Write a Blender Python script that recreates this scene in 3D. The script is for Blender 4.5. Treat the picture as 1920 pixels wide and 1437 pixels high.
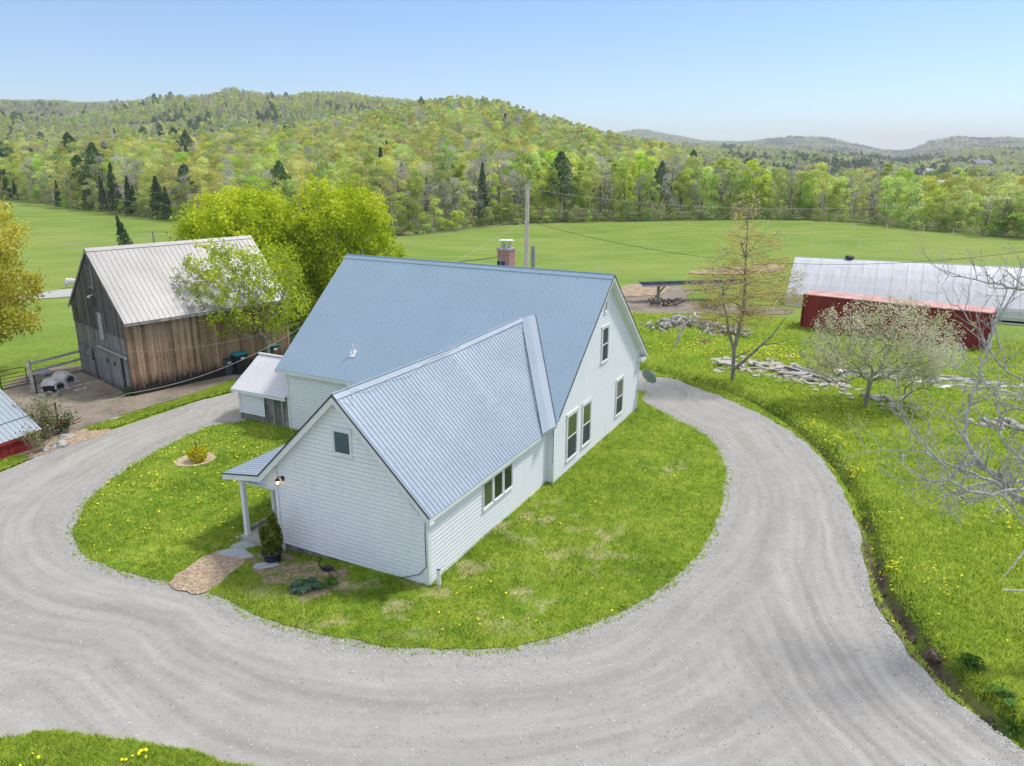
import bpy, bmesh, math, random
import numpy as np
from math import radians, sin, cos, tan, atan2, pi, sqrt, exp
from mathutils import Vector, Matrix, noise as mnoise
from mathutils.geometry import delaunay_2d_cdt

for o in list(bpy.data.objects): bpy.data.objects.remove(o)
SC = bpy.context.scene
COL = SC.collection

# ------------------------------------------------------------------ camera
CAMZ = 13.0
FPX = 1400.1                      # focal length in pixels of a 1920 px wide frame
RV = Vector((0.99998663, 0.00148945, 0.00495165))
UV = Vector((-0.00517082, 0.28804532, 0.95760282))
FV = Vector((0.0, 0.95761562, -0.28804917))
cd = bpy.data.cameras.new('camera')
cam = bpy.data.objects.new('camera', cd)
COL.objects.link(cam)
cd.sensor_width = 36.0
cd.lens = 36.0 * FPX / 1920.0
cd.clip_start = 0.2
cd.clip_end = 20000
cam.matrix_world = Matrix(((RV.x, UV.x, -FV.x, 0), (RV.y, UV.y, -FV.y, 0), (RV.z, UV.z, -FV.z, CAMZ), (0, 0, 0, 1)))
SC.camera = cam

# ------------------------------------------------------------------ world, sun, exposure
SUN_AZ, SUN_EL = radians(66.5), radians(57.0)
W = bpy.data.worlds.new('World')
SC.world = W
W.use_nodes = True
wn, wl = W.node_tree.nodes, W.node_tree.links
wn.clear()
wo = wn.new('ShaderNodeOutputWorld'); bg = wn.new('ShaderNodeBackground'); sk = wn.new('ShaderNodeTexSky')
sk.sky_type = 'NISHITA'; sk.sun_disc = False
sk.sun_elevation = SUN_EL; sk.sun_rotation = SUN_AZ
sk.altitude = 200; sk.air_density = 1.0; sk.dust_density = 0.0; sk.ozone_density = 2.6
bg.inputs['Strength'].default_value = 0.125
# thin bright cloud low in the sky
tc = wn.new('ShaderNodeTexCoord'); mp = wn.new('ShaderNodeMapping')
mp.inputs['Scale'].default_value = (1.4, 1.4, 9.0)
nz = wn.new('ShaderNodeTexNoise'); nz.inputs['Scale'].default_value = 2.2; nz.inputs['Detail'].default_value = 5
rp = wn.new('ShaderNodeValToRGB'); rp.color_ramp.elements[0].position = .30; rp.color_ramp.elements[1].position = .62
rp.color_ramp.elements[1].color = (.7, .7, .7, 1)
mx = wn.new('ShaderNodeMixRGB'); mx.inputs[2].default_value = (6.6, 6.8, 7.0, 1)
wl.new(tc.outputs['Generated'], mp.inputs[0]); wl.new(mp.outputs[0], nz.inputs['Vector'])
wl.new(nz.outputs[0], rp.inputs[0]); 
sx_ = wn.new('ShaderNodeSeparateXYZ'); wl.new(tc.outputs['Generated'], sx_.inputs[0])
m1 = wn.new('ShaderNodeMapRange'); m1.inputs[1].default_value = .075; m1.inputs[2].default_value = .012; m1.inputs[3].default_value = 0; m1.inputs[4].default_value = 1; wl.new(sx_.outputs[2], m1.inputs[0])
m2 = wn.new('ShaderNodeMapRange'); m2.inputs[1].default_value = .22; m2.inputs[2].default_value = .5; m2.inputs[3].default_value = 0; m2.inputs[4].default_value = 1.6; wl.new(sx_.outputs[0], m2.inputs[0])
mu = wn.new('ShaderNodeMath'); mu.operation = 'MULTIPLY'; wl.new(m1.outputs[0], mu.inputs[0]); wl.new(m2.outputs[0], mu.inputs[1])
mu2 = wn.new('ShaderNodeMath'); mu2.operation = 'MULTIPLY'; wl.new(mu.outputs[0], mu2.inputs[0]); wl.new(rp.outputs[0], mu2.inputs[1]); wl.new(mu2.outputs[0], mx.inputs[0])
tn = wn.new('ShaderNodeMixRGB'); tn.blend_type = 'MULTIPLY'; tn.inputs[0].default_value = 1; tn.inputs[2].default_value = (.88, .95, 1.10, 1); wl.new(sk.outputs[0], tn.inputs[1]); wl.new(tn.outputs[0], mx.inputs[1])
# broken bright cloud, added unseen above the frame to fill shade with neutral light
m3 = wn.new('ShaderNodeMapRange'); m3.inputs[1].default_value = .24; m3.inputs[2].default_value = .50; wl.new(sx_.outputs[2], m3.inputs[0])
mp2 = wn.new('ShaderNodeMapping'); mp2.inputs['Scale'].default_value = (2.0, 2.0, 3.0); wl.new(tc.outputs['Generated'], mp2.inputs[0])
nz2 = wn.new('ShaderNodeTexNoise'); nz2.inputs['Scale'].default_value = 1.6; nz2.inputs['Detail'].default_value = 5; wl.new(mp2.outputs[0], nz2.inputs['Vector'])
rp2 = wn.new('ShaderNodeValToRGB'); rp2.color_ramp.elements[0].position = .36; rp2.color_ramp.elements[1].position = .56; wl.new(nz2.outputs[0], rp2.inputs[0])
m4 = wn.new('ShaderNodeMath'); m4.operation = 'MULTIPLY'; wl.new(m3.outputs[0], m4.inputs[0]); wl.new(rp2.outputs[0], m4.inputs[1])
mx2 = wn.new('ShaderNodeMixRGB'); mx2.inputs[2].default_value = (8.0, 8.0, 8.2, 1); wl.new(m4.outputs[0], mx2.inputs[0]); wl.new(mx.outputs[0], mx2.inputs[1]); wl.new(mx2.outputs[0], bg.inputs[0]); wl.new(bg.outputs[0], wo.inputs[0])

sd = bpy.data.lights.new('sun', 'SUN')
sd.energy = 2.4; sd.angle = radians(8.0); sd.color = (1.0, .955, .89)
sun = bpy.data.objects.new('sun', sd); COL.objects.link(sun)
sdir = Vector((sin(SUN_AZ) * cos(SUN_EL), cos(SUN_AZ) * cos(SUN_EL), sin(SUN_EL)))
sun.rotation_euler = sdir.to_track_quat('Z', 'Y').to_euler()
sun.location = (60, 30, 90)
SC.view_settings.view_transform = 'Standard'
SC.view_settings.look = 'None'
SC.view_settings.exposure = 0.27
SC.view_settings.gamma = 1.0
SC.cycles.max_bounces = 6
SC.cycles.transparent_max_bounces = 8
SC.cycles.volume_bounces = 0

# ------------------------------------------------------------------ helpers
def smooth(t):
    t = min(1.0, max(0.0, t)); return t * t * (3 - 2 * t)

def rayd(u, v):
    x = (u - 960) / FPX; y = -(v - 718.5) / FPX
    return FV + RV * x + UV * y

def catmull(P, n=6, closed=False):
    out = []; N = len(P)
    rng = range(N) if closed else range(N - 1)
    for i in rng:
        p0 = P[(i - 1) % N] if (closed or i > 0) else P[i]
        p1 = P[i]; p2 = P[(i + 1) % N]
        p3 = P[(i + 2) % N] if (closed or i + 2 < N) else P[min(i + 1, N - 1)]
        for k in range(n):
            t = k / n
            out.append(tuple(.5 * ((2 * b) + (-a + c) * t + (2 * a - 5 * b + 4 * c - d) * t * t + (-a + 3 * b - 3 * c + d) * t ** 3)
                             for a, b, c, d in zip(p0, p1, p2, p3)))
    if not closed: out.append(tuple(P[-1]))
    return out

# house frame: a runs along the wing away from the camera, b to the left
HO = Vector((-2.588, 20.741, 0)); HT = radians(62.995)
HA = Vector((cos(HT), sin(HT), 0)); HB = Vector((-sin(HT), cos(HT), 0))
def hw(a, b, z=0): 
    v = HO + HA * a + HB * b; return Vector((v.x, v.y, z))

def flat_at(u, v, z=0.0):
    d = rayd(u, v); t = (z - CAMZ) / d.z
    return (t * d.x, t * d.y)

DITCH_PX = [(1200, 690), (1260, 704), (1330, 722), (1400, 748), (1470, 786), (1530, 832), (1580, 885), (1612, 940), (1635, 1000), (1645, 1060),
            (1672, 1120), (1712, 1180), (1755, 1240), (1800, 1290), (1860, 1340), (1930, 1390), (2050, 1470)]
DITCH = [flat_at(*p) for p in DITCH_PX]
DN = np.array(catmull(DITCH, 6))
def seg_dist(PX, PY, poly, closed=False):
    """distance, fraction along and side for many points to a polyline"""
    PX = np.asarray(PX, float); PY = np.asarray(PY, float)
    best = np.full(PX.shape, 1e9); S = np.zeros(PX.shape); side = np.zeros(PX.shape)
    L = 0.0; n = len(poly)
    for i in range(n if closed else n - 1):
        ax, ay = poly[i][0], poly[i][1]; bx, by = poly[(i + 1) % n][0], poly[(i + 1) % n][1]
        dx, dy = bx - ax, by - ay; ll = sqrt(dx * dx + dy * dy) + 1e-9
        t = np.clip(((PX - ax) * dx + (PY - ay) * dy) / ll ** 2, 0, 1)
        d = np.hypot(PX - ax - t * dx, PY - ay - t * dy)
        m = d < best
        best = np.where(m, d, best); S = np.where(m, L + t * ll, S)
        side = np.where(m, np.sign((PX - ax) * dy - (PY - ay) * dx), side)
        L += ll
    return best, S, side

def vnoise(X, Y, sc, seed=0):
    """cheap smooth value noise, arrays"""
    X = np.asarray(X, float) / sc + seed * 17.3; Y = np.asarray(Y, float) / sc + seed * 9.7
    xi = np.floor(X); yi = np.floor(Y); fx = X - xi; fy = Y - yi
    fx = fx * fx * (3 - 2 * fx); fy = fy * fy * (3 - 2 * fy)
    def h(a, b):
        s = np.sin(a * 127.1 + b * 311.7 + seed * 74.7) * 43758.5453; return s - np.floor(s)
    return (h(xi, yi) * (1 - fx) + h(xi + 1, yi) * fx) * (1 - fy) + (h(xi, yi + 1) * (1 - fx) + h(xi + 1, yi + 1) * fx) * fy

# tree line at the edge of the fields (picture x -> distance)
TL_PX = [(-900, 372), (-300, 374), (0, 378), (60, 382), (140, 392), (210, 400), (300, 412), (400, 425), (560, 440), (700, 444), (760, 440), (850, 432), (900, 424), (1000, 418), (1200, 415),
         (1450, 412), (1560, 417), (1650, 426), (1750, 437), (1850, 447), (1920, 453), (2200, 470), (2800, 480)]
TLW = [flat_at(*p) for p in TL_PX]
TL_AZ = np.array([atan2(p[0], p[1]) for p in TLW]); TL_R = np.array([sqrt(p[0] ** 2 + p[1] ** 2) for p in TLW])

def prof(pts):
    az, sl = [], []
    for u, v in pts:
        d = rayd(u, v); az.append(atan2(d.x, d.y)); sl.append(d.z / sqrt(d.x ** 2 + d.y ** 2))
    return np.array(az), np.array(sl)
# hill layers: skyline profile, distance of the crest, where the slope starts, tree height taken off
LAYERS = [
    (prof([(-900, 300), (-300, 285), (0, 272), (150, 268), (300, 262), (450, 252), (560, 240), (640, 226), (700, 214), (760, 202), (800, 195), (870, 188), (940, 196), (1000, 213), (1060, 230), (1100, 240), (1170, 257), (1230, 264), (1300, 280), (1400, 300), (1500, 330), (1700, 360), (2900, 380)]), 620, 190, 9.5),
    (prof([(-900, 215), (-300, 210), (0, 212), (120, 222), (200, 208), (300, 189), (370, 187), (400, 180), (430, 168), (480, 174), (520, 178), (580, 170), (640, 172), (700, 180), (760, 188), (850, 205), (1000, 250), (1200, 330), (2900, 400)]), 1250, 560, 11),
    (prof([(-900, 205), (-300, 190), (0, 180), (90, 180), (200, 186), (300, 190), (400, 200), (600, 260), (800, 340), (2900, 400)]), 2000, 1300, 11),
    (prof([(-900, 400), (700, 400), (1000, 300), (1100, 268), (1160, 247), (1205, 242), (1260, 252), (1320, 263), (1400, 264), (1480, 257), (1540, 255), (1600, 269), (1650, 281), (1700, 283), (1750, 263), (1800, 256), (1860, 258), (1920, 259), (2200, 262), (2900, 280)]), 4200, 2600, 13),
    (prof([(-900, 400), (900, 400), (1150, 290), (1240, 268), (1300, 266), (1400, 270), (1500, 276), (1600, 288), (1700, 300), (1800, 284), (1870, 278), (1920, 280), (2200, 285), (2900, 300)]), 1900, 700, 12),
]
SHED_C = hw(9.2, 17.5)
def H(X, Y):
    X = np.asarray(X, float); Y = np.asarray(Y, float)
    r = np.hypot(X, Y); az = np.arctan2(X, Y)
    rt = np.interp(az, TL_AZ, TL_R)
    front = np.cos(az) > 0.3
    z = (vnoise(X, Y, 9, 1) - .5) * .10 + (vnoise(X, Y, 2.3, 2) - .5) * .03
    z = np.where(r > 60, z + (vnoise(X, Y, 40, 3) - .5) * np.clip((r - 60) / 60, 0, 1) * 1.0, z)
    # dip in front of the porch and the foundation
    c = hw(.7, 7.6); z = z - .46 * np.exp(-(((X - c.x) ** 2 + (Y - c.y) ** 2) / 3.4 ** 2))
    # flatten near the house walls
    # ditch beside the drive
    near = (r < 75)
    if near.any():
        d, s, side = seg_dist(X, Y, DN[::3])
        dep = .40 * np.exp(-(d / .27) ** 2) * (r < 75)
        bank = .16 * np.exp(-((d - .8) / .6) ** 2) * (side < 0) * 1.0
        z = z - dep * 1.3 + bank
    # land beyond the tree line
    over = r - rt
    valley = -22.0 * np.clip((az - .24) / .35, 0, 1) * np.clip(over / 260, 0, 1)
    valley = valley + 2.5 * np.clip(over / 60, 0, 1) * np.clip((.2 - az) / .3, 0, 1)
    hz = valley
    for (paz, psl), dp, r0, th in LAYERS:
        sl = np.interp(az, paz, psl)
        peak = CAMZ + sl * dp - th
        t = np.clip((r - r0) / (dp - r0), 0, 1)
        rise = np.where(r <= dp, t * t * (3 - 2 * t) * .45 + t * .55, np.clip(1.12 - .12 * (r / dp), .0, 1) )
        back = np.clip((r - dp) / (dp * .6), 0, 1)
        base = valley
        hh = base + (peak - base) * rise * (1 - back * .55)
        hh = np.where(peak > valley, hh, -60)
        hz = np.maximum(hz, hh)
    amp = np.clip((r - 250) / 700, 0, 1)
    hz = hz + (vnoise(X, Y, 90, 5) - .5) * 12 * amp + (vnoise(X, Y, 220, 6) - .5) * 16 * amp * (r < 3600)
    w = np.clip(over / 45, 0, 1)
    z = np.where(over > 0, z * (1 - w) + hz * w, z)
    behind = ~front
    return np.where(behind & (r > 60), 0.0, z)
def h1(x, y): return float(H(np.array([x]), np.array([y]))[0])

def at(u, v, dz=0.0):
    """point where the line of sight through a picture point meets the ground"""
    d = rayd(u, v); z = 0.0
    for _ in range(4):
        t = (z - CAMZ) / d.z; x, y = t * d.x, t * d.y
        if sqrt(x * x + y * y) > 120: break
        z = h1(x, y)
    return Vector((x, y, z + dz))

def ztop(p, v):
    """height z of a point above ground point p seen at picture row v"""
    lo, hi = -5.0, 60.0
    for _ in range(40):
        m = (lo + hi) / 2
        d = Vector((p[0], p[1], m - CAMZ)); vv = 718.5 - FPX * d.dot(UV) / d.dot(FV)
        if vv > v: lo = m
        else: hi = m
    return lo

def tagit(o, label=None, cat=None, group=None, kind=None):
    if label: o['label'] = label
    if cat: o['category'] = cat
    if group: o['group'] = group
    if kind: o['kind'] = kind
    return o

def empty(name, loc=(0, 0, 0), rz=0.0, label=None, cat=None, group=None):
    o = bpy.data.objects.new(name, None); COL.objects.link(o)
    o.location = loc; o.rotation_euler = (0, 0, rz); o.empty_display_size = .3
    return tagit(o, label, cat, group)

def copy_tree(o, parent=None):
    c = o.copy(); COL.objects.link(c); c.parent = parent
    for ch in [x for x in bpy.data.objects if x.parent == o]: copy_tree(ch, c)
    return c

class MB:
    """collects geometry for one mesh"""
    def __init__(s): s.v = []; s.f = []; s.mi = []
    def face(s, pts, mi=0):
        n = len(s.v); s.v += [tuple(p) for p in pts]; s.f.append(tuple(range(n, n + len(pts)))); s.mi.append(mi)
    def box(s, x0, x1, y0, y1, z0, z1, M=None, mi=0):
        c = [Vector((x, y, z)) for z in (z0, z1) for y in (y0, y1) for x in (x0, x1)]
        if M is not None: c = [M @ p for p in c]
        n = len(s.v); s.v += [tuple(p) for p in c]
        for q in ((0, 2, 3, 1), (4, 5, 7, 6), (0, 1, 5, 4), (2, 6, 7, 3), (0, 4, 6, 2), (1, 3, 7, 5)):
            s.f.append(tuple(n + k for k in q)); s.mi.append(mi)
    def bar(s, a, b, w, h=None, mi=0, up=(0, 0, 1)):
        """box beam between two points, w sideways, h upwards"""
        a = Vector(a); b = Vector(b); h = h or w
        d = (b - a); L = d.length; d.normalize(); u = Vector(up)
        sd_ = d.cross(u)
        if sd_.length < 1e-4: sd_ = d.cross(Vector((1, 0, 0)))
        sd_.normalize(); u = sd_.cross(d).normalized()
        n = len(s.v)
        for p in (a, b):
            for i, j in ((-1, -1), (1, -1), (1, 1), (-1, 1)):
                s.v.append(tuple(p + sd_ * (i * w / 2) + u * (j * h / 2)))
        for q in ((0, 3, 2, 1), (4, 5, 6, 7), (0, 1, 5, 4), (1, 2, 6, 5), (2, 3, 7, 6), (3, 0, 4, 7)):
            s.f.append(tuple(n + k for k in q)); s.mi.append(mi)
    def tube(s, P, R, k=6, mi=0, cap=True):
        P = [Vector(p) for p in P]
        if not hasattr(R, '__len__'): R = [R] * len(P)
        rings = []; ref = None
        for i, p in enumerate(P):
            d = (P[min(i + 1, len(P) - 1)] - P[max(i - 1, 0)])
            if d.length < 1e-7: d = Vector((0, 0, 1))
            d.normalize()
            if ref is None: ref = d.cross(Vector((0, 0, 1)) if abs(d.z) < .9 else Vector((1, 0, 0))).normalized()
            ref = (ref - d * ref.dot(d))
            if ref.length < 1e-5: ref = d.cross(Vector((1, 0, 0)))
            ref.normalize(); o2 = d.cross(ref)
            n = len(s.v); rings.append(n)
            for j in range(k):
                a = 2 * pi * j / k; s.v.append(tuple(p + (ref * cos(a) + o2 * sin(a)) * R[i]))
        for i in range(len(P) - 1):
            for j in range(k):
                s.f.append((rings[i] + j, rings[i] + (j + 1) % k, rings[i + 1] + (j + 1) % k, rings[i + 1] + j)); s.mi.append(mi)
        if cap:
            s.f.append(tuple(rings[0] + j for j in reversed(range(k)))); s.mi.append(mi)
            s.f.append(tuple(rings[-1] + j for j in range(k))); s.mi.append(mi)
    def blob(s, c, rx, ry, rz, seed=0, lump=.18, seg=8, rings=5, mi=0, rot=0.0, squash=None):
        rnd = random.Random(seed); off = Vector((rnd.uniform(0, 99), rnd.uniform(0, 99), rnd.uniform(0, 99)))
        n0 = len(s.v); c = Vector(c)
        def P(th, ph):
            d = Vector((sin(th) * cos(ph), sin(th) * sin(ph), cos(th)))
            k = 1 + lump * 2 * mnoise.noise(d * 1.6 + off)
            q = Vector((d.x * rx * k, d.y * ry * k, d.z * rz * k))
            return c + Vector((q.x * cos(rot) - q.y * sin(rot), q.x * sin(rot) + q.y * cos(rot), q.z))
        s.v.append(tuple(P(0, 0)))
        for i in range(1, rings):
            for j in range(seg): s.v.append(tuple(P(pi * i / rings, 2 * pi * j / seg)))
        s.v.append(tuple(P(pi, 0))); last = len(s.v) - 1
        for j in range(seg): s.f.append((n0, n0 + 1 + j, n0 + 1 + (j + 1) % seg)); s.mi.append(mi)
        for i in range(rings - 2):
            for j in range(seg):
                a = n0 + 1 + i * seg; s.f.append((a + j, a + seg + j, a + seg + (j + 1) % seg, a + (j + 1) % seg)); s.mi.append(mi)
        a = n0 + 1 + (rings - 2) * seg
        for j in range(seg): s.f.append((a + j, last, a + (j + 1) % seg)); s.mi.append(mi)
    def quads(s, C, U, V, mi=0):
        """many quads: centres and half axes as arrays"""
        n = len(s.v)
        A = np.stack([C - U - V, C + U - V, C + U + V, C - U + V], 1).reshape(-1, 3)
        s.v += [tuple(p) for p in A.tolist()]
        s.f += [(n + 4 * i, n + 4 * i + 1, n + 4 * i + 2, n + 4 * i + 3) for i in range(len(C))]
        s.mi += [mi] * len(C)
    def mesh(s, name, mats, smooth_=False):
        me = bpy.data.meshes.new(name); me.from_pydata(s.v, [], s.f)
        if not isinstance(mats, (list, tuple)): mats = [mats]
        for m in mats: me.materials.append(m)
        if len(mats) > 1: me.polygons.foreach_set('material_index', s.mi)
        if smooth_: me.polygons.foreach_set('use_smooth', [True] * len(me.polygons))
        me.update(); return me
    def build(s, name, mats, parent=None, smooth_=False, loc=None, rz=0.0):
        o = bpy.data.objects.new(name, s.mesh(name, mats, smooth_)); COL.objects.link(o)
        if parent is not None: o.parent = parent
        if loc is not None: o.location = loc; o.rotation_euler = (0, 0, rz)
        return o

# ------------------------------------------------------------------ materials
def mat(name, col=(.5, .5, .5), rough=.8, metal=0.0, spec=.3):
    m = bpy.data.materials.new(name); m.use_nodes = True
    b = m.node_tree.nodes['Principled BSDF']
    b.inputs['Base Color'].default_value = (*col, 1); b.inputs['Roughness'].default_value = rough
    b.inputs['Metallic'].default_value = metal; b.inputs['Specular IOR Level'].default_value = spec
    return m
class NT:
    def __init__(s, m): s.m = m; s.n = m.node_tree.nodes; s.l = m.node_tree.links; s.b = s.n['Principled BSDF']
    def coord(s, kind='Object', scale=(1, 1, 1)):
        if kind == 'Position': t = s.n.new('ShaderNodeNewGeometry'); o = t.outputs['Position']
        else: t = s.n.new('ShaderNodeTexCoord'); o = t.outputs[kind]
        mp_ = s.n.new('ShaderNodeMapping'); mp_.inputs['Scale'].default_value = scale; s.l.new(o, mp_.inputs[0]); return mp_.outputs[0]
    def noise(s, vec, scale, detail=4, rough=.55, out=0):
        t = s.n.new('ShaderNodeTexNoise'); t.inputs['Scale'].default_value = scale; t.inputs['Detail'].default_value = detail
        t.inputs['Roughness'].default_value = rough; s.l.new(vec, t.inputs['Vector']); return t.outputs[out]
    def ramp(s, fac, stops, interp='LINEAR'):
        t = s.n.new('ShaderNodeValToRGB'); r = t.color_ramp; r.interpolation = interp
        while len(r.elements) < len(stops): r.elements.new(.5)
        for e, (p, c) in zip(r.elements, stops):
            e.position = p; e.color = (*c, 1) if hasattr(c, '__len__') else (c, c, c, 1)
        s.l.new(fac, t.inputs[0]); return t.outputs[0]
    def mix(s, fac, a, b, mode='MIX'):
        t = s.n.new('ShaderNodeMixRGB'); t.blend_type = mode
        for i, x in enumerate((fac, a, b)):
            if hasattr(x, 'is_linked'): s.l.new(x, t.inputs[i])
            elif i == 0: t.inputs[0].default_value = x
            else: t.inputs[i].default_value = (*x, 1) if hasattr(x, '__len__') else (x, x, x, 1)
        return t.outputs[0]
    def math(s, op, a, b=0.0):
        t = s.n.new('ShaderNodeMath'); t.operation = op
        for i, x in enumerate((a, b)):
            if hasattr(x, 'is_linked'): s.l.new(x, t.inputs[i])
            else: t.inputs[i].default_value = x
        return t.outputs[0]
    def attr(s, name, out='Fac', kind='GEOMETRY'):
        t = s.n.new('ShaderNodeAttribute'); t.attribute_name = name; t.attribute_type = kind; return t.outputs[out]
    def objrand(s): return s.n.new('ShaderNodeObjectInfo').outputs['Random']
    def sep(s, vec):
        t = s.n.new('ShaderNodeSeparateXYZ'); s.l.new(vec, t.inputs[0]); return t.outputs
    def bump(s, hgt, strength=.5, dist=.05):
        t = s.n.new('ShaderNodeBump'); t.inputs['Strength'].default_value = strength; t.inputs['Distance'].default_value = dist
        s.l.new(hgt, t.inputs['Height']); s.l.new(t.outputs[0], s.b.inputs['Normal'])
    def col(s, c): s.l.new(c, s.b.inputs['Base Color'])
    def rough(s, c): s.l.new(c, s.b.inputs['Roughness'])

def noisy(name, c1, c2, scale=3, rough=.8, metal=0.0, spec=.3, bump=0.0, coord='Object', sc3=(1, 1, 1), lo=.35, hi=.65):
    m = mat(name, c1, rough, metal, spec); t = NT(m); v = t.coord(coord, sc3)
    n = t.noise(v, scale, 5, .6); t.col(t.ramp(n, [(lo, c1), (hi, c2)]))
    if bump: t.bump(n, bump, .03)
    return m

GRASS_LO, GRASS_MID, GRASS_HI = (.09, .18, .018), (.22, .33, .035), (.40, .46, .085)
STRAW = (.60, .54, .34)
def grass_color(t, pos, far=False):
    n1 = t.noise(pos, .35, 5, .6); n2 = t.noise(pos, 2.6, 5, .62); n3 = t.noise(pos, 14, 3, .6)
    k = t.mix(.5, n1, n2)
    c = t.ramp(k, [(.38, GRASS_LO), (.49, GRASS_MID), (.60, GRASS_HI)])
    c = t.mix(.35, c, t.ramp(n3, [(.3, (.05, .12, .010)), (.7, (.26, .36, .05))]))
    return c, n1, n2, n3
m_ground = mat('ground_grass', rough=.95, spec=.05); t = NT(m_ground)
pos = t.coord('Position'); c, n1, n2, n3 = grass_color(t, pos)
fn = t.noise(t.coord('Position', (.10, .30, 1)), 1.0, 8, .68); fn2 = t.noise(t.coord('Position', (.02, .03, 1)), 1.0, 3, .5)
fc = t.mix(.42, t.ramp(fn, [(.36, (.13, .215, .040)), (.5, (.20, .30, .06)), (.68, (.34, .39, .115))]), t.ramp(n2, [(.3, (.13, .225, .035)), (.7, (.28, .37, .075))]))
fc = t.mix(t.ramp(fn2, [(.45, 0), (.65, .5)]), fc, (.31, .36, .10))
c = t.mix(t.attr('far'), c, fc)
soil_shade = t.ramp(t.noise(pos, 5, 5, .65), [(.3, (.05, .04, .03)), (.6, (.17, .14, .11)), (.8, (.27, .24, .2))])
c = t.mix(t.attr('soil_shade'), c, soil_shade)
leaf = t.ramp(t.noise(pos, .12, 4, .6), [(.3, (.12, .125, .065)), (.6, (.20, .205, .10)), (.75, (.22, .26, .09))])
c = t.mix(t.attr('wood'), c, leaf)
t.col(c); t.bump(t.mix(.5, n2, n3), .5, .12)

m_lawn = mat('lawn_grass', rough=.95, spec=.05); t = NT(m_lawn); pos = t.coord('Position')
c, n1, n2, n3 = grass_color(t, pos)
def straw_mask(t, pos):
    nn = t.noise(pos, .85, 4, .6); return t.math('MULTIPLY', t.ramp(nn, [(.52, 0), (.66, .8)]), t.attr('dry'))
c = t.mix(straw_mask(t, pos), c, STRAW); t.col(c); t.bump(t.mix(.5, n2, n3), .6, .1)

def blade_mat(name, dry=True):
    m = mat(name, rough=.7, spec=.15); t = NT(m); pos = t.coord('Position'); c, n1, n2, n3 = grass_color(t, pos)
    c = t.mix(1, c, (2.2, 2.1, 2.0), 'MULTIPLY'); c = t.mix(.42, c, t.ramp(t.attr('tint'), [(0, (.38, .58, .05)), (.5, (.68, .88, .11)), (.9, (.82, .93, .22)), (1, (.88, .86, .42))]))
    if dry: c = t.mix(straw_mask(t, pos), c, (.95, .88, .52))
    t.col(c)
    tr = t.n.new('ShaderNodeBsdfTranslucent'); t.l.new(c, tr.inputs[0]); ms = t.n.new('ShaderNodeMixShader'); ms.inputs[0].default_value = .5
    t.l.new(t.b.outputs[0], ms.inputs[1]); t.l.new(tr.outputs[0], ms.inputs[2]); t.l.new(ms.outputs[0], t.n['Material Output'].inputs[0])
    return m
m_blade = blade_mat('grass_blades')

m_gravel = mat('gravel', rough=.95, spec=.1); t = NT(m_gravel)
pos = t.coord('Position')
wob = t.noise(pos, .22, 3, .5)
lanew = t.math('ADD', t.attr('lane'), t.math('MULTIPLY', wob, 1.6))
cx = t.n.new('ShaderNodeCombineXYZ'); t.l.new(t.attr('lane'), cx.inputs[0]); t.l.new(t.math('MULTIPLY', t.attr('along'), .06), cx.inputs[1])
st = t.noise(cx.outputs[0], .62, 6, .60); st2 = t.noise(cx.outputs[0], 3.1, 5, .65)
trk = t.math('SINE', t.math('MULTIPLY', lanew, 3.6)); trk2 = t.math('SINE', t.math('MULTIPLY', lanew, 11.3))
tmask = t.ramp(t.noise(pos, .16, 3, .5), [(.38, 0), (.58, 1)])
trk = t.math('MULTIPLY', t.math('ADD', t.math('MULTIPLY', trk, .055), t.math('MULTIPLY', trk2, .04)), tmask)
lane2 = t.math('ADD', t.attr('lane2'), t.math('MULTIPLY', wob, .9)); cx2 = t.n.new('ShaderNodeCombineXYZ'); t.l.new(lane2, cx2.inputs[0]); t.l.new(t.math('MULTIPLY', t.attr('along2'), .05), cx2.inputs[1])
sb = t.noise(cx2.outputs[0], .9, 6, .6); sb2 = t.noise(cx2.outputs[0], 4.5, 5, .65); tb = t.math('ADD', t.math('MULTIPLY', t.math('SINE', t.math('MULTIPLY', lane2, 4.1)), .055), t.math('MULTIPLY', t.math('SINE', t.math('MULTIPLY', lane2, 13.7)), .05))
rmask = t.attr('rmask')
c = t.ramp(t.mix(rmask, t.math('ADD', t.mix(.45, st, st2), trk), t.math('ADD', t.mix(.45, sb, sb2), tb)), [(.36, (.235, .222, .196)), (.5, (.350, .338, .305)), (.66, (.475, .464, .428))])
fine = t.noise(pos, 30, 3, .75); med = t.noise(pos, 4.5, 5, .65)
c = t.mix(.34, c, t.ramp(fine, [(.3, (.18, .165, .15)), (.5, (.385, .362, .33)), (.72, (.64, .61, .57))]))
c = t.mix(.22, c, t.ramp(t.mix(.5, med, t.noise(pos, .7, 5, .6)), [(.36, (.26, .235, .205)), (.62, (.52, .495, .46))]))
vo = t.n.new('ShaderNodeTexVoronoi'); vo.inputs['Scale'].default_value = 5.5; t.l.new(pos, vo.inputs['Vector'])
spk = t.ramp(vo.outputs['Distance'], [(.05, 1), (.10, 0)])
spk = t.math('MULTIPLY', spk, t.ramp(t.noise(pos, 1.3, 3, .6), [(.52, 0), (.62, 1)]))
c = t.mix(t.math('MULTIPLY', spk, .5), c, (.16, .135, .11))
c = t.mix(t.math('MULTIPLY', t.attr('edge'), .6), c, t.ramp(fine, [(.35, (.24, .235, .23)), (.6, (.46, .46, .46))]))
t.col(c); t.bump(t.mix(.5, t.mix(.5, st, st2), t.mix(.5, fine, med)), .45, .04)

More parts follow.
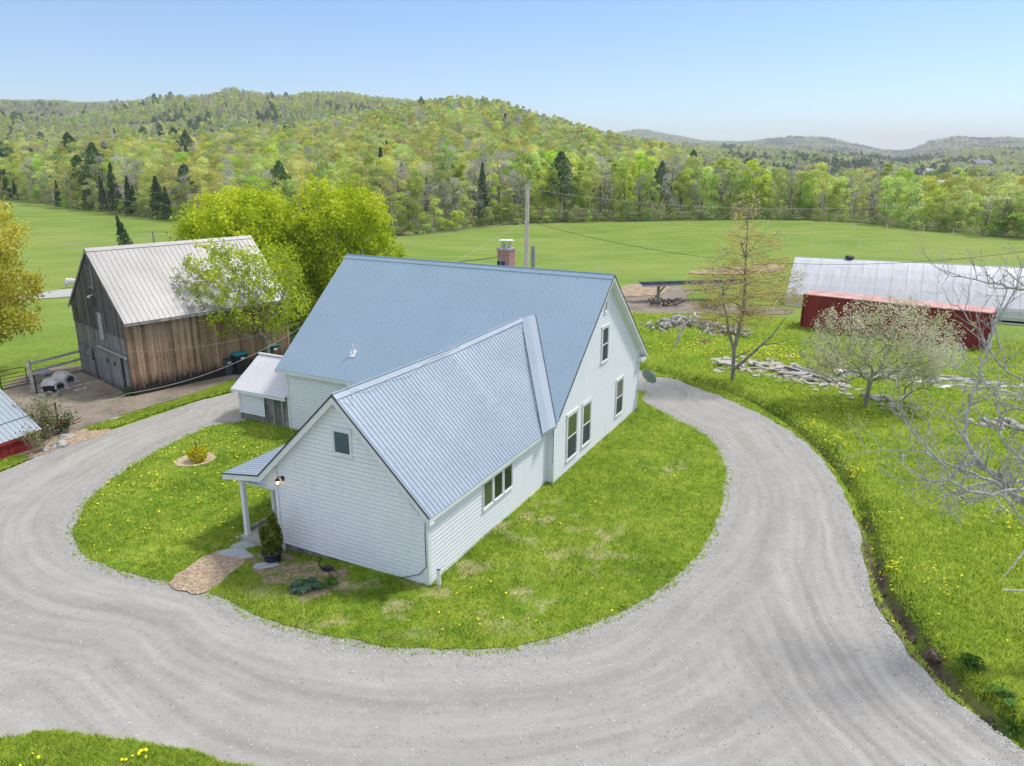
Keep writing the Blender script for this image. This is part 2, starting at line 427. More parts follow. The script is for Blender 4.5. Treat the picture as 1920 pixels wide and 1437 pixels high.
m_dirt = mat('yard_dirt', rough=.95, spec=.1); t = NT(m_dirt); pos = t.coord('Position')
a_ = t.noise(pos, .5, 5, .65); b_ = t.noise(pos, 6, 5, .7)
c = t.ramp(t.mix(.5, a_, b_), [(.34, (.13, .11, .09)), (.46, (.25, .21, .17)), (.58, (.36, .30, .235)), (.7, (.42, .36, .28))])
c = t.mix(t.ramp(t.noise(pos, .8, 4, .6), [(.55, 0), (.7, .5)]), c, (.14, .20, .05))
t.col(c); t.bump(b_, .6, .06)
m_mulch = mat('wood_chips', rough=.95, spec=.1); t = NT(m_mulch); pos = t.coord('Position')
vo = t.n.new('ShaderNodeTexVoronoi'); vo.inputs['Scale'].default_value = 16; t.l.new(pos, vo.inputs['Vector'])
c = t.mix(.55, t.ramp(t.noise(pos, 9, 4, .7), [(.3, (.22, .15, .10)), (.5, (.44, .33, .23)), (.72, (.66, .54, .40))]), t.mix(0, vo.outputs['Distance'], .5), 'SOFT_LIGHT')
t.col(c); t.bump(vo.outputs['Distance'], .7, .05)
m_slate = noisy('slate_slab', (.34, .37, .39), (.46, .49, .50), 6, .75)
m_rock = noisy('field_stone', (.25, .24, .22), (.62, .60, .55), 3.5, .9, bump=.4)

m_siding = mat('white_clapboard', (.78, .80, .82), .42, 0, .4); t = NT(m_siding); v = t.coord('Object')
n = t.noise(v, 1.1, 4, .6); g = t.noise(t.coord('Object', (7, 7, .6)), 1.5, 4, .6)
t.col(t.mix(.35, t.ramp(n, [(.3, (.81, .815, .855)), (.7, (.87, .87, .90))]), t.ramp(g, [(.3, (.70, .73, .76)), (.6, (.86, .885, .91))])))
m_trim = noisy('white_trim', (.74, .76, .78), (.83, .84, .85), 2, .4)
m_fnd = noisy('concrete', (.17, .17, .16), (.42, .41, .38), 2.2, .9, bump=.3)
m_conc2 = noisy('stained_concrete', (.12, .125, .12), (.36, .35, .33), 1.6, .9, bump=.3, sc3=(1, 1, .5))

def roof_mat(name, c1, c2, rib, metal=.18, rough=.42, axis=0, seams=True, bandc=None, bump=.12):
    m = mat(name, c1, rough, metal, .5); t = NT(m); v = t.coord('Object')
    n = t.noise(v, .5, 4, .55); n2 = t.noise(t.coord('Object', (3, 3, .5)), 2.2, 5, .6)
    c = t.mix(.4, t.ramp(n, [(.3, c1), (.7, c2)]), t.ramp(n2, [(.3, c1), (.7, c2)]))
    t.col(c); t.rough(t.ramp(n2, [(.3, rough - .06), (.7, rough + .12)]))
    t.bump(n, bump, .02)
    return m
m_roof_main = roof_mat('blue_metal_roof', (.285, .395, .485), (.335, .445, .535), .3)
m_roof_wing = roof_mat('pale_blue_metal_roof', (.30, .365, .44), (.39, .45, .52), .2)
m_roof_dark = mat('roof_screw_heads', (.05, .07, .10), .6)  # dark heads of the roof screw rows
m_roof_white = roof_mat('white_metal_roof', (.60, .60, .62), (.75, .75, .76), .3, .1, .45)
m_roof_barn = roof_mat('galvanised_roof', (.29, .28, .272), (.41, .395, .38), .3, .25, .45)
m_roof_shed = roof_mat('grey_metal_roof', (.22, .27, .31), (.31, .36, .40), .3, .3, .45)
m_flash = roof_mat('valley_metal', (.44, .51, .58), (.52, .585, .65), .3, .15, .5)
m_glass = mat('window_glass', (.018, .024, .028), .07, 0, .6)
m_curtain = mat('window_glass_upper', (.09, .12, .07), .1, 0, .5)
m_screen = noisy('insect_screen', (.045, .055, .065), (.075, .085, .095), 8, .6)
m_blueglass = noisy('blue_tinted_glass', (.03, .075, .10), (.055, .11, .14), 1.2, .12, spec=.6)
m_black = mat('black_metal', (.02, .02, .022), .5, 0, .4)
m_dark = mat('dark_edge', (.045, .05, .06), .6)
m_brick = mat('brick', rough=.9, spec=.1); t = NT(m_brick)
br = t.n.new('ShaderNodeTexBrick'); br.inputs['Scale'].default_value = 1; br.inputs['Brick Width'].default_value = .21; br.inputs['Row Height'].default_value = .075
br.inputs['Mortar Size'].default_value = .010; br.inputs['Color1'].default_value = (.42, .13, .08, 1); br.inputs['Color2'].default_value = (.29, .085, .055, 1); br.inputs['Mortar'].default_value = (.55, .50, .46, 1)
s_ = t.sep(t.coord('Object')); cxx = t.n.new('ShaderNodeCombineXYZ'); t.l.new(t.math('ADD', s_[0], s_[1]), cxx.inputs[0]); t.l.new(s_[2], cxx.inputs[1]); t.l.new(cxx.outputs[0], br.inputs['Vector'])
t.col(br.outputs['Color']); t.bump(br.outputs['Fac'], -.5, .02)
m_galv = noisy('galvanised_steel', (.42, .43, .44), (.62, .63, .64), 6, .4, .6)
m_whitemetal = noisy('pale_cap_metal', (.68, .70, .70), (.80, .81, .81), 4, .5)
m_dish = noisy('grey_dish_paint', (.20, .27, .29), (.27, .34, .355), 3, .5)

def board_mat(name, stops, dark, darkz, darkw, bw=.2, ax=0):
    m = mat(name, rough=.85, spec=.15); t = NT(m); ob = t.coord('Object'); s_ = t.sep(ob)
    idx = t.math('FLOOR', t.math('DIVIDE', s_[ax], bw))
    wn_ = t.n.new('ShaderNodeTexWhiteNoise'); wn_.noise_dimensions = '1D'; t.l.new(idx, wn_.inputs['W'])
    stre = t.noise(t.coord('Object', (9, 9, .55)), 1.6, 6, .65); blot = t.noise(ob, .8, 4, .6)
    k = t.mix(.24, t.mix(.40, stre, blot), wn_.outputs['Value'])
    c = t.ramp(k, stops)
    kn = t.ramp(t.noise(t.coord('Object', (6, 6, 3)), 2.2, 2, .5), [(.70, 0), (.76, .8)]); c = t.mix(kn, c, (.05, .03, .02))
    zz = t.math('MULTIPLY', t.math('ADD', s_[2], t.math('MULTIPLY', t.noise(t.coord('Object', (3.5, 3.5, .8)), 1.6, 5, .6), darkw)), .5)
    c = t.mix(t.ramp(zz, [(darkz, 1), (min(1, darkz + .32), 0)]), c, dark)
    t.col(c); t.bump(stre, .5, .02); return m
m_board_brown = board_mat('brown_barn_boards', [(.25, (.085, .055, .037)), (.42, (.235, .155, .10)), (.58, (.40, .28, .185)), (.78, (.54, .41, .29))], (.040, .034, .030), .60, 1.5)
m_board_grey = board_mat('grey_barn_boards', [(.28, (.035, .033, .034)), (.44, (.095, .09, .09)), (.60, (.19, .18, .175)), (.8, (.30, .28, .27))], (.05, .045, .04), .0, .2, .2, 1)
m_board_low = board_mat('silver_barn_boards', [(.28, (.10, .10, .105)), (.44, (.20, .20, .202)), (.60, (.31, .305, .30)), (.8, (.42, .40, .37))], (.06, .055, .05), .02, .4, .22, 1)
m_oldwood = noisy('weathered_wood', (.20, .19, .17), (.42, .40, .36), 4, .9, sc3=(1, 1, .3), bump=.3)
m_palewood = noisy('split_wood', (.36, .33, .29), (.70, .66, .60), 3, .9)
m_greywood = noisy('grey_slab_wood', (.34, .31, .28), (.72, .66, .60), 2.5, .9)
m_red = noisy('red_boards', (.20, .018, .018), (.34, .035, .03), 2.6, .75, sc3=(1, 1, .6))
m_cont = mat('red_container_paint', rough=.6, spec=.3); t = NT(m_cont); ob = t.coord('Object')
c = t.ramp(t.noise(ob, .7, 5, .65), [(.3, (.19, .022, .02)), (.6, (.27, .032, .027)), (.75, (.32, .075, .055))]); t.col(c)
m_cont_top = noisy('faded_container_roof', (.50, .26, .23), (.68, .42, .38), 1.2, .8)
m_yellow = mat('yellow_sticker', (.75, .55, .02), .5)
m_film = mat('greenhouse_film', rough=.35, spec=.5); t = NT(m_film); ob = t.coord('Object')
f1 = t.noise(t.coord('Object', (1.2, .3, .3)), 1.6, 4, .6)
t.col(t.ramp(f1, [(.3, (.58, .59, .605)), (.7, (.70, .705, .72))])); t.bump(f1, .4, .15)
m_earth = noisy('bare_earth', (.17, .12, .085), (.36, .27, .20), 2, .95, bump=.4)
m_plastic_dark = noisy('dark_bin_plastic', (.012, .018, .025), (.022, .03, .038), 3, .45)
m_plastic_teal = noisy('teal_lid_plastic', (.0, .20, .25), (.0, .26, .31), 3, .4)
m_plastic_green = noisy('grey_green_bin_plastic', (.06, .10, .125), (.085, .13, .155), 3, .5)
m_hutch = noisy('beige_hutch_plastic', (.52, .51, .48), (.66, .65, .61), 2, .6)
m_white = mat('white_paint', (.8, .81, .82), .5)
m_rubber = mat('rubber', (.02, .02, .02), .8)
m_solar = mat('solar_cells', (.012, .018, .030), .6, 0, .1)
m_film_black = noisy('black_plastic_film', (.05, .052, .058), (.50, .51, .53), 1.7, .35, spec=.5, sc3=(.35, 2.4, 1), lo=.42, hi=.60)
m_rope = mat('wire_rope', (.45, .44, .42), .6)
m_cable = mat('black_cable', (.02, .02, .022), .6)
m_pole = noisy('utility_pole_wood', (.50, .42, .33), (.74, .66, .55), 3, .9, sc3=(3, 3, .4))
m_polegrey = noisy('grey_pole_wood', (.20, .21, .21), (.34, .35, .34), 3, .9, sc3=(3, 3, .4))
m_bulb = mat('lamp_glow', (1, .6, .35), .5); b_ = m_bulb.node_tree.nodes['Principled BSDF']
b_.inputs['Emission Color'].default_value = (1, .55, .3, 1); b_.inputs['Emission Strength'].default_value = 2.5

def bark_mat(name, c1, c2, sc=5):
    m = mat(name, c1, .9, 0, .1); t = NT(m); n = t.noise(t.coord('Object', (1, 1, .35)), sc, 5, .65)
    t.col(t.ramp(n, [(.35, c1), (.65, c2)])); t.bump(n, .5, .03); return m
m_bark = bark_mat('grey_bark', (.17, .155, .13), (.40, .37, .33))
m_bark_d = bark_mat('dark_bark', (.07, .06, .05), (.20, .175, .15))
m_bark_p = bark_mat('pale_dead_bark', (.29, .275, .255), (.60, .58, .55), 9)
m_birch = bark_mat('birch_bark', (.42, .41, .38), (.72, .70, .67), 2)
def leaf_mat(name, cols, trans=.35, objvar=.0, sc=.6):
    """cols: dark, mid, light; varies by clump and, with objvar, from tree to tree"""
    m = mat(name, cols[1], .65, 0, .15); t = NT(m)
    n = t.noise(t.coord('Object'), sc, 4, .65)
    k = t.mix(.4, n, t.attr('tint'))
    c = t.ramp(k, [(.25, cols[0]), (.5, cols[1]), (.72, cols[2])])
    if objvar:
        hs = t.n.new('ShaderNodeHueSaturation'); r = t.objrand()
        t.l.new(t.math('ADD', t.math('MULTIPLY', r, objvar * .05), .5 - objvar * .025), hs.inputs['Hue'])
        fr = t.math('FRACT', t.math('MULTIPLY', r, 7.31))
        t.l.new(t.math('ADD', t.math('MULTIPLY', fr, .55), .80), hs.inputs['Value'])
        fr2 = t.math('FRACT', t.math('MULTIPLY', r, 13.7)); t.l.new(t.math('ADD', t.math('MULTIPLY', fr2, .35), .72), hs.inputs['Saturation'])
        t.l.new(c, hs.inputs['Color']); c = hs.outputs[0]
    t.col(c)
    tr = t.n.new('ShaderNodeBsdfTranslucent'); t.l.new(c, tr.inputs[0]); ms = t.n.new('ShaderNodeMixShader'); ms.inputs[0].default_value = trans
    t.l.new(t.b.outputs[0], ms.inputs[1]); t.l.new(tr.outputs[0], ms.inputs[2]); t.l.new(ms.outputs[0], t.n['Material Output'].inputs[0])
    return m
L_maple = leaf_mat('maple_leaves', [(.27, .36, .012), (.53, .64, .02), (.80, .84, .06)], .4)
L_maple2 = leaf_mat('sparse_maple_leaves', [(.24, .33, .015), (.48, .60, .03), (.76, .82, .08)], .35)
L_ochre = leaf_mat('ochre_spring_leaves', [(.38, .37, .03), (.66, .61, .07), (.86, .80, .17)], .4)
L_larch = leaf_mat('larch_needles', [(.52, .38, .09), (.78, .60, .17), (.90, .76, .28)], .5)
L_apple = leaf_mat('apple_leaves', [(.42, .43, .19), (.66, .64, .38), (.85, .80, .60)], .4)
L_bloss = leaf_mat('apple_blossom', [(.66, .61, .50), (.82, .78, .68), (.92, .90, .84)], .45)
L_bush = leaf_mat('bush_leaves', [(.02, .07, .012), (.05, .14, .02), (.11, .24, .04)], .25)
L_cedar = leaf_mat('conifer_shrub_leaves', [(.07, .11, .015), (.17, .20, .025), (.28, .27, .05)], .25)
L_herb = leaf_mat('herb_leaves', [(.08, .18, .03), (.17, .31, .06), (.28, .42, .11)], .3)
L_yel = leaf_mat('yellow_bush_leaves', [(.35, .28, .005), (.62, .53, .01), (.80, .72, .03)], .3)
L_weed = leaf_mat('weed_leaves', [(.13, .17, .05), (.26, .28, .09), (.38, .36, .16)], .3)
L_rhub = leaf_mat('rhubarb_leaves', [(.07, .14, .08), (.13, .22, .13), (.22, .32, .20)], .2)
F_green = leaf_mat('forest_green', [(.28, .39, .07), (.49, .61, .12), (.70, .80, .21)], .58, 1.0, .25)
F_lime = leaf_mat('forest_lime', [(.35, .46, .06), (.56, .68, .11), (.76, .85, .20)], .55, .6, .25)
F_gold = leaf_mat('forest_gold', [(.36, .39, .07), (.60, .62, .12), (.80, .79, .23)], .58, 1.0, .25)
F_bare = leaf_mat('forest_twigs', [(.33, .30, .28), (.48, .445, .42), (.62, .58, .55)], .4, .4, .25)
F_spruce = leaf_mat('spruce_needles', [(.035, .07, .035), (.085, .15, .065), (.15, .24, .10)], .1, .5, .5)
F_pine = leaf_mat('pine_needles', [(.05, .105, .04), (.12, .21, .065), (.20, .30, .10)], .1, .4, .5)
#@@STRUCTURE
# ------------------------------------------------------------------ ground sheet
def np_mesh(name, V, F, mats, attrs=None, smooth_=False, mi=None):
    me = bpy.data.meshes.new(name); V = np.asarray(V, np.float32); F = np.asarray(F, np.int32)
    k = F.shape[1]
    me.vertices.add(len(V)); me.vertices.foreach_set('co', V.ravel())
    me.loops.add(F.size); me.loops.foreach_set('vertex_index', F.ravel())
    me.polygons.add(len(F)); me.polygons.foreach_set('loop_start', np.arange(0, F.size, k, dtype=np.int32))
    for m in (mats if isinstance(mats, (list, tuple)) else [mats]): me.materials.append(m)
    if mi is not None: me.polygons.foreach_set('material_index', np.asarray(mi, np.int32))
    if smooth_: me.polygons.foreach_set('use_smooth', np.ones(len(F), bool))
    me.update(calc_edges=True)
    for n, (dom, arr) in (attrs or {}).items():
        a = me.attributes.new(n, 'FLOAT', dom); a.data.foreach_set('value', np.asarray(arr, np.float32))
    return me
def link(name, me, parent=None, loc=None):
    o = bpy.data.objects.new(name, me); COL.objects.link(o)
    if parent is not None: o.parent = parent
    if loc is not None: o.location = loc
    return o

az = np.concatenate([np.linspace(-pi, -.95, 40)[:-1], np.linspace(-.95, .95, 560), np.linspace(.95, pi, 40)[1:]])
rr = np.concatenate([[.5, 3, 6, 8, 10], 12 * (5400 / 12) ** (np.linspace(0, 1, 520))])
AZ, RR = np.meshgrid(az, rr, indexing='ij'); GX, GY = np.sin(AZ) * RR, np.cos(AZ) * RR
GZ = H(GX.ravel(), GY.ravel()).reshape(GX.shape)
nr = len(rr); na = len(az)
ii, jj = np.meshgrid(np.arange(na - 1), np.arange(nr - 1), indexing='ij'); a0 = (ii * nr + jj).ravel()
GF = np.stack([a0, a0 + 1, a0 + nr + 1, a0 + nr], 1)[:, ::-1]
dd, ss, sid = seg_dist(GX.ravel(), GY.ravel(), DN[::3])
rflat = RR.ravel(); azf = AZ.ravel(); rtf = np.interp(azf, TL_AZ, TL_R)
soil_shade_m = np.where(rflat < 75, np.clip(1.35 - dd / .36, 0, 1), 0) * np.clip((vnoise(GX.ravel(), GY.ravel(), .7, 8) - .15) * 2.2, 0, 1)
soil_shade_m *= np.clip((ss - 12) / 14, .55, 1)  # along the far ditch the soil colour stands in for its shade
soil_shade_m = np.maximum(soil_shade_m, np.where((rflat < 60) & (sid > 0) & (ss > 22) & (dd < 1.6), np.clip((ss - 22) / 3, 0, 1), 0))
woodm = np.clip((rflat - rtf + 1.5) / 3, 0, 1)
farm = np.clip((rflat - 52) / 16, 0, 1)
g = link('ground', np_mesh('ground', np.stack([GX.ravel(), GY.ravel(), GZ.ravel()], 1), GF, m_ground, {'soil_shade': ('POINT', soil_shade_m), 'wood': ('POINT', woodm), 'far': ('POINT', farm)}, True))
g['kind'] = 'structure'

def wp(px):
    return [tuple(at(*p)[:2]) if not (len(p) == 3) else tuple(p[1:]) for p in px]
def inpoly(X, Y, poly):
    X = np.asarray(X); Y = np.asarray(Y); ins = np.zeros(X.shape, bool); n = len(poly); j = n - 1
    for i in range(n):
        xi, yi = poly[i]; xj, yj = poly[j]
        c = ((yi > Y) != (yj > Y)) & (X < (xj - xi) * (Y - yi) / (yj - yi + 1e-12) + xi)
        ins ^= c; j = i
    return ins
def rough_outline(pts, jit=.12, n=8, seed=1, closed=True):
    P = catmull(pts, n, closed); out = []
    for x, y in P:
        k = (float(vnoise(np.array([x]), np.array([y]), .6, seed)[0]) - .5) * 2 * jit
        k2 = (float(vnoise(np.array([x]), np.array([y]), .23, seed + 3)[0]) - .5) * jit
        out.append((x + k, y + k2 + k * .5))
    return out
def sheet(name, outline, off, material, step=.6, extra=None):
    """sheet draped over the ground inside an outline"""
    xs = [p[0] for p in outline]; ys = [p[1] for p in outline]
    gx, gy = np.meshgrid(np.arange(min(xs), max(xs), step), np.arange(min(ys), max(ys), step)); gx = gx.ravel(); gy = gy.ravel()
    gx = gx + np.sin(gy * 37.7) * step * .18; gy = gy + np.sin(gx * 51.3) * step * .18
    m = inpoly(gx, gy, outline); d, _, _ = seg_dist(gx, gy, outline, True); m &= d > step * .4
    pts = [Vector(p) for p in outline] + [Vector((x, y)) for x, y in zip(gx[m], gy[m])]
    n = len(outline); r = delaunay_2d_cdt(pts, [(i, (i + 1) % n) for i in range(n)], [], 1, 1e-5)
    V = np.array([[p.x, p.y] for p in r[0]]); F = np.array([f for f in r[2] if len(f) == 3])
    Z = H(V[:, 0], V[:, 1]) + off
    # keep the rim pressed to the ground
    at_ = extra(V[:, 0], V[:, 1]) if extra else None
    me = np_mesh(name, np.column_stack([V, Z]), F, material, at_, True)
    o = link(name, me); o['kind'] = 'structure'; return o

ISL = wp([(458, 792), (400, 801), (340, 826), (280, 858), (222, 895), (176, 930), (150, 965), (140, 1000), (150, 1028), (190, 1056), (250, 1080), (330, 1096), (410, 1118),
          (470, 1150), (560, 1182), (680, 1207), (800, 1219), (900, 1220), (1000, 1206), (1100, 1176), (1200, 1130), (1270, 1081), (1315, 1030), (1346, 970), (1357, 920), (1358, 880),
          (1345, 848), (1310, 812), (1260, 786), (1205, 752), (1205, 735)]) + [tuple(hw(21.2, 3)[:2]), tuple(hw(22, 10)[:2]), tuple(hw(19, 16)[:2]), tuple(hw(13, 18.3)[:2]), tuple(hw(10, 18.2)[:2])]
ISLO = rough_outline(ISL, .10, 8, 4)
DRV = wp([(-260, 1010), (-120, 925), (0, 889), (60, 863), (130, 834), (200, 812), (280, 786), (350, 761), (420, 742), (470, 730)]) + \
      [tuple(hw(17, 21)[:2]), tuple(hw(24, 17)[:2]), tuple(hw(28, 8)[:2])] + \
      wp([(1150, 660), (1215, 704), (1262, 712), (1330, 737), (1420, 776), (1490, 816), (1540, 861), (1580, 921), (1606, 985), (1620, 1050), (1636, 1120), (1678, 1192), (1735, 1262), (1800, 1322), (1870, 1372), (1935, 1425), (2100, 1540)])
DRVO = rough_outline(DRV, .11, 8, 7, False) + [(14, 7.0), (6, 5.0), (-10, 6), (-22, 12)]
TR_C = catmull(ISL, 4, True)
def drive_attr(X, Y):
    d, s, _ = seg_dist(X, Y, TR_C, True); e, _, _ = seg_dist(X, Y, ISLO[::4], True); e2, _, _ = seg_dist(X, Y, DRVO[::4])
    w = (vnoise(X, Y, 5, 31) - .5) * 1.2
    d2, s2, _ = seg_dist(X, Y, DN[::2]); rm = np.clip((7.5 - d2) / 3.5, 0, 1) * np.clip((d - 1.0) / 2.5, 0, 1) * np.clip((34 - Y) / 8, 0, 1)
    return {'lane2': ('POINT', d2), 'along2': ('POINT', s2), 'rmask': ('POINT', rm), 'lane': ('POINT', d + w), 'along': ('POINT', s), 'edge': ('POINT', np.clip(1 - np.minimum(e, e2) / .9, 0, 1))}
sheet('driveway', DRVO, .05, m_gravel, .33, drive_attr)
DRY = [(at(1010, 985), 1.8), (at(1060, 1030), 1.8), (at(900, 1085), 2.0), (at(1110, 1035), 1.3), (at(680, 1130), 1.8), (at(830, 1075), 1.2), (at(1085, 1010), 1.5), (at(950, 1120), 1.5), (at(1250, 880), .8), (at(760, 1160), 1.0), (at(560, 1110), 1.2)]
def dryf(X, Y):
    z = np.zeros_like(X)
    for c, r in DRY: z = np.maximum(z, np.exp(-((X - c.x) ** 2 + (Y - c.y) ** 2) / r ** 2))
    return np.clip(z * 1.5, 0, 1)
sheet('lawn', ISLO, .075, m_lawn, .40, lambda X, Y: {'dry': ('POINT', dryf(X, Y))})
FL = wp([(-140, 1400), (0, 1388), (80, 1376), (130, 1379), (200, 1388), (300, 1402), (390, 1424), (470, 1440), (560, 1475), (500, 1560), (-200, 1560)])
FLO = rough_outline(FL, .10, 8, 11); sheet('lawn', FLO, .075, m_lawn, .4, lambda X, Y: {'dry': ('POINT', X * 0)})
YARD = wp([(-220, 775), (-60, 742), (0, 735), (22, 716), (60, 700), (100, 690), (160, 686), (250, 690), (440, 672), (540, 650), (590, 645), (560, 675), (440, 716), (350, 742), (250, 773), (165, 800), (110, 822), (60, 850), (0, 876), (-120, 905), (-260, 930)])
YRDO = rough_outline(YARD, .2, 7, 13); sheet('barnyard', YRDO, .03, m_dirt, .6)
GST = wp([(165, 806), (215, 790), (290, 768), (360, 745), (440, 717), (445, 732), (370, 752), (300, 774), (235, 797), (190, 808)])
GSTO = rough_outline(GST, .1, 6, 17); sheet('verge', GSTO, .08, m_lawn, .35, lambda X, Y: {'dry': ('POINT', X * 0 + .5)})
SHG = wp([(-140, 935), (-60, 905), (0, 886), (30, 873), (55, 861), (40, 858), (0, 870), (-60, 888), (-140, 905)])
SHGO = rough_outline(SHG, .06, 6, 19)
MU1 = wp([(-120, 905), (0, 862), (70, 842), (100, 820), (130, 812), (170, 806), (205, 806), (190, 820), (140, 834), (100, 848), (60, 862), (0, 884), (-120, 925)])
sheet('wood_chip_bed', rough_outline(MU1, .1, 6, 23), .065, m_mulch, .35)
sheet('verge', SHGO, .08, m_lawn, .3, lambda X, Y: {'dry': ('POINT', X * 0)})
MU2 = wp([(328, 1098), (345, 1070), (385, 1045), (420, 1035), (462, 1045), (455, 1062), (430, 1080), (400, 1105), (370, 1116)])
MU2O = rough_outline(MU2, .20, 8, 29); sheet('wood_chip_path', MU2O, .088, m_mulch, .25)
m_bed = mat('flower_bed_soil', rough=.95, spec=.05); t = NT(m_bed); pos = t.coord('Position')
t.col(t.mix(t.ramp(t.noise(pos, 2.2, 4, .6), [(.48, 0), (.58, 1)]), t.ramp(t.noise(pos, 11, 4, .7), [(.3, (.10, .075, .05)), (.5, (.30, .22, .15)), (.72, (.50, .41, .30))]), (.13, .20, .035)))
BED = wp([(470, 1050), (530, 1040), (600, 1062), (648, 1075), (640, 1100), (600, 1128), (560, 1130), (530, 1108), (490, 1085)])
BEDO = rough_outline(BED, .25, 6, 37); sheet('flower_bed', BEDO, .093, m_bed, .25)
RNG = wp([(330, 868), (352, 857), (385, 852), (403, 858), (395, 870), (360, 879), (335, 877)])
RNGO = rough_outline(RNG, .14, 6, 41); m_ringm = noisy('dry_mulch', (.36, .29, .17), (.56, .47, .31), 9, .95, coord='Position'); sheet('wood_chip_bed', RNGO, .095, m_ringm, .25)
RD = [flat_at(*p) for p in [(-300, 590), (0, 560), (60, 552), (137, 543), (300, 528), (420, 520)]]; RD2 = [flat_at(*p) for p in [(430, 532), (300, 542), (137, 557), (60, 563), (0, 567), (-300, 600)]]
m_road = noisy('pale_gravel_road', (.40, .39, .37), (.52, .51, .49), 1.5, .9, coord='Position')
sheet('road', rough_outline(RD + RD2, .2, 6, 43), .05, m_road, 2.0)
SOL = wp([(1165, 548), (1200, 538), (1260, 537), (1300, 545), (1290, 560), (1330, 570), (1400, 575), (1480, 580), (1470, 590), (1360, 590), (1250, 590), (1180, 586), (1150, 570)])
SOLO = rough_outline(SOL, .3, 6, 47); sheet('dirt_patch', SOLO, .05, m_dirt, .8)
m_straw = noisy('straw_mulch', (.30, .22, .14), (.50, .38, .25), 1.5, .95, coord='Position', bump=.3)
DP2 = wp([(1165, 540), (1195, 534), (1250, 536), (1250, 549), (1220, 556), (1170, 556)])
sheet('straw_patch', rough_outline(DP2, .3, 6, 53), .09, m_straw, .8)
DP3 = wp([(1290, 512), (1370, 503), (1450, 497), (1475, 502), (1440, 512), (1350, 516)])
sheet('straw_patch', rough_outline(DP3, .4, 6, 57), .09, m_straw, 1.0)

# ------------------------------------------------------------------ grass blades
def proj_np(X, Y, Z):
    dx, dy, dz = X, Y, Z - CAMZ
    w = dx * FV.x + dy * FV.y + dz * FV.z
    return 960 + FPX * (dx * RV.x + dy * RV.y + dz * RV.z) / w, 718.5 - FPX * (dx * UV.x + dy * UV.y + dz * UV.z) / w
HOUSEFOOT = [tuple(hw(*p)[:2]) for p in ((-.05, 0), (8.85, 0), (8.85, -.35), (20, -.35), (20, 14), (12.6, 14), (12.6, 17.4), (8.8, 17.4), (8.8, 6.3), (4.4, 6.3), (4.4, 8.1), (-.05, 8.1))]
def blades(name, regions, excl, n, seed, hgt=(.05, .11), wid=.016, label=None, cat=None, rmax=70, dens_pow=2.0, mtl=None, per=4, lean=.6):
    rng = np.random.default_rng(seed); PX = []; PY = []; got = 0
    while got < n:
        k = 200000
        a = rng.uniform(-.86, .86, k); r = 11 * (rmax / 11) ** rng.uniform(0, 1, k)
        keep = rng.uniform(0, 1, k) < 1.0
        x = np.sin(a) * r; y = np.cos(a) * r
        inside = np.zeros(k, bool)
        for R_ in regions: inside |= inpoly(x, y, R_) if not callable(R_) else R_(x, y)
        for E_ in excl: inside &= ~inpoly(x, y, E_)
        inside &= ~inpoly(x, y, HOUSEFOOT) & keep
        u, v = proj_np(x, y, 0 * x); inside &= (u > -60) & (u < 1980) & (v < 1500)
        PX.append(x[inside]); PY.append(y[inside]); got += inside.sum()
    X = np.concatenate(PX)[:n]; Y = np.concatenate(PY)[:n]; R_ = np.hypot(X, Y)
    Z = H(X, Y) + .05
    cl = vnoise(X, Y, .5, seed) * .6 + vnoise(X, Y, 1.7, seed + 1) * .6
    X = np.repeat(X, per); Y = np.repeat(Y, per); Z = np.repeat(Z, per); R_ = np.repeat(R_, per); cl = np.repeat(cl, per); N = len(X)
    X = X + rng.normal(0, .035, N); Y = Y + rng.normal(0, .035, N)
    h = rng.uniform(hgt[0], hgt[1], N) * (.55 + .8 * cl) * (1 + R_ / 110); w = wid * (R_ / 22) ** .8 * rng.uniform(.7, 1.3, N)
    th = rng.uniform(0, 2 * pi, N); ln = rng.uniform(.1, lean, N) * h * 1.4; tl = rng.uniform(0, 2 * pi, N)
    bx, by = np.cos(th) * w, np.sin(th) * w
    V = np.empty((N, 3, 3)); V[:, 0] = np.stack([X - bx, Y - by, Z], 1); V[:, 1] = np.stack([X + bx, Y + by, Z], 1)
    V[:, 2] = np.stack([X + np.cos(tl) * ln, Y + np.sin(tl) * ln, Z + h], 1)
    F = np.arange(N * 3).reshape(N, 3)
    dry = dryf(X, Y); tint = np.clip(rng.uniform(0, 1, N) * .75 + (cl - .6) * .5 + .1, 0, 1)
    me = np_mesh(name, V.reshape(-1, 3), F, mtl or m_blade, {'tint': ('FACE', tint), 'dry': ('FACE', dry)}, True)
    nn = np.repeat(rng.normal(0, .22, (N, 3)) + np.array([0, 0, 1.0]), 3, 0); nn /= np.linalg.norm(nn, axis=1)[:, None]
    me.normals_split_custom_set_from_vertices(nn.tolist())
    o = link(name, me)
    return tagit(o, label, cat, None, 'stuff')
OUT = [DRVO, YRDO, SOLO, [tuple(p) for p in rough_outline(MU1, .0, 2)]]
def rightside(x, y):
    d, s, sd_ = seg_dist(x, y, DN[::3]); r = np.hypot(x, y)
    sc = np.clip((s - 16) / 14, 0, 1); kp = (d > .25) | (np.sin(x * 91.7 + y * 57.3) > .2 + 1.0 * sc)
    return (x > -1) & kp & ~((sd_ > 0) & (s > 23) & (d < 1.6) & (np.sin(x * 61.7 + y * 37.3) > -.75))
blades('grass', [ISLO], [MU2O, RNGO, BEDO], 105000, 1, (.035, .085), .0150, 'bright green lawn grass around the white farmhouse inside the drive loop', 'grass')
blades('grass', [FLO], [], 16000, 2, (.035, .085), .012, 'lawn grass in the near corner below the gravel drive', 'grass', 20)
blades('grass', [rightside], OUT, 95000, 3, (.045, .10), .0160, 'green grass with dandelions between the drive ditch and the fruit trees', 'grass', 66)
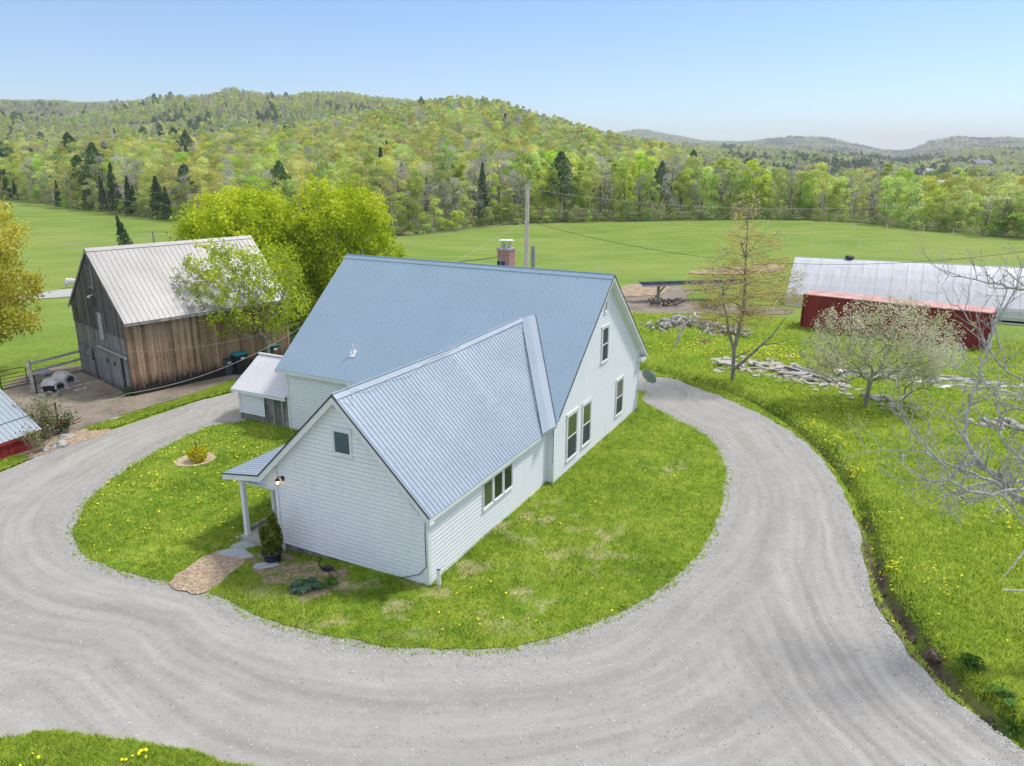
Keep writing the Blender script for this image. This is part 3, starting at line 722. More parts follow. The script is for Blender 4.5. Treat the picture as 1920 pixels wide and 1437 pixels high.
blades('grass', [GSTO, SHGO], [], 9000, 4, (.05, .12), .0145, 'strip of verge grass between the drive and the barn lane', 'grass')
# sparse weeds along the drive edge
def edge_band(x, y):
    e, _, _ = seg_dist(x, y, ISLO[::3], True); return (e < .28) & (np.sin(x * 33 + y * 71) > .1)
blades('weeds', [edge_band], [], 3000, 5, (.03, .06), .013, 'thin weeds creeping out onto the edge of the gravel drive', 'weeds', 70)

# dandelions
def dandelions(name, spots, seed, label):
    rng = np.random.default_rng(seed); V = []; F = []
    for (c, n, s) in spots:
        for _ in range(n):
            x = c.x + rng.normal(0, s); y = c.y + rng.normal(0, s)
            if inpoly(np.array([x]), np.array([y]), HOUSEFOOT)[0]: continue
            isl = inpoly(np.array([x]), np.array([y]), ISLO)[0]
            if not isl and inpoly(np.array([x]), np.array([y]), DRVO)[0] and not inpoly(np.array([x]), np.array([y]), FLO)[0]: continue
            r = rng.uniform(.028, .042) * (1 + max(0, sqrt(x * x + y * y) - 25) / 60); z = h1(x, y) + rng.uniform(.13, .19); b = len(V)
            tx, ty = rng.normal(0, .25, 2)
            V.append((x, y, z + r * .5))
            for k in range(6): a = k * pi / 3; V.append((x + cos(a) * r, y + sin(a) * r, z + tx * cos(a) * r + ty * sin(a) * r))
            for k in range(6): F.append((b, b + 1 + k, b + 1 + (k + 1) % 6))
    if not F: return
    o = link(name, np_mesh(name, V, F, mat('dandelion_yellow', (.86, .74, .02), .7)))
    tagit(o, label, 'dandelions', None, 'stuff')
rnd = random.Random(5)
sp = [(at(rnd.uniform(180, 500), rnd.uniform(830, 1000)), 3, .5) for _ in range(30)] + [(at(430, 925), 18, .7), (at(300, 990), 14, 1.0), (at(250, 900), 26, 1.2), (at(400, 860), 20, 1.4), (at(420, 830), 25, 1.5)]
dandelions('dandelions', sp, 1, 'yellow dandelion flowers scattered over the lawn left of the porch')
sp = [(at(rnd.uniform(830, 1340), rnd.uniform(850, 1190)), 2, .3) for _ in range(30)]
dandelions('dandelions', sp, 2, 'few yellow dandelion flowers on the lawn right of the farmhouse')
sp = [(at(rnd.uniform(1250, 1900), rnd.uniform(650, 1300)), 1, .6) for _ in range(60)] + [(at(1440, 665), 150, 1.5), (at(1490, 672), 150, 1.4), (at(1530, 690), 60, 1.0), (at(1400, 660), 60, 1.5), (at(1300, 640), 70, 1.6), (at(1270, 655), 50, 1.2), (at(1550, 830), 30, .5), (at(1510, 815), 25, .4), (at(1600, 890), 22, .3), (at(1665, 1075), 24, .2), (at(1640, 980), 16, .5), (at(1740, 1090), 18, .8), (at(1880, 980), 25, .8), (at(1610, 770), 50, 1.8)]
dandelions('dandelions', sp, 3, 'yellow dandelion flowers in the rough grass right of the ditch')
dandelions('dandelions', [(at(270, 1420), 7, .12), (at(240, 1432), 3, .1), (at(140, 1376), 2, .05), (at(60, 1434), 3, .15), (at(405, 1422), 2, .05)], 4, 'yellow dandelion flowers in the near corner lawn below the drive')
# loose stones on the drive
def loose_stones(n, seed):
    rng = np.random.default_rng(seed); x = []; y = []
    while len(x) < n:
        a = rng.uniform(-.86, .86, 20000); r = 11 * (60 / 11) ** rng.uniform(0, 1, 20000); X = np.sin(a) * r; Y = np.cos(a) * r
        m = inpoly(X, Y, DRVO) & ~inpoly(X, Y, ISLO) & ~inpoly(X, Y, FLO); X, Y = X[m], Y[m]
        e, _, _ = seg_dist(X, Y, ISLO[::4], True); e2, _, _ = seg_dist(X, Y, DRVO[::4]); e = np.minimum(e, e2); k = rng.uniform(0, 1, len(X)) < np.clip(1.15 - e / .9, .10, 1); x += X[k].tolist(); y += Y[k].tolist()
    x = np.array(x[:n]); y = np.array(y[:n]); s = rng.uniform(.010, .026, n) * (1 + np.hypot(x, y) / 60) * np.where(rng.uniform(0, 1, n) > .985, 1.4, 1); z = H(x, y) + .055
    th = rng.uniform(0, 6.28, n); V = np.empty((n, 5, 3))
    for k in range(4): V[:, k] = np.stack([x + np.cos(th + k * pi / 2) * s * (1.3 if k % 2 else .8), y + np.sin(th + k * pi / 2) * s * (1.3 if k % 2 else .8), z], 1)
    V[:, 4] = np.stack([x + s * .2, y, z + s * .8], 1); b = np.arange(n)[:, None] * 5; F = np.concatenate([b + np.array([[k, (k + 1) % 4, 4]]) for k in range(4)])
    ms = mat('loose_stone', rough=.9); t_ = NT(ms); t_.col(t_.ramp(t_.attr('tint'), [(0, (.28, .27, .25)), (.5, (.42, .41, .39)), (1, (.66, .65, .62))])); ti = np.tile(rng.uniform(0, 1, n), 4)
    o = link('gravel', np_mesh('gravel', V.reshape(-1, 3), F, ms, {'tint': ('FACE', ti)})); tagit(o, 'loose pale stones scattered along the edges of the gravel drive', 'gravel', None, 'stuff')
loose_stones(15000, 3)
#@@HOUSE
# ------------------------------------------------------------------ the farmhouse
def clip_band(poly, z0, z1):
    def clip(P, f):
        out = []
        for i in range(len(P)):
            a, b = P[i], P[(i + 1) % len(P)]; fa, fb = f(a), f(b)
            if fa >= 0: out.append(a)
            if (fa > 0 > fb) or (fa < 0 < fb):
                t_ = fa / (fa - fb); out.append((a[0] + (b[0] - a[0]) * t_, a[1] + (b[1] - a[1]) * t_))
        return out
    P = clip(poly, lambda p: p[1] - z0)
    return clip(P, lambda p: z1 - p[1]) if len(P) > 2 else []
def siding(mb, fn, poly, lap=.15, flip=False):
    """real overlapping boards: fn maps (along, height, outwards) to a point"""
    z0 = min(p[1] for p in poly); z1 = max(p[1] for p in poly); z = z0
    while z < z1 - 1e-4:
        P = clip_band(poly, z, min(z + lap, z1))
        if len(P) >= 3:
            gp = .019; P2 = clip_band(P, z + gp, z + lap + 1)
            if len(P2) < 3: z += lap; continue
            pts = [fn(s, h, .036 - .030 * (h - z) / lap) for s, h in P2]
            mb.face(pts[::-1] if flip else pts)
            lo = [s for s, h in P2 if abs(h - z - gp) < 1e-5]
            if len(lo) >= 2:
                a, b = min(lo), max(lo); q = [fn(a, z + gp, .036), fn(b, z + gp, .036), fn(b, z - .004, -.01), fn(a, z - .004, -.01)]
                mb.face(q[::-1] if flip else q)
        z += lap
right = lambda b0: (lambda s, h, o: (s, b0 - o, h))
leftw = lambda b0: (lambda s, h, o: (s, b0 + o, h))
front = lambda a0: (lambda s, h, o: (a0 - o, s, h))
backw = lambda a0: (lambda s, h, o: (a0 + o, s, h))

WW, WL = 6.15, 8.85                       # wing width and length
RB, ZR = 3.24, 5.95                       # wing ridge position and height
ZE = 2.54
SR = (ZR - ZE) / (RB + .26)               # slope of the wing roof
JB = -.30                                 # gable wall of the main house
MD, MM = 11.05, 13.95
A1 = WL + MD
ZME, ZM = 3.15, 8.03
AR = WL + MD / 2
OV = .30; SM = (ZM - ZME) / (MD / 2 + OV)
house = empty('farmhouse', (HO.x, HO.y, 0), HT, 'white clapboard farmhouse with steep blue metal roofs inside the gravel drive loop', 'farmhouse')
# walls
mb = MB()
zt = ZE + SR * .26 - .16
siding(mb, right(0), [(0, .04), (WL, .04), (WL, zt), (0, zt)])
gz = lambda b: ZR - SR * abs(b - RB) - .16
siding(mb, front(0), [(0, .04), (WW, .04), (WW, gz(WW)), (RB, gz(RB)), (0, gz(0))][::-1])
siding(mb, leftw(WW), [(0, .04), (0, gz(WW)), (WL, gz(WW)), (WL, .04)])
mb.build('wing_wall', m_siding, house)
mb = MB()
gm = lambda a: ZM - SM * abs(a - AR) - .2
siding(mb, right(JB), [(WL, -.16), (A1, -.16), (A1, gm(A1)), (AR, gm(AR)), (WL, gm(WL))])
siding(mb, front(WL), [(JB, -.16), (MM, -.16), (MM, gm(WL)), (JB, gm(WL))][::-1])
siding(mb, leftw(MM), [(WL, -.16), (WL, gm(WL)), (AR, gm(AR)), (A1, gm(A1)), (A1, -.16)])
siding(mb, backw(A1), [(JB, -.16), (MM, -.16), (MM, gm(A1)), (JB, gm(A1))])
mb.build('main_wall', m_siding, house)
# foundations
mb = MB(); mb.box(.03, WL, .03, WW - .03, -.9, .04); mb.box(WL + .03, A1 - .03, JB + .04, MM - .04, -.9, -.16)
mb.build('foundation', m_fnd, house)
# corner boards, frieze, fascia, soffits
mb = MB()
for bx_ in ((-.052, .09, -.052, .09, -.03, 2.62), (-.052, .09, WW - .09, WW + .052, -.30, 2.3), (A1 - .1, A1 + .052, JB - .052, JB + .1, -.2, 3.15), (WL - .052, WL + .09, MM - .1, MM + .052, -.2, 3.2), (WL - .053, WL + .09, JB - .053, JB + .06, -.2, .9)):
    mb = MB(); mb.box(*bx_); mb.build('corner_board', m_trim, house)
for bx_ in ((.092, WL, -.050, .03, zt - .30, zt), (WL - .060, WL + .03, WW, MM - .11, 2.78, 3.0)):
    mb = MB(); mb.box(*bx_); mb.build('frieze_board', m_trim, house)
# roofs -------------------------------------------------------------
def rake(mb, fn, pts, depth, thick):
    for (s0, z0), (s1, z1) in zip(pts, pts[1:]):
        p = [fn(s0, z0, 0), fn(s1, z1, 0), fn(s1, z1 - depth, 0), fn(s0, z0 - depth, 0)]
        q = [fn(s0, z0, thick), fn(s1, z1, thick), fn(s1, z1 - depth, thick), fn(s0, z0 - depth, thick)]
        mb.face(q); mb.face(p[::-1])
        for i in range(4):
            j = (i + 1) % 4; mb.face([p[i], p[j], q[j], q[i]])
def ribbed(mb, P0, P1, Q0, Q1, pitch, h, w, nv=1, slab=.05):
    """metal roof sheet between eave line P0-P1 and ridge line Q0-Q1 with raised ribs; normal to the slope"""
    P0, P1, Q0, Q1 = map(Vector, (P0, P1, Q0, Q1)); L = (P1 - P0).length; n = (P1 - P0).cross(Q0 - P0).normalized()
    if n.z < 0: n = -n
    def pt(u, v, o): a = P0.lerp(P1, u / L); b = Q0.lerp(Q1, u / L); return a.lerp(b, v) + n * o
    us = [(0, 0)]; k = pitch * .5
    while k + w < L:
        us += [(k - w * .5, 0), (k - w * .28, h), (k + w * .28, h), (k + w * .5, 0)]; k += pitch
    us.append((L, 0))
    for (u0, o0), (u1, o1) in zip(us, us[1:]):
        for j in range(nv):
            mb.face([pt(u0, j / nv, o0), pt(u1, j / nv, o1), pt(u1, (j + 1) / nv, o1), pt(u0, (j + 1) / nv, o0)])
    # underside and edges
    a = [pt(0, 0, 0), pt(L, 0, 0), pt(L, 1, 0), pt(0, 1, 0)]; b = [p - n * slab for p in a]
    mb.face(b[::-1])
    for i in range(4): j = (i + 1) % 4; mb.face([a[i], b[i], b[j], a[j]])
OG = .22
AE = WL - OV                                # main eave
mb = MB()
# right slope follows the slight sag of the ridge and runs into the main roof
aend = 12.15
cut = lambda z: AE + (z - ZME) / SM        # where height z meets the main slope
a_lo = cut(ZE) + .5
RP = [Vector((-OG, RB, ZR)), Vector((6.5, RB - .04, ZR - .08)), Vector((12.35, RB - .46, ZR + .26))]
b_kn = 6.75; z_kn = ZR - SR * (b_kn - RB)
for r0, r1 in zip(RP, RP[1:]):
    ribbed(mb, (r0.x, -.26, ZE), (r1.x, -.26, ZE), r0, r1, .198, .022, .045)
    ribbed(mb, (r1.x, b_kn, z_kn), (r0.x, b_kn, z_kn), r1, r0, .198, .022, .045)
def screws(mb, P0, P1, Q0, Q1, pitch, rows, s=.022):
    P0, P1, Q0, Q1 = map(Vector, (P0, P1, Q0, Q1)); L = (P1 - P0).length; n = (P1 - P0).cross(Q0 - P0).normalized()
    if n.z < 0: n = -n
    u_ = (P1 - P0).normalized(); r = random.Random(3)
    for f_ in rows:
        k = pitch * .5
        while k < L:
            a = P0.lerp(P1, k / L).lerp(Q0.lerp(Q1, k / L), f_ + r.uniform(-.002, .002)) + n * .024; w_ = n.cross(u_) * s * .5; e = u_ * s * .5
            if r.random() > .12: mb.face([a - e - w_, a + e - w_, a + e + w_, a - e + w_], 1)
            k += pitch
for r0, r1 in zip(RP, RP[1:]): screws(mb, (r0.x, -.26, ZE), (r1.x, -.26, ZE), r0, r1, .396, (.08, .22, .36, .5, .64, .78, .92))
wr = mb.build('wing_roof', [m_roof_wing, m_roof_dark], house)
mb = MB()
U_ = Vector((0, 0, .045))
for r0, r1 in zip(RP, RP[1:]):
    mb.bar(r0 + U_, r1 + U_, .09, .03)
    for sgn in (-1, 1):
        a_, b_ = r0 + U_ * 1.1, r1 + U_ * 1.1; dn = Vector((0, sgn * .17, -.17 * SR))
        mb.face([a_, b_, b_ + dn, a_ + dn]); mb.face([a_ + dn, b_ + dn, b_ + dn - Vector((0, 0, .02)), a_ + dn - Vector((0, 0, .02))])
mb.build('ridge_cap', m_roof_wing, wr)
# porch roof flares out from the left slope
PZ = 2.27; PB = 8.5; PE = 4.6
mb = MB(); ribbed(mb, (PE, PB, PZ), (-OG, PB, PZ), (PE, b_kn - .02, z_kn + .012), (-OG, b_kn - .02, z_kn + .012), .198, .018, .045)
pr = mb.build('porch_roof', m_roof_wing, house)
# rake boards and dark drip edge of the wing front gable
fa = lambda s, z, o_: (-OG + o_ - .012, s, z)
mb = MB(); rk = [(-.26, ZE), (RB, ZR), (b_kn, z_kn), (PB, PZ)]
rake(mb, fa, [(s, z - .035) for s, z in rk[:3]], .24, .04); rake(mb, fa, [(b_kn, z_kn - .035), (PB, PZ - .03)], .19, .04)
# soffit under the rake, eave boards
for (s0, z0), (s1, z1) in zip(rk, rk[1:3]): mb.face([(-OG + .03, s0, z0 - .22), (-OG + .03, s1, z1 - .22), (.02, s1, z1 - .22), (.02, s0, z0 - .22)])
mb.box(-OG, WL - .3, -.245, -.215, ZE - .16, ZE - .02); mb.box(-OG, WL - .3, -.215, .0, ZE - .15, ZE - .13)
mb.box(-OG, PE, PB - .06, PB - .03, PZ - .17, PZ - .02)
mb.box(-OG + .05, PE, WW, PB - .07, PZ - .16, PZ - .14)
mb.box(-.05, .08, WW - .1, 7.98, 2.0, 2.14)
# triangular fill between porch ceiling and rake
mb.face([(-.05, WW - .1, 2.0), (-.05, WW - .1, ZR - SR * (WW - .1 - RB) - .2), (-.05, b_kn, z_kn - .2), (-.05, 8.2, PZ - .15), (-.05, 8.2, 2.02)])
mb.build('rake_board', m_trim, house)
mb = MB()
for (s0, z0), (s1, z1) in zip(rk, rk[1:]): mb.bar((-OG - .02, s0, z0 + .0), (-OG - .02, s1, z1 + .0), .05, .035)
mb.build('drip_edge', m_dark, house)
# main roof
mb = MB(); ML, MR = MM + .42, JB - .37
ribbed(mb, (AE, MR, ZME), (AE, ML, ZME), (AR, MR, ZM), (AR, ML, ZM), .235, .006, .03)
ribbed(mb, (A1 + OV, ML, ZME), (A1 + OV, MR, ZME), (AR, ML, ZM), (AR, MR, ZM), .235, .006, .03)
# the lowest corner under the valley reaches further down
dl = .34
mb.face([(AE, MR, ZME), (AE - dl, MR, ZME - dl * SM), (AE - dl, .0, ZME - dl * SM), (AE, .0, ZME)][::-1])
mb.face([(AE, MR, ZME - .05), (AE - dl, MR, ZME - dl * SM - .05), (AE - dl, .0, ZME - dl * SM - .05), (AE, .0, ZME - .05)])
mb.face([(AE, MR, ZME), (AE - dl, MR, ZME - dl * SM), (AE - dl, MR, ZME - dl * SM - .05), (AE, MR, ZME - .05)])
screws(mb, (AE, MR, ZME), (AE, ML, ZME), (AR, MR, ZM), (AR, ML, ZM), .47, (.10, .28, .46, .64, .82, .95), .03)
mr = mb.build('main_roof', [m_roof_main, m_roof_dark], house)
mb = MB()
for sgn in (-1, 1):
    a_ = Vector((AR, MR - .01, ZM + .035)); b_ = Vector((AR, ML + .01, ZM + .035)); dn = Vector((sgn * .2, 0, -.2 * SM + .0))
    mb.face([a_, b_, b_ + dn, a_ + dn]); mb.face([a_ + dn, b_ + dn, b_ + dn - Vector((0, 0, .03)), a_ + dn - Vector((0, 0, .03))])
mb.tube([(AR, MR - .01, ZM + .04), (AR, ML + .01, ZM + .04)], .03, 6)
mb.build('ridge_cap', m_roof_main, mr)
# valley flashing: folded strip from the wing ridge down to the eaves
mb = MB()
T0, B0 = Vector((12.05, 2.80, 6.16)), Vector((7.80, -.28, 2.60)); T1, B1 = Vector((12.32, 2.22, 6.33)), Vector((8.22, -.70, 2.90))
Mt = T0.lerp(T1, .5) + Vector((0, 0, .03)); Mb_ = B0.lerp(B1, .5) + Vector((0, 0, .03))
mb.face([T0, Mt, Mb_, B0]); mb.face([Mt, T1, B1, Mb_]); mb.face([B0, Mb_, B1, B1 - Vector((0, 0, .10)), B0 - Vector((0, 0, .14))]); mb.face([T0, T1, Mt]); mb.face([T1, T1 - Vector((0, 0, .1)), B1 - Vector((0, 0, .1)), B1]); mb.face([T0, B0, B0 - Vector((0, 0, .14)), T0 - Vector((0, 0, .14))])
mb.build('valley_flashing', m_flash, house)
mb = MB(); mb.tube([T1 + Vector((0, 0, .01)), T1.lerp(B1, .5) + Vector((-.01, -.01, .012)), B1 + Vector((0, 0, .01))], .012, 4); mb.build('flashing_seam', m_dark, house)
mb = MB(); mb.tube([T0.lerp(B0, .0), T0.lerp(B0, 1)], .012, 4); mb.build('flashing_seam', m_dark, house)
# main rake boards (right gable), soffit and eave returns
fb = lambda s, z, o_: (s, MR + o_ - .012, z)
mb = MB(); rk2 = [(AE - .02, ZME), (AR, ZM), (A1 + OV, ZME)]
rake(mb, fb, [(s, z - .03) for s, z in rk2], .16, .035)
fb2 = lambda s, z, o_: (s, JB - .035 + o_, z)
rake(mb, fb2, [(s, z - .17) for s, z in rk2], .22, .035)
for (s0, z0), (s1, z1) in zip(rk2, rk2[1:]):
    mb.face([(s0, MR + .02, z0 - .17), (s1, MR + .02, z1 - .17), (s1, JB, z1 - .17), (s0, JB, z0 - .17)])
fb3 = lambda s, z, o_: (s, ML - o_ + .012, z)
rake(mb, fb3, [(s, z - .03) for s, z in rk2], .16, .035)
mb.box(A1 - .45, A1 + OV - .04, MR + .02, JB, ZME - .34, ZME - .17)
mb.box(AE + .01, AE + .04, WW + .2, ML - .02, ZME - .17, ZME - .02); mb.box(AE + .04, WL, WW + .2, ML - .05, ZME - .15, ZME - .13)
mb.box(A1 + OV - .04, A1 + OV - .01, MR, ML - .02, ZME - .17, ZME - .02)
mb.build('rake_board', m_trim, house)
mb = MB()
for (s0, z0), (s1, z1) in zip(rk2, rk2[1:]): mb.bar((s0, MR - .02, z0 + .0), (s1, MR - .02, z1 + .0), .03, .03)
mb.build('drip_edge', m_dark, house)

# windows ------------------------------------------------------------
def window(fn, s0, s1, z0, z1, mode='sash', casing=.10, upper=None):
    """casing with sill, two sashes and panes; everything stands proud of the boards"""
    def bx(mb, a0, a1, h0, h1, o0, o1):
        c = [Vector(fn(a, h, o_)) for h in (h0, h1) for o_ in (o0, o1) for a in (a0, a1)]
        n = len(mb.v); mb.v += [tuple(p) for p in c]
        for q in ((0, 2, 3, 1), (4, 5, 7, 6), (0, 1, 5, 4), (2, 6, 7, 3), (0, 4, 6, 2), (1, 3, 7, 5)): mb.f.append(tuple(n + k for k in q)); mb.mi.append(0)
    mb = MB(); c = casing
    bx(mb, s0, s0 + c, z0, z1, -.02, .075); bx(mb, s1 - c, s1, z0, z1, -.02, .075)
    bx(mb, s0 - .02, s1 + .02, z1, z1 + .13, -.02, .085); bx(mb, s0 - .04, s1 + .04, z0 - .07, z0, -.02, .10)
    w = mb.build('window', m_trim, house)
    i0, i1 = s0 + c, s1 - c
    if mode == 'sash':
        zm = (z0 + z1) / 2
        mb = MB(); f = .05
        for (h0, h1, o_) in ((z0, zm + .03, .046), (zm - .03, z1, .056)):
            bx(mb, i0, i0 + f, h0 + f, h1 - f, -.01, o_); bx(mb, i1 - f, i1, h0 + f, h1 - f, -.01, o_); bx(mb, i0, i1, h0, h0 + f, -.01, o_ + .002); bx(mb, i0, i1, h1 - f, h1, -.01, o_ + .004)
        mb.build('sash', m_white, w)
        for (h0, h1, mt) in ((zm, z1, upper or m_curtain), (z0, zm, m_screen)):
            mb = MB(); bx(mb, i0 + .03, i1 - .03, h0 + .03, h1 - .03, .0, .050); mb.build('pane', mt, w)
    else:
        mb = MB(); f = .035
        bx(mb, i0, i0 + f, z0 + f, z1 - f, -.01, .052); bx(mb, i1 - f, i1, z0 + f, z1 - f, -.01, .052); bx(mb, i0, i1, z0, z0 + f, -.01, .054); bx(mb, i0, i1, z1 - f, z1, -.01, .054)
        mb.build('sash', m_white, w)
        mb = MB(); bx(mb, i0 + .02, i1 - .02, z0 + .02, z1 - .02, .0, .050); mb.build('pane', mode, w)
    return w
R0 = right(JB)
window(R0, 10.12, 11.34, .62, 2.58); window(R0, 11.86, 12.98, .66, 2.55); window(R0, 16.3, 17.44, .72, 2.5)
window(R0, 13.97, 14.93, 4.05, 5.62, upper=m_screen); window(R0, 14.20, 14.52, 6.40, 6.86, m_dark, .06)
RW = right(0)
mw = MB()
for k in range(3):
    s = 3.42 + k * .765; window(RW, s, s + .745, 1.22, 2.16, m_glass if k else m_curtain, .05)
window(front(0), 2.74, 3.49, 3.95, 4.72, m_blueglass, .045)
window(front(WL), 9.5, 10.8, 1.35, 2.68, 'sash', .14)

# porch ----------------------------------------------------------------
for a in (.02, 1.42, 4.1):
    mb = MB(); mb.box(a, a + .15, 7.82, 7.97, .0 if a > 1 else -.13, PZ - .12); mb.box(a - .012, a + .162, 7.808, 7.982, .0 if a > 1 else -.16, (.0 if a > 1 else -.13) + .05)
    mb.build('porch_post', m_white, house)
mb = MB(); mb.box(-.12, 4.5, WW + .05, 8.05, -.75, -.13); mb.build('porch_floor', noisy('porch_concrete', (.34, .32, .28), (.48, .46, .42), 2, .9), house)
mb = MB(); mb.box(.25, 4.4, 7.98, 8.04, -.13, .02); mb.build('porch_kerb', m_oldwood, house)
mb = MB(); mb.box(-.10, .02, WW - .16, WW + .02, -.42, -.02); mb.build('downspout', m_white, house)
# plumbing vent, lightning rods, chimney, cables
mb = MB(); c_ = Vector((9.71, 10.46, ZME + (9.71 - AE) * SM))
mb.tube([c_ - Vector((0, 0, .1)), c_ + Vector((0, 0, .48))], .05, 8); nn = Vector((-SM, 0, 1)).normalized()
mb.bar(c_ + Vector((-.15, -.02, -.13)) + nn * .025, c_ + Vector((.16, .03, .14)) + nn * .025, .30, .02, up=nn)
mb.build('vent_pipe', m_white, house)
for (a, b, z, h_) in ((.55, RB, ZR + .06, .48), (AR, 13.3, ZM, .45), (AR, 8.6, ZM, .5), (AR, .1, ZM, .5)):
    mb = MB(); mb.tube([(a, b, z), (a, b, z + h_)], [.012, .006], 4); mb.tube([(a - .0, b - .09, z - .03), (a, b, z + .08), (a, b + .09, z - .03)], .014, 4); mb.build('lightning_rod', m_whitemetal, house)
mb = MB(); mb.tube([(-.02, RB - .25, ZR - .22), (.25, RB - .45, ZR - .36), (.6, RB - .16, ZR - .0), (1.3, RB - .30, ZR - .22), (2.2, RB - .22, ZR - .12), (3.4, RB - .34, ZR - .26), (5, RB - .16, ZR - .07), (7, RB - .17, ZR - .06), (11.8, RB - .19, ZR - .02)], .009, 4)
mb.build('lightning_cable', m_galv, house)
mb = MB(); mb.tube([(-.05, .02, 2.45), (-.06, .05, 1.9), (-.06, .045, 1.3), (-.06, .04, .75), (-.05, .32, .40), (-.05, .85, .16), (-.06, 1.2, .02), (-.10, 1.3, -.05)], .012, 5)
mb.build('cable', m_cable, house)
mb = MB(); mb.tube([(-.24, .50, 3.05), (-.16, .42, 2.8), (-.08, .30, 2.62), (-.06, .22, 2.5)], .010, 4); mb.build('cable', m_cable, house)
CA, CB = 15.7, 5.45
mb = MB(); mb.box(CA - .33, CA + .33, CB - .32, CB + .32, 5.4, ZM + .66); ch = mb.build('chimney', m_brick, mr)
ch.parent = house
mb = MB(); mb.box(CA - .37, CA + .37, CB - .36, CB + .36, ZM + .66, ZM + .74); mb.build('crown', m_rock, ch)
for q in (-.16, .16):
    mb = MB(); mb.tube([(CA + .0, CB - q, ZM + .74), (CA, CB - q, ZM + .95)], .11, 10); mb.build('flue', m_galv, ch)
mb = MB()
for q in (-.16, .16):
    for k in range(4): a = k * pi / 2 + .6; mb = MB(); mb.tube([(CA + cos(a) * .1, CB - q + sin(a) * .1, ZM + .95), (CA + cos(a) * .13, CB - q + sin(a) * .13, ZM + 1.1)], .012, 4); mb.build('cap_bracket', m_dark, ch)

for q in (-.16, .16):
    mb = MB(); pts = [(0, ZM + 1.17), (.14, ZM + 1.15), (.25, ZM + 1.10)]
    k = 14; n0 = len(mb.v)
    for rr_, z_ in pts[1:]:
        for j in range(k): a = 2 * pi * j / k; mb.v.append((CA + cos(a) * rr_, CB - q + sin(a) * rr_, z_ + (.012 if q > 0 else 0)))
    mb.v.append((CA, CB - q, pts[0][1] + (.012 if q > 0 else 0))); c0 = len(mb.v) - 1
    for j in range(k): mb.f.append((n0 + j, n0 + (j + 1) % k, c0)); mb.mi.append(0); mb.f.append((n0 + j, n0 + k + j, n0 + k + (j + 1) % k, n0 + (j + 1) % k)); mb.mi.append(0)
    mb.build('flue_cap', m_whitemetal, ch, True)
mb = MB(); mb.box(CA - .345, CA + .345, CB - .10, CB + .335, 5.6, ZM + .12); mb.build('base_flashing', m_dark, ch)
mb = MB(); mb.tube([(CA - .36, CB + .12, ZM - .3), (CA - .36, CB + .10, ZM + .5), (CA - .36, CB + .06, ZM + .76)], .012, 4); mb.build('lightning_cable', m_galv, ch)

# small shed joined to the left end of the house
shed = empty('garden_shed', (HO.x, HO.y, 0), HT, 'low white lean-to shed with pale ribbed roof joined to the left end of the farmhouse', 'shed')
S0, S1, SRg, SZ0, SZ1 = 8.9, 12.6, 10.75, 1.55, 2.95
mb = MB(); siding(mb, front(S0), [(15.65, .36), (17.35, .36), (17.35, SZ0 + .02), (15.65, SZ0 + .02)][::-1])
siding(mb, leftw(17.35), [(S0, .36), (S0, SZ0), (SRg, SZ1 - .1), (S1, SZ0 + .2), (S1, .36)]); mb.build('wall', m_siding, shed)
mb = MB(); mb.box(S0 + .03, S1, 14.02, 17.32, -.9, .36); mb.box(S0 + .04, S0 + .2, 14.02, 15.65, .36, SZ0); mb.build('foundation', m_conc2, shed)
for bx_ in ((S0 - .02, S0 + .08, 14.4, 14.52, -.1, SZ0), (S0 - .02, S0 + .06, 15.0, 15.1, -.1, SZ0), (S0 - .03, S0 + .08, 17.28, 17.38, -.3, .35)):
    mb = MB(); mb.box(*bx_); mb.build('post', m_oldwood, shed)
mb = MB(); mb.box(S0 - .052, S0 + .07, 17.28, 17.402, .36, SZ0); mb.box(S0 - .29, S0 - .25, 14.0, 17.6, SZ0 - .02, SZ0 + .11); mb.box(S0 - .25, S0, 14.0, 17.6, SZ0 + .0, SZ0 + .02); mb.build('trim', m_trim, shed)
mb = MB(); ribbed(mb, (S0 - .3, 14.0, 1.68), (S0 - .3, 17.6, 1.68), (SRg, 14.0, 3.04), (SRg, 17.6, 3.04), .19, .028, .09)
ribbed(mb, (S1 + .2, 17.6, 1.68), (S1 + .2, 14.0, 1.68), (SRg, 17.6, 3.04), (SRg, 14.0, 3.04), .19, .028, .09); sr = mb.build('roof', m_roof_white, shed)
mb = MB(); mb.bar((SRg, 14.02, 3.06), (SRg, 17.62, 3.06), .2, .05); mb.build('ridge_cap', m_roof_white, sr)

# satellite dish -------------------------------------------------------
dish = empty('satellite_dish', tuple(hw(A1, JB)[:2]) + (0,), HT, 'grey satellite dish on a bracket at the far corner of the farmhouse', 'satellite dish')
mb = MB(); base = Vector((-.05, -.03, 1.05)); hub = Vector((.35, -.42, 1.75))
mb.tube([base, base + Vector((.05, -.28, .02)), base + Vector((.25, -.38, .25)), hub], .022, 6); mb.tube([base + Vector((-.2, 0, .35)), base + Vector((.2, -.3, .35))], .012, 5); mb.box(-.12, .0, -.05, .0, .95, 1.2)
mb.build('bracket', m_galv, dish)
dd_ = Vector((.63, .61, .47)); dd_.rotate(Matrix.Rotation(-HT, 3, 'Z')); dd_.normalize(); q_ = dd_.to_track_quat('Z', 'Y').to_matrix().to_4x4(); Mx = Matrix.Translation(hub + Vector((.04, -.04, .02))) @ q_
mb = MB(); k = 24; rings = []
for rr_ in (0, .18, .34, .47):
    for j in range(k): a = 2 * pi * j / k; mb.v.append(tuple(Mx @ Vector((cos(a) * rr_ * .95, sin(a) * rr_, rr_ ** 2 * .45))))
for i in range(3):
    for j in range(k): mb.f.append((i * k + j, i * k + (j + 1) % k, (i + 1) * k + (j + 1) % k, (i + 1) * k + j)); mb.mi.append(0)
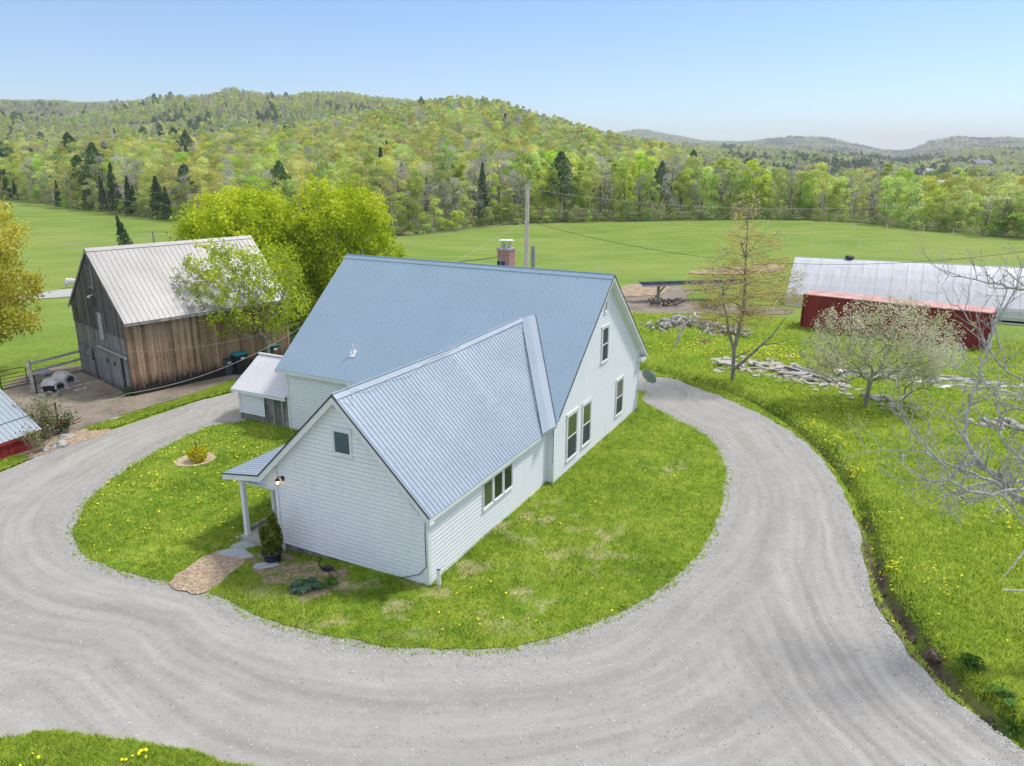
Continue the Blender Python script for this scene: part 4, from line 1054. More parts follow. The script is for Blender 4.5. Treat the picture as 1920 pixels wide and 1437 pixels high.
o = mb.build('reflector', m_dish, dish, True); sm = o.modifiers.new('solid', 'SOLIDIFY'); sm.thickness = .015
mb = MB(); f_ = Mx @ Vector((0, -.12, .45)); mb.tube([Mx @ Vector((0, -.40, .05)), f_], .012, 5); mb.tube([f_, f_ + Vector((.08, -.09, .03))], .04, 8); mb.build('feed_arm', m_galv, dish)
# porch lamp
lamp = empty('wall_lamp', tuple(hw(0, 5.9)[:2]) + (2.42,), HT, 'black wall lantern glowing beside the porch gable', 'wall lamp')
mb = MB(); mb.box(-.06, -.02, -.16, -.05, .05, .22); mb.tube([(-.05, -.1, .16), (-.16, -.06, .22), (-.19, .0, .17)], .018, 6); mb.tube([(-.19, .0, .17), (-.19, 0, .10)], [.03, .10], 6)
for k in range(4): a = k * pi / 2 + .4; mb.tube([(-.19 + cos(a) * .08, sin(a) * .08, .1), (-.19 + cos(a) * .07, sin(a) * .07, -.06)], .006, 4)
mb.tube([(-.19, 0, -.05), (-.19, 0, -.065)], .075, 6); mb.build('housing', m_black, lamp)
mb = MB(); mb.tube([(-.19, 0, -.045), (-.19, 0, .09)], [.05, .055], 8); mb.build('lantern_glass', m_bulb, lamp)

# ------------------------------------------------------------------ barn
BT = radians(48.9); BX, BY = -21.36, 40.28
barn = empty('barn', (BX, BY, 0), BT, 'tall weathered board barn with pale metal roof and sliding door behind the drive', 'barn')
bW, bL, bZE, bZR = 7.56, 10.12, 4.22, 7.96
def boards(mb, fn, s0, s1, zlo, zhi, bw, seed, jit=.012, gap=.012):
    r = random.Random(seed); s = s0
    while s < s1 - .01:
        w_ = min(bw * r.uniform(.85, 1.15), s1 - s); e = s + w_ - gap; o_ = r.uniform(0, jit)
        a, b = (fn(s, zlo(s) if callable(zlo) else zlo, o_)), (fn(e, zlo(e) if callable(zlo) else zlo, o_))
        c, d = (fn(e, zhi(e) if callable(zhi) else zhi, o_)), (fn(s, zhi(s) if callable(zhi) else zhi, o_))
        mb.face([a, b, c, d]); s += w_
gab = lambda s: bZR - (bZR - bZE - .18) * abs(s - bW / 2) / (bW / 2) - .1
B_front = lambda s, h, o_: (-o_, s, h)      # gable seen from the yard, along local y
B_long = lambda s, h, o_: (s, -o_, h)
mb = MB(); mb.box(.03, bL - .03, .03, bW - .03, -.5, 4.0); mb.build('frame', m_dark, barn)
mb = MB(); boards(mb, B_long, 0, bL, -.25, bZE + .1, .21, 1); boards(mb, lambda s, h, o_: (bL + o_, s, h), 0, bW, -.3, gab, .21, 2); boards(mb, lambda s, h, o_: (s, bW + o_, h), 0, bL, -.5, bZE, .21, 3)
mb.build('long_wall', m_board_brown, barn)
mb = MB(); boards(mb, lambda s, h, o_: (-o_ - .03, s, h), 0, bW, 3.25, gab, .20, 4); mb.build('gable_wall', m_board_grey, barn)
mb = MB(); boards(mb, B_front, 0, bW, -.5, 3.35, .22, 5, .006); mb.build('lower_wall', m_board_low, barn)
mb = MB(); boards(mb, lambda s, h, o_: (-o_ - .10, s, h), 1.0, 4.6, -.3, 2.1, .22, 6, .008)
dr = mb.build('sliding_door', m_board_low, barn)
mb = MB(); mb.bar((-.16, .02, 2.22), (-.16, 4.0, 2.30), .08, .13); mb.build('door_track', m_galv, barn)
mb = MB()
for s in (1.9, 2.9):
    mb = MB(); mb.box(-.125, -.11, s - .13, s + .13, 1.45, 1.7); mb.build('door_hole', m_dark, dr)
mb = MB(); mb.box(-.15, -.10, 5.0, 5.06, -.3, 1.2); mb.box(-.14, -.1, 5.7, 5.95, 1.5, 1.6); mb.build('latch', m_galv, barn)
mb = MB(); boards(mb, lambda s, h, o_: (-o_ - .10, s, h), 5.2, 7.35, -.45, 1.9, .22, 8, .006); mb.build('side_door', m_board_low, barn)
# louvred vent
mb = MB(); mb.box(-.07, -.04, 3.45, 4.1, 5.95, 7.15); lv = mb.build('louvre', m_dark, barn)
mb = MB()
for k in range(8): mb.bar((-.10, 3.45, 6.05 + k * .14), (-.10, 4.1, 6.05 + k * .14), .07, .05)
mb.box(-.12, -.05, 3.38, 3.45, 5.9, 7.2); mb.box(-.12, -.05, 4.1, 4.17, 5.9, 7.2); mb.box(-.12, -.05, 3.4, 4.15, 5.72, 5.92); mb.build('slat', m_board_low, lv)
mb = MB(); mb.box(-.085, -.045, 3.0, 3.55, 2.75, 4.35); mb.build('loft_shutter', noisy('pale_grey_board', (.34, .36, .37), (.46, .48, .48), 2, .8), barn)
mb = MB(); mb.box(-.05, -.03, 3.45, 4.0, 4.6, 5.3); mb.build('loft_opening', m_dark, barn)
mb = MB(); mb.tube([(-.05, 3.75, 5.35), (-.25, 3.75, 5.3)], .03, 6); mb.tube([(-.25, 3.75, 5.32), (-.32, 3.75, 5.2)], [.05, .11], 8); mb.build('flood_lamp', m_whitemetal, barn)
mb = MB(); mb.box(-.06, -.001, -.02, .12, -.3, 4.2); mb.build('corner_post', m_board_brown, barn)
mb = MB(); mb.box(bL - .1, bL + .03, -.04, .05, -.3, 4.2); mb.build('corner_post', m_board_brown, barn)
sl = (bZR - bZE) / (bW / 2 + .32); oe = .32; og = .12
mb = MB(); ze_ = bZR - sl * (bW / 2 + oe)
ribbed(mb, (-og, -oe, ze_), (bL + og, -oe, ze_), (-og, bW / 2, bZR), (bL + og, bW / 2, bZR), .305, .022, .05)
ribbed(mb, (bL + og, bW + oe, ze_), (-og, bW + oe, ze_), (bL + og, bW / 2, bZR), (-og, bW / 2, bZR), .305, .022, .05)
br_ = mb.build('roof', m_roof_barn, barn)
mb = MB()
for sg in (-1, 1):
    mb.face([(-og, bW / 2, bZR + .05), (bL + og, bW / 2, bZR + .05), (bL + og, bW / 2 + sg * .2, bZR + .05 - .2 * sl), (-og, bW / 2 + sg * .2, bZR + .05 - .2 * sl)])
mb.build('ridge_cap', m_roof_barn, br_)
mb = MB(); rake(mb, lambda s, z, o_: (-og + o_ - .01, s, z), [(-oe, ze_ - .03), (bW / 2, bZR - .03), (bW + oe, ze_ - .03)], .16, .03); mb.bar((-og, -oe + .01, ze_ - .1), (bL + og, -oe + .01, ze_ - .1), .03, .14); mb.build('rake_board', m_oldwood, barn)

# red shed at the left edge
rp_ = at(75, 838); RT = radians(47)
rs = empty('red_shed', (rp_.x, rp_.y, h1(rp_.x, rp_.y)), RT, 'low red painted shed with grey ribbed metal roof at the left edge', 'shed')
# local x runs along the eave away from the corner to the near left, local y to the back
# the eave runs to the lower left of the picture
g2 = at(-30, 877); dv = Vector((g2.x - rp_.x, g2.y - rp_.y)); RT = atan2(dv.y, dv.x); rs.rotation_euler[2] = RT
mb = MB(); mb.box(0, 6, -4.2, 0, -.2, .92); mb.build('wall', m_red, rs)
mb = MB()
for k in range(20): mb.box(k * .3, k * .3 + .28, .0, .012 + .006 * (k % 2), -.15, .90)
for k in range(14): mb.box(-.012 - .006 * (k % 2), .0, -k * .3 - .28, -k * .3, -.15, .90)
mb.build('siding', m_red, rs)
mb = MB(); ribbed(mb, (-.12, .18, .86), (6.1, .18, .86), (-.12, -2.1, 2.55), (6.1, -2.1, 2.55), .24, .02, .05); ribbed(mb, (6.1, -4.4, .86), (-.12, -4.4, .86), (6.1, -2.1, 2.55), (-.12, -2.1, 2.55), .24, .02, .05)
mb.build('roof', m_roof_shed, rs)
mb = MB(); mb.box(-.08, 6, .13, .16, .70, .84); rake(mb, lambda s, z, o_: (-.11 + o_, s, z), [(.16, .83), (-2.1, 2.5), (-4.4, .83)], .13, .03)
mb.face([(0.0, 0, .9), (0.0, -2.1, 2.42), (0.0, -4.2, .9)]); mb.build('fascia', m_red, rs)
mb = MB(); mb.bar((-.13, -.55, 1.43), (6.1, -.55, 1.43), .02, .02); mb.build('sheet_joint', m_dark, rs)
#@@OBJECTS
# ------------------------------------------------------------------ yard objects
def rootat(name, u, v, label, cat, group=None, rz=0.0, dz=0.0):
    p = at(u, v); return empty(name, (p.x, p.y, h1(p.x, p.y) + dz), rz, label, cat, group)

# wheeled bins
def make_bin(body, lid, hgt=1.08, w=.58):
    hgt *= 1.12; w *= 1.15
    r = empty('wheelie_bin'); mb = MB(); b0, b1 = w * .38, w * .5
    P = lambda k, z: [(-k, -k, z), (k, -k, z), (k, k, z), (-k, k, z)]
    lo, hi = P(b0, .06), P(b1, hgt - .08)
    mb.face(lo[::-1]); mb.face(hi)
    for i in range(4): j = (i + 1) % 4; mb.face([lo[i], lo[j], hi[j], hi[i]])
    mb.box(-b1 - .02, b1 + .02, -b1 - .02, b1 + .02, hgt - .16, hgt - .10)
    mb.build('body', body, r)
    mb = MB(); k = b1 + .035; mb.box(-k, k, -k, k, hgt - .08, hgt - .03)
    q = [(-k, -k, hgt - .03), (k, -k, hgt - .03), (k, k, hgt - .03), (-k, k, hgt - .03)]; t_ = [(-k * .8, -k * .8, hgt + .03), (k * .8, -k * .8, hgt + .03), (k * .8, k * .8, hgt + .05), (-k * .8, k * .8, hgt + .05)]
    mb.face(t_)
    for i in range(4): j = (i + 1) % 4; mb.face([q[i], q[j], t_[j], t_[i]])
    mb.tube([(-.2, k + .05, hgt - .03), (.2, k + .05, hgt - .03)], .02, 6); mb.build('lid', lid, r)
    for sx in (-1, 1):
        mb = MB(); mb.tube([(sx * (b0 + .02), b0 + .06, .12), (sx * (b0 + .08), b0 + .06, .12)], .12, 12); mb.build('wheel', m_rubber, r)
    mb = MB(); mb.box(-.12, .12, -b1 - .035, -b1 - .02, hgt - .34, hgt - .24); mb.build('label_plate', m_white, r)
    return r
for (u, v, body, lid, hg, w, rz, lb) in (
    (427, 703, m_plastic_green, m_plastic_dark, 1.0, .52, 2.35, 'grey-green wheeled bin, leftmost in the row against the barn boards'),
    (450, 701, m_plastic_dark, m_plastic_teal, 1.22, .72, 2.4, 'dark bin with teal lid standing next to the grey-green bin'),
    (466, 688, m_plastic_dark, m_plastic_green, 1.15, .66, 2.3, 'dark bin half hidden between the teal-lidded bin and the maple trunk'),
    (494, 690, m_plastic_dark, m_plastic_dark, 1.0, .6, 2.3, 'low black bin behind the shed roof right of the maple trunk'),
    (511, 683, m_plastic_dark, m_plastic_teal, 1.22, .72, 2.35, 'dark bin with teal lid standing right of the maple trunk'),
    (533, 674, m_plastic_dark, m_plastic_dark, 1.25, .74, 2.2, 'black bin at the right end of the row beside the barn corner')):
    b = make_bin(body, lid, hg, w); p = at(u, v); b.location = (p.x, p.y, h1(p.x, p.y)); b.rotation_euler[2] = BT + (0.1 if rz > 2.3 else -.1)
    tagit(b, lb, 'bin', 'bins along the barn wall')

# double calf hutch and the dog
def hutch(u, v, rz, label):
    r = rootat('calf_hutch', u, v, label, 'animal hutch', 'plastic hutches in the barnyard', rz)
    mb = MB(); n = 9; prof_ = []
    for i in range(n): 
        a = pi * i / (n - 1); prof_.append((-.62 * cos(a) * (1 if abs(cos(a)) < .9 else 1.05), .78 * sin(a) ** .7))
    def ring(y, k): return [(x * k, y, z * k) for x, z in prof_]
    A_, B_, C_ = ring(-.55, .92), ring(-.05, 1), ring(.7, .95)
    for P, Q in ((A_, B_), (B_, C_)):
        for i in range(n - 1): mb.face([P[i], P[i + 1], Q[i + 1], Q[i]])
    mb.face(C_[::-1])
    door = [(-.30, -.56, .02), (-.30, -.56, .38), (-.15, -.56, .54), (.15, -.56, .54), (.30, -.56, .38), (.30, -.56, .02)]
    # front around the door
    outer = A_; mb.face([outer[0], outer[1], door[1], door[0]]); mb.face([outer[1], outer[2], outer[3], door[2], door[1]]); mb.face([outer[3], outer[4], outer[5], door[3], door[2]])
    mb.face([outer[5], outer[6], outer[7], door[4], door[3]]); mb.face([outer[7], outer[8], door[5], door[4]])
    mb.build('shell', m_hutch, r)
    mb = MB(); mb.box(-.72, .72, -.66, .76, .0, .055); mb.box(-.16, .16, -.35, .5, .74, .80); mb.build('rim', m_hutch, r)
    return r
h1_, h2_ = at(104, 731), at(123, 718); hv_ = h2_ - h1_; ha_ = atan2(hv_.y, hv_.x)
for (hp, lb) in ((h2_, 'beige plastic hutch nearest the barn door'), (h1_, 'beige plastic hutch joined to the left side of the other hutch')):
    hh_ = hutch(104, 731, ha_ - .55, lb); hh_.location = (hp.x, hp.y, h1(hp.x, hp.y)); hh_.scale = (.78, .85, .85)

def skin_body(name, nodes, edges, mats, parent=None, sub=2):
    me = bpy.data.meshes.new(name); me.from_pydata([n_[0] for n_ in nodes], edges, []); o = bpy.data.objects.new(name, me); COL.objects.link(o)
    for m_ in (mats if isinstance(mats, (list, tuple)) else [mats]): me.materials.append(m_)
    sk_ = o.modifiers.new('skin', 'SKIN'); sk_.use_smooth_shade = True
    for i, n_ in enumerate(nodes):
        me.skin_vertices[0].data[i].radius = n_[1] if hasattr(n_[1], '__len__') else (n_[1], n_[1])
    me.skin_vertices[0].data[0].use_root = True
    ss_ = o.modifiers.new('sub', 'SUBSURF'); ss_.levels = sub; ss_.render_levels = sub
    if parent: o.parent = parent
    return o
m_dog = mat('dog_coat', rough=.8); t = NT(m_dog); s_ = t.sep(t.coord('Object'))
wh = t.math('MAXIMUM', t.ramp(s_[2], [(.20, 1), (.26, 0)]), t.math('MULTIPLY', t.math('GREATER_THAN', s_[0], .38), t.math('LESS_THAN', s_[0], .50)))
t.col(t.mix(wh, (.012, .012, .016), (.55, .53, .48)))
dg = empty('dog', tuple(at(96, 743)), radians(-8), 'black dog with white legs and collar patch standing by the hutches', 'dog')
N_ = [((0, 0, .46), (.13, .15)), ((-.20, 0, .47), (.11, .12)), ((-.36, 0, .48), (.10, .11)), ((.20, 0, .46), (.13, .16)), ((.34, 0, .49), (.11, .13)), ((.46, 0, .56), .075), ((.56, 0, .60), .082), ((.66, 0, .57), .05), ((.73, 0, .555), .034),
      ((-.48, 0, .50), .03), ((-.58, .02, .42), .025), ((-.66, .03, .38), .018)]
E_ = [(0, 1), (1, 2), (0, 3), (3, 4), (4, 5), (5, 6), (6, 7), (7, 8), (2, 9), (9, 10), (10, 11)]
for sy in (-1, 1):
    b_ = len(N_); N_ += [((.28, sy * .08, .34), .06), ((.27, sy * .085, .20), .035), ((.28, sy * .085, .05), .028), ((.32, sy * .085, .02), .03)]; E_ += [(3, b_), (b_, b_ + 1), (b_ + 1, b_ + 2), (b_ + 2, b_ + 3)]
    b_ = len(N_); N_ += [((-.30, sy * .08, .35), .075), ((-.28, sy * .09, .24), .045), ((-.38, sy * .09, .17), .03), ((-.36, sy * .09, .04), .026), ((-.32, sy * .09, .02), .03)]; E_ += [(2, b_), (b_, b_ + 1), (b_ + 1, b_ + 2), (b_ + 2, b_ + 3), (b_ + 3, b_ + 4)]
    b_ = len(N_); N_ += [((.54, sy * .06, .67), .028), ((.53, sy * .085, .72), .012)]; E_ += [(6, b_), (b_, b_ + 1)]
skin_body('body', N_, E_, m_dog, dg)

# barnyard fence, gate, posts
def post(name, u, v, hgt, r_, m_, label, cat='fence post', group=None, lean=(0, 0), square=False):
    p = at(u, v); z = h1(p.x, p.y); mb = MB()
    if square: mb.bar((0, 0, -.3), (lean[0], lean[1], hgt), r_ * 2)
    else: mb.tube([(0, 0, -.3), (lean[0] * .5, lean[1] * .5, hgt * .5), (lean[0], lean[1], hgt)], [r_ * 1.08, r_, r_ * .92], 8)
    o = mb.build(name, m_, None, False, (p.x, p.y, z)); return tagit(o, label, cat, group)
post('fence_post', 61, 722, 1.5, .10, m_oldwood, 'thick weathered wooden post holding the rail fence beside the metal gate')
post('fence_post', 67, 735, 1.75, .09, m_palewood, 'leaning pale split post with peeling top beside the metal gate', lean=(-.25, .1))
def tpost(u, v, h_, label):
    p = at(u, v); mb = MB(); mb.bar((0, 0, -.2), (0, 0, h_), .055, .055); mb.bar((-.03, .02, h_ * .9), (.03, .02, h_ * .9), .03, .10)
    for k in range(6): mb.box(-.035, .035, -.045, -.03, h_ * .35 + k * .14, h_ * .35 + k * .14 + .05)
    o = mb.build('fence_post', m_black, None, False, (p.x, p.y, h1(p.x, p.y))); tagit(o, label, 'fence post'); return Vector((p.x, p.y, h1(p.x, p.y) + h_))
tpost(70, 740, 1.15, 'black steel post standing in stones left of the dog')
TP = tpost(110, 797, 1.2, 'black steel post carrying the wire above the red barrow')
pA = at(61, 722); pB = Vector((BX, BY, 0)) + Vector((cos(BT + pi / 2), sin(BT + pi / 2), 0)) * (bW - .1)
fr = empty('rail_fence', (pA.x, pA.y, 0), 0, 'grey wooden rail fence running from the gate post to the barn', 'fence')
for k, z in ((0, 1.30), (1, .80)):
    mb = MB(); e = Vector((pB.x - pA.x, pB.y - pA.y, 0)); mb.bar((0, 0, z), (e.x, e.y, z + .05), .05, .15); mb.build('rail', m_palewood, fr)
mb = MB(); e = Vector((pB.x - pA.x, pB.y - pA.y, 0)); mb.bar((0, 0, .12), (e.x, e.y, .12), .05, .12); mb.build('rail', m_oldwood, fr)
gA, gB = at(55, 722), at(-62, 748)
gt = empty('metal_gate', (gA.x, gA.y, h1(gA.x, gA.y)), 0, 'dark green tubular metal field gate at the left edge', 'gate')
gv = Vector((gB.x - gA.x, gB.y - gA.y, 0)); L_ = gv.length; gu = gv.normalized(); mb = MB(); hz_ = 1.15
mb.tube([gu * .05 + Vector((0, 0, .1)), gu * .05 + Vector((0, 0, hz_ - .1)), gu * .15 + Vector((0, 0, hz_)), gu * (L_ - .1) + Vector((0, 0, hz_)), gu * L_ + Vector((0, 0, hz_ - .1)), gu * L_ + Vector((0, 0, .1)), gu * .05 + Vector((0, 0, .1))], .026, 6)
m_gate = mat('dark_green_paint', (.02, .035, .03), .5); mb.build('frame', m_gate, gt)
mb = MB()
for z in (.28, .46, .66, .88): mb.tube([gu * .05 + Vector((0, 0, z)), gu * L_ + Vector((0, 0, z))], .02, 6)
mb.build('bars', m_gate, gt); 
for f_ in (.45, .8):
    mb = MB(); mb.bar(gu * L_ * f_ + Vector((0, 0, .1)), gu * L_ * f_ + Vector((0, 0, hz_)), .04, .05); mb.build('upright', m_gate, gt)

# rocks
def rock(u, v, s, seed, label, group=None, m_=None, flat=.55, name='rock', dz=0):
    p = at(u, v); mb = MB(); mb.blob((0, 0, s * flat * .2), s * .36, s * .28, s * flat * .36, seed, .22, 8, 5, rot=seed * 1.3)
    o = mb.build(name, m_ or m_rock, None, False, (p.x, p.y, h1(p.x, p.y) + dz)); return tagit(o, label, 'rock', group)
for i, (u, v, s) in enumerate([(330, 1083, .34), (345, 1073, .22), (356, 1064, .22), (368, 1056, .30), (381, 1047, .24), (393, 1039, .22), (404, 1030, .34), (412, 1027, .3), (424, 1023, .26), (434, 1017, .34), (446, 1012, .40), (459, 1008, .28)]):
    rock(u, v, s, i, 'small stone in the row edging the wood chip path to the porch', 'edging stones beside the wood chip path')
rock(113, 838, 1.1, 31, 'large white boulder lying in wood chips beside the drive', 'pale boulders by the red shed', flat=.5); rock(101, 842, .55, 32, 'small white boulder between the two larger ones by the red shed', 'pale boulders by the red shed'); rock(85, 847, .75, 33, 'white boulder closest to the corner of the red shed', 'pale boulders by the red shed')
rock(125, 822, 1.0, 34, 'flat grey stone below the red barrow', flat=.35); rock(105, 742, .75, 35, 'pale round rock in front of the dog')
for i, (u, v, s) in enumerate([(74, 744, .5), (82, 744, .6), (63, 734, .5), (62, 727, .45), (68, 731, .4)]): rock(u, v, s, 40 + i, 'pale rock heaped around the black steel post', 'rocks around the steel post')
for i, (u, v) in enumerate([(160, 728), (150, 731), (143, 733)]): rock(u, v, .5, 50 + i, 'low stone in the line crossing the barnyard dirt', 'stones across the barnyard', flat=.3)
rock(219, 787, .9, 61, 'pale flat slab lying on the verge grass below the barn', flat=.25)
rock(645, 1104, .75, 62, 'brown mossy boulder sunk in grass in front of the farmhouse', m_=noisy('mossy_stone', (.30, .24, .12), (.46, .38, .22), 4, .9), flat=.4)
rock(654, 1073 + 26, .3, 63, 'small pale stone beside the mossy boulder'); rock(560, 1047, .2, 64, 'small tan stone beside the house foundation')
mb = MB(); 
pl = at(135, 727); pr2 = at(146, 722)
o = MB(); o.bar((0, 0, .05), (pr2.x - pl.x + 1.0, pr2.y - pl.y + .6, .05), .12, .08); tagit(o.build('plank', m_palewood, None, False, (pl.x, pl.y, h1(pl.x, pl.y))), 'pale plank lying on the barnyard dirt', 'plank')
p = at(193, 716); o = MB(); o.bar((0, 0, .08), (.9, .2, .1), .3, .12); tagit(o.build('plank', m_oldwood, None, False, (p.x, p.y, h1(p.x, p.y))), 'weathered plank at the foot of the barn sliding door', 'plank')
p = at(84, 704); o = MB(); o.blob((0, 0, .15), .45, .3, .2, 3, .3); tagit(o.build('feed_sack', noisy('blue_grey_sack', (.25, .33, .42), (.55, .55, .50), 5, .8), None, False, (p.x, p.y, h1(p.x, p.y))), 'blue and white sack lying behind the hutches', 'sack')

# slabs
for i, (u, v, a, b, lb) in enumerate([(459, 1027, .52, .34, 'grey slate stepping stone nearest the porch'), (437, 1042, .56, .36, 'grey slate stepping stone at the top of the wood chip path'), (455, 1046, .40, .27, 'small grey slate stepping stone below the other two'), (499, 1066, .50, .30, 'grey slate stepping stone lying alone below the flower pot')]):
    p = at(u, v); rz = [.5, .2, -.2, .1][i]; r = random.Random(i); mb = MB(); n = 7
    P = [((cos(2 * pi * k / n) * a * r.uniform(.85, 1.1)), sin(2 * pi * k / n) * b * r.uniform(.85, 1.1)) for k in range(n)]
    mb.face([(x, y, .04) for x, y in P]); 
    for k in range(n): j = (k + 1) % n; mb.face([(P[k][0], P[k][1], -.04), (P[j][0], P[j][1], -.04), (P[j][0], P[j][1], .04), (P[k][0], P[k][1], .04)])
    tagit(mb.build('stepping_stone', m_slate, None, False, (p.x, p.y, h1(p.x, p.y) + .075), rz), lb, 'stepping stone', 'slate stepping stones at the porch')

# leafy clumps --------------------------------------------------------
def leaf_mesh(name, P, size, material, seed=0, tintbase=None, flat=.0, elong=1.0, updir=None):
    rng = np.random.default_rng(seed); N = len(P); n = rng.normal(0, 1, (N, 3)); n[:, 2] += flat; n /= np.linalg.norm(n, axis=1)[:, None]
    a = np.cross(n, rng.normal(0, 1, (N, 3))); a /= np.linalg.norm(a, axis=1)[:, None] + 1e-9; b = np.cross(n, a)
    s = (size * rng.uniform(.6, 1.35, N))[:, None]; U = a * s * .5 * elong; V_ = b * s * .5
    A = np.stack([P - U, P + V_ * .8, P + U, P - V_ * .8], 1).reshape(-1, 3); F = np.arange(4 * N).reshape(N, 4)
    ti = rng.uniform(0, 1, N) if tintbase is None else np.clip(tintbase + rng.normal(0, .16, N), 0, 1)
    return np_mesh(name, A, F, material, {'tint': ('FACE', ti)})
def ball_pts(rng, n, rx, ry, rz, c=(0, 0, 0), shell=.5):
    d = rng.normal(0, 1, (n, 3)); d /= np.linalg.norm(d, axis=1)[:, None]; r = rng.uniform(shell, 1, n) ** .6
    return d * r[:, None] * np.array([rx, ry, rz]) + np.array(c)
rng = np.random.default_rng(11)
# potted conifer
pt = rootat('potted_shrub', 512, 1056, 'olive green conifer shrub in a black plastic pot beside the porch', 'potted shrub')
mb = MB(); k = 20
for rr_, z_ in ((.24, 0), (.33, .42), (.37, .42), (.37, .50), (.33, .50), (.31, .42), (.0, .42)):
    for j in range(k): a = 2 * pi * j / k; mb.v.append((cos(a) * rr_, sin(a) * rr_, z_))
for i in range(6):
    for j in range(k): mb.f.append((i * k + j, i * k + (j + 1) % k, (i + 1) * k + (j + 1) % k, (i + 1) * k + j)); mb.mi.append(0)
mb.build('pot', noisy('black_pot', (.025, .03, .035), (.055, .06, .065), 5, .5), pt, True)
P = np.concatenate([ball_pts(rng, 2600, .36, .36, .52, (0, 0, 1.0), .25), ball_pts(rng, 700, .22, .22, .3, (0, 0, 1.45), .1), ball_pts(rng, 260, .36, .36, .08, (0, 0, .50), .1)])
P = P * (1 + .16 * np.sin(P[:, [1, 2, 0]] * 13))
link('foliage', leaf_mesh('foliage', P, .07, L_cedar, 2, elong=2.2), pt)
# round bush by the shed
bs = rootat('shrub', 496, 786, 'round dark green shrub against the shed foundation', 'shrub'); link('foliage', leaf_mesh('foliage', ball_pts(rng, 2600, .60, .50, .45, (0, 0, .36), .5), .10, L_bush, 3), bs)
mb = MB(); mb.tube([(0, 0, -.1), (0, 0, .3)], .04, 5); mb.build('stem', m_bark_d, bs)
# yellow bush
yb = rootat('flowering_shrub', 373, 868, 'small round yellow flowering shrub in a ring of dry mulch', 'shrub'); link('foliage', leaf_mesh('foliage', ball_pts(rng, 900, .42, .42, .34, (0, 0, .40), .45), .085, L_yel, 4), yb)
mb = MB()
for k in range(9): a = k * .7; mb.tube([(0, 0, 0), (cos(a) * .2, sin(a) * .2, .3), (cos(a) * .32, sin(a) * .32, .5)], .01, 4)
mb.tube([(0, 0, .3), (-.05, 0, .95)], .022, 5); mb.tube([(-.05, 0, .95), (-.12, 0, 1.0)], .02, 4); mb.build('stem', m_bark_d, yb)
# rhubarb-like plant and leafy plants
def rosette(u, v, n, R_, s, m_, name, label, seed, cat='plant'):
    r = random.Random(seed); p = at(u, v); o = empty(name, (p.x, p.y, h1(p.x, p.y) + .05), 0, label, cat); mb = MB(); ms_ = MB()
    for k in range(n):
        a = 2 * pi * k / n + r.uniform(-.3, .3); d = R_ * r.uniform(.35, 1); h_ = r.uniform(.10, .32) * (1.25 - d / R_) + .08; c = Vector((cos(a) * d, sin(a) * d, h_))
        ms_.tube([(0, 0, 0), (c.x * .6, c.y * .6, h_ * .9), tuple(c)], .012, 4); w = s * r.uniform(.7, 1.15); f_ = Vector((cos(a), sin(a), -.35)); sd_ = Vector((-sin(a), cos(a), 0))
        pts = [c - f_ * w * .35, c - f_ * w * .1 + sd_ * w * .45, c + f_ * w * .35 + sd_ * w * .38 + Vector((0, 0, .02)), c + f_ * w * .7, c + f_ * w * .35 - sd_ * w * .38 + Vector((0, 0, .03)), c - f_ * w * .1 - sd_ * w * .45]
        mid = c + f_ * w * .15 + Vector((0, 0, -.03))
        for i in range(6): mb.face([mid, pts[i], pts[(i + 1) % 6]])
    mb.build('leaves', m_, o); ms_.build('stems', m_, o)
rosette(573, 1108, 22, .42, .26, L_rhub, 'rhubarb_plant', 'grey-green broad-leaved plant in the bed in front of the farmhouse', 1)
rosette(617, 1103, 16, .26, .13, L_herb, 'leafy_plant', 'small bright green leafy plant beside the metal bird', 2)
rosette(1876, 1312, 10, .32, .20, leaf_mat('burdock_leaves', [(.10, .22, .04), (.19, .34, .08), (.30, .45, .15)], .3), 'leafy_plant', 'broad pale green leafed weed on the ditch bank at the lower right', 3)
rosette(1812, 1290, 46, .32, .10, L_herb, 'leafy_plant', 'clump of small-leaved weeds on the ditch bank beside the earth clods', 4)
rosette(1895, 1385, 34, .45, .10, L_herb, 'leafy_plant', 'low creeping weed spilling over the ditch edge at the lower right corner', 5)
# brush by the red shed
def brush(u, v, n, R_, hgt, leaves, m_l, label, seed, name='bush', cat='bush', ls=.09):
    r = random.Random(seed); p = at(u, v); o = empty(name, (p.x, p.y, h1(p.x, p.y)), 0, label, cat); mb = MB(); tips = []
    for k in range(n):
        a = r.uniform(0, 2 * pi); b = r.uniform(.1, 1) * R_; q = Vector((cos(a) * R_ * .25 * r.random(), sin(a) * R_ * .25 * r.random(), -.05)); P = [q]; h_ = hgt * r.uniform(.55, 1)
        for i in range(1, 5): f_ = i / 4; P.append(Vector((q.x + cos(a) * b * f_ + r.uniform(-.06, .06), q.y + sin(a) * b * f_ + r.uniform(-.06, .06), h_ * f_ ** .8)))
        mb.tube(P, [.018, .014, .010, .007, .004], 4); tips += P[1:]
        for _ in range(3):
            s = r.choice(P[1:4]); e = s + Vector((r.uniform(-.35, .35), r.uniform(-.35, .35), r.uniform(.1, .4))); mb.tube([s, e], [.007, .003], 3); tips += [e, (s + e) / 2]
    mb.build('stems', m_bark, o)
    T = np.array([tuple(x) for x in tips]); g = np.random.default_rng(seed); P = T[g.integers(0, len(T), leaves)] + g.normal(0, .09, (leaves, 3)); link('leaves', leaf_mesh('leaves', P, ls, m_l, seed), o)
brush(90, 822, 34, 1.0, 2.2, 1500, L_weed, 'sparse twiggy bush with pale leaves at the corner of the red shed', 5)
brush(72, 850, 16, .8, 1.4, 500, L_weed, 'thin shoots growing against the red shed wall', 6)
brush(122, 815, 12, .5, 1.1, 500, L_bush, 'small leafy bush growing through the red barrow', 7)
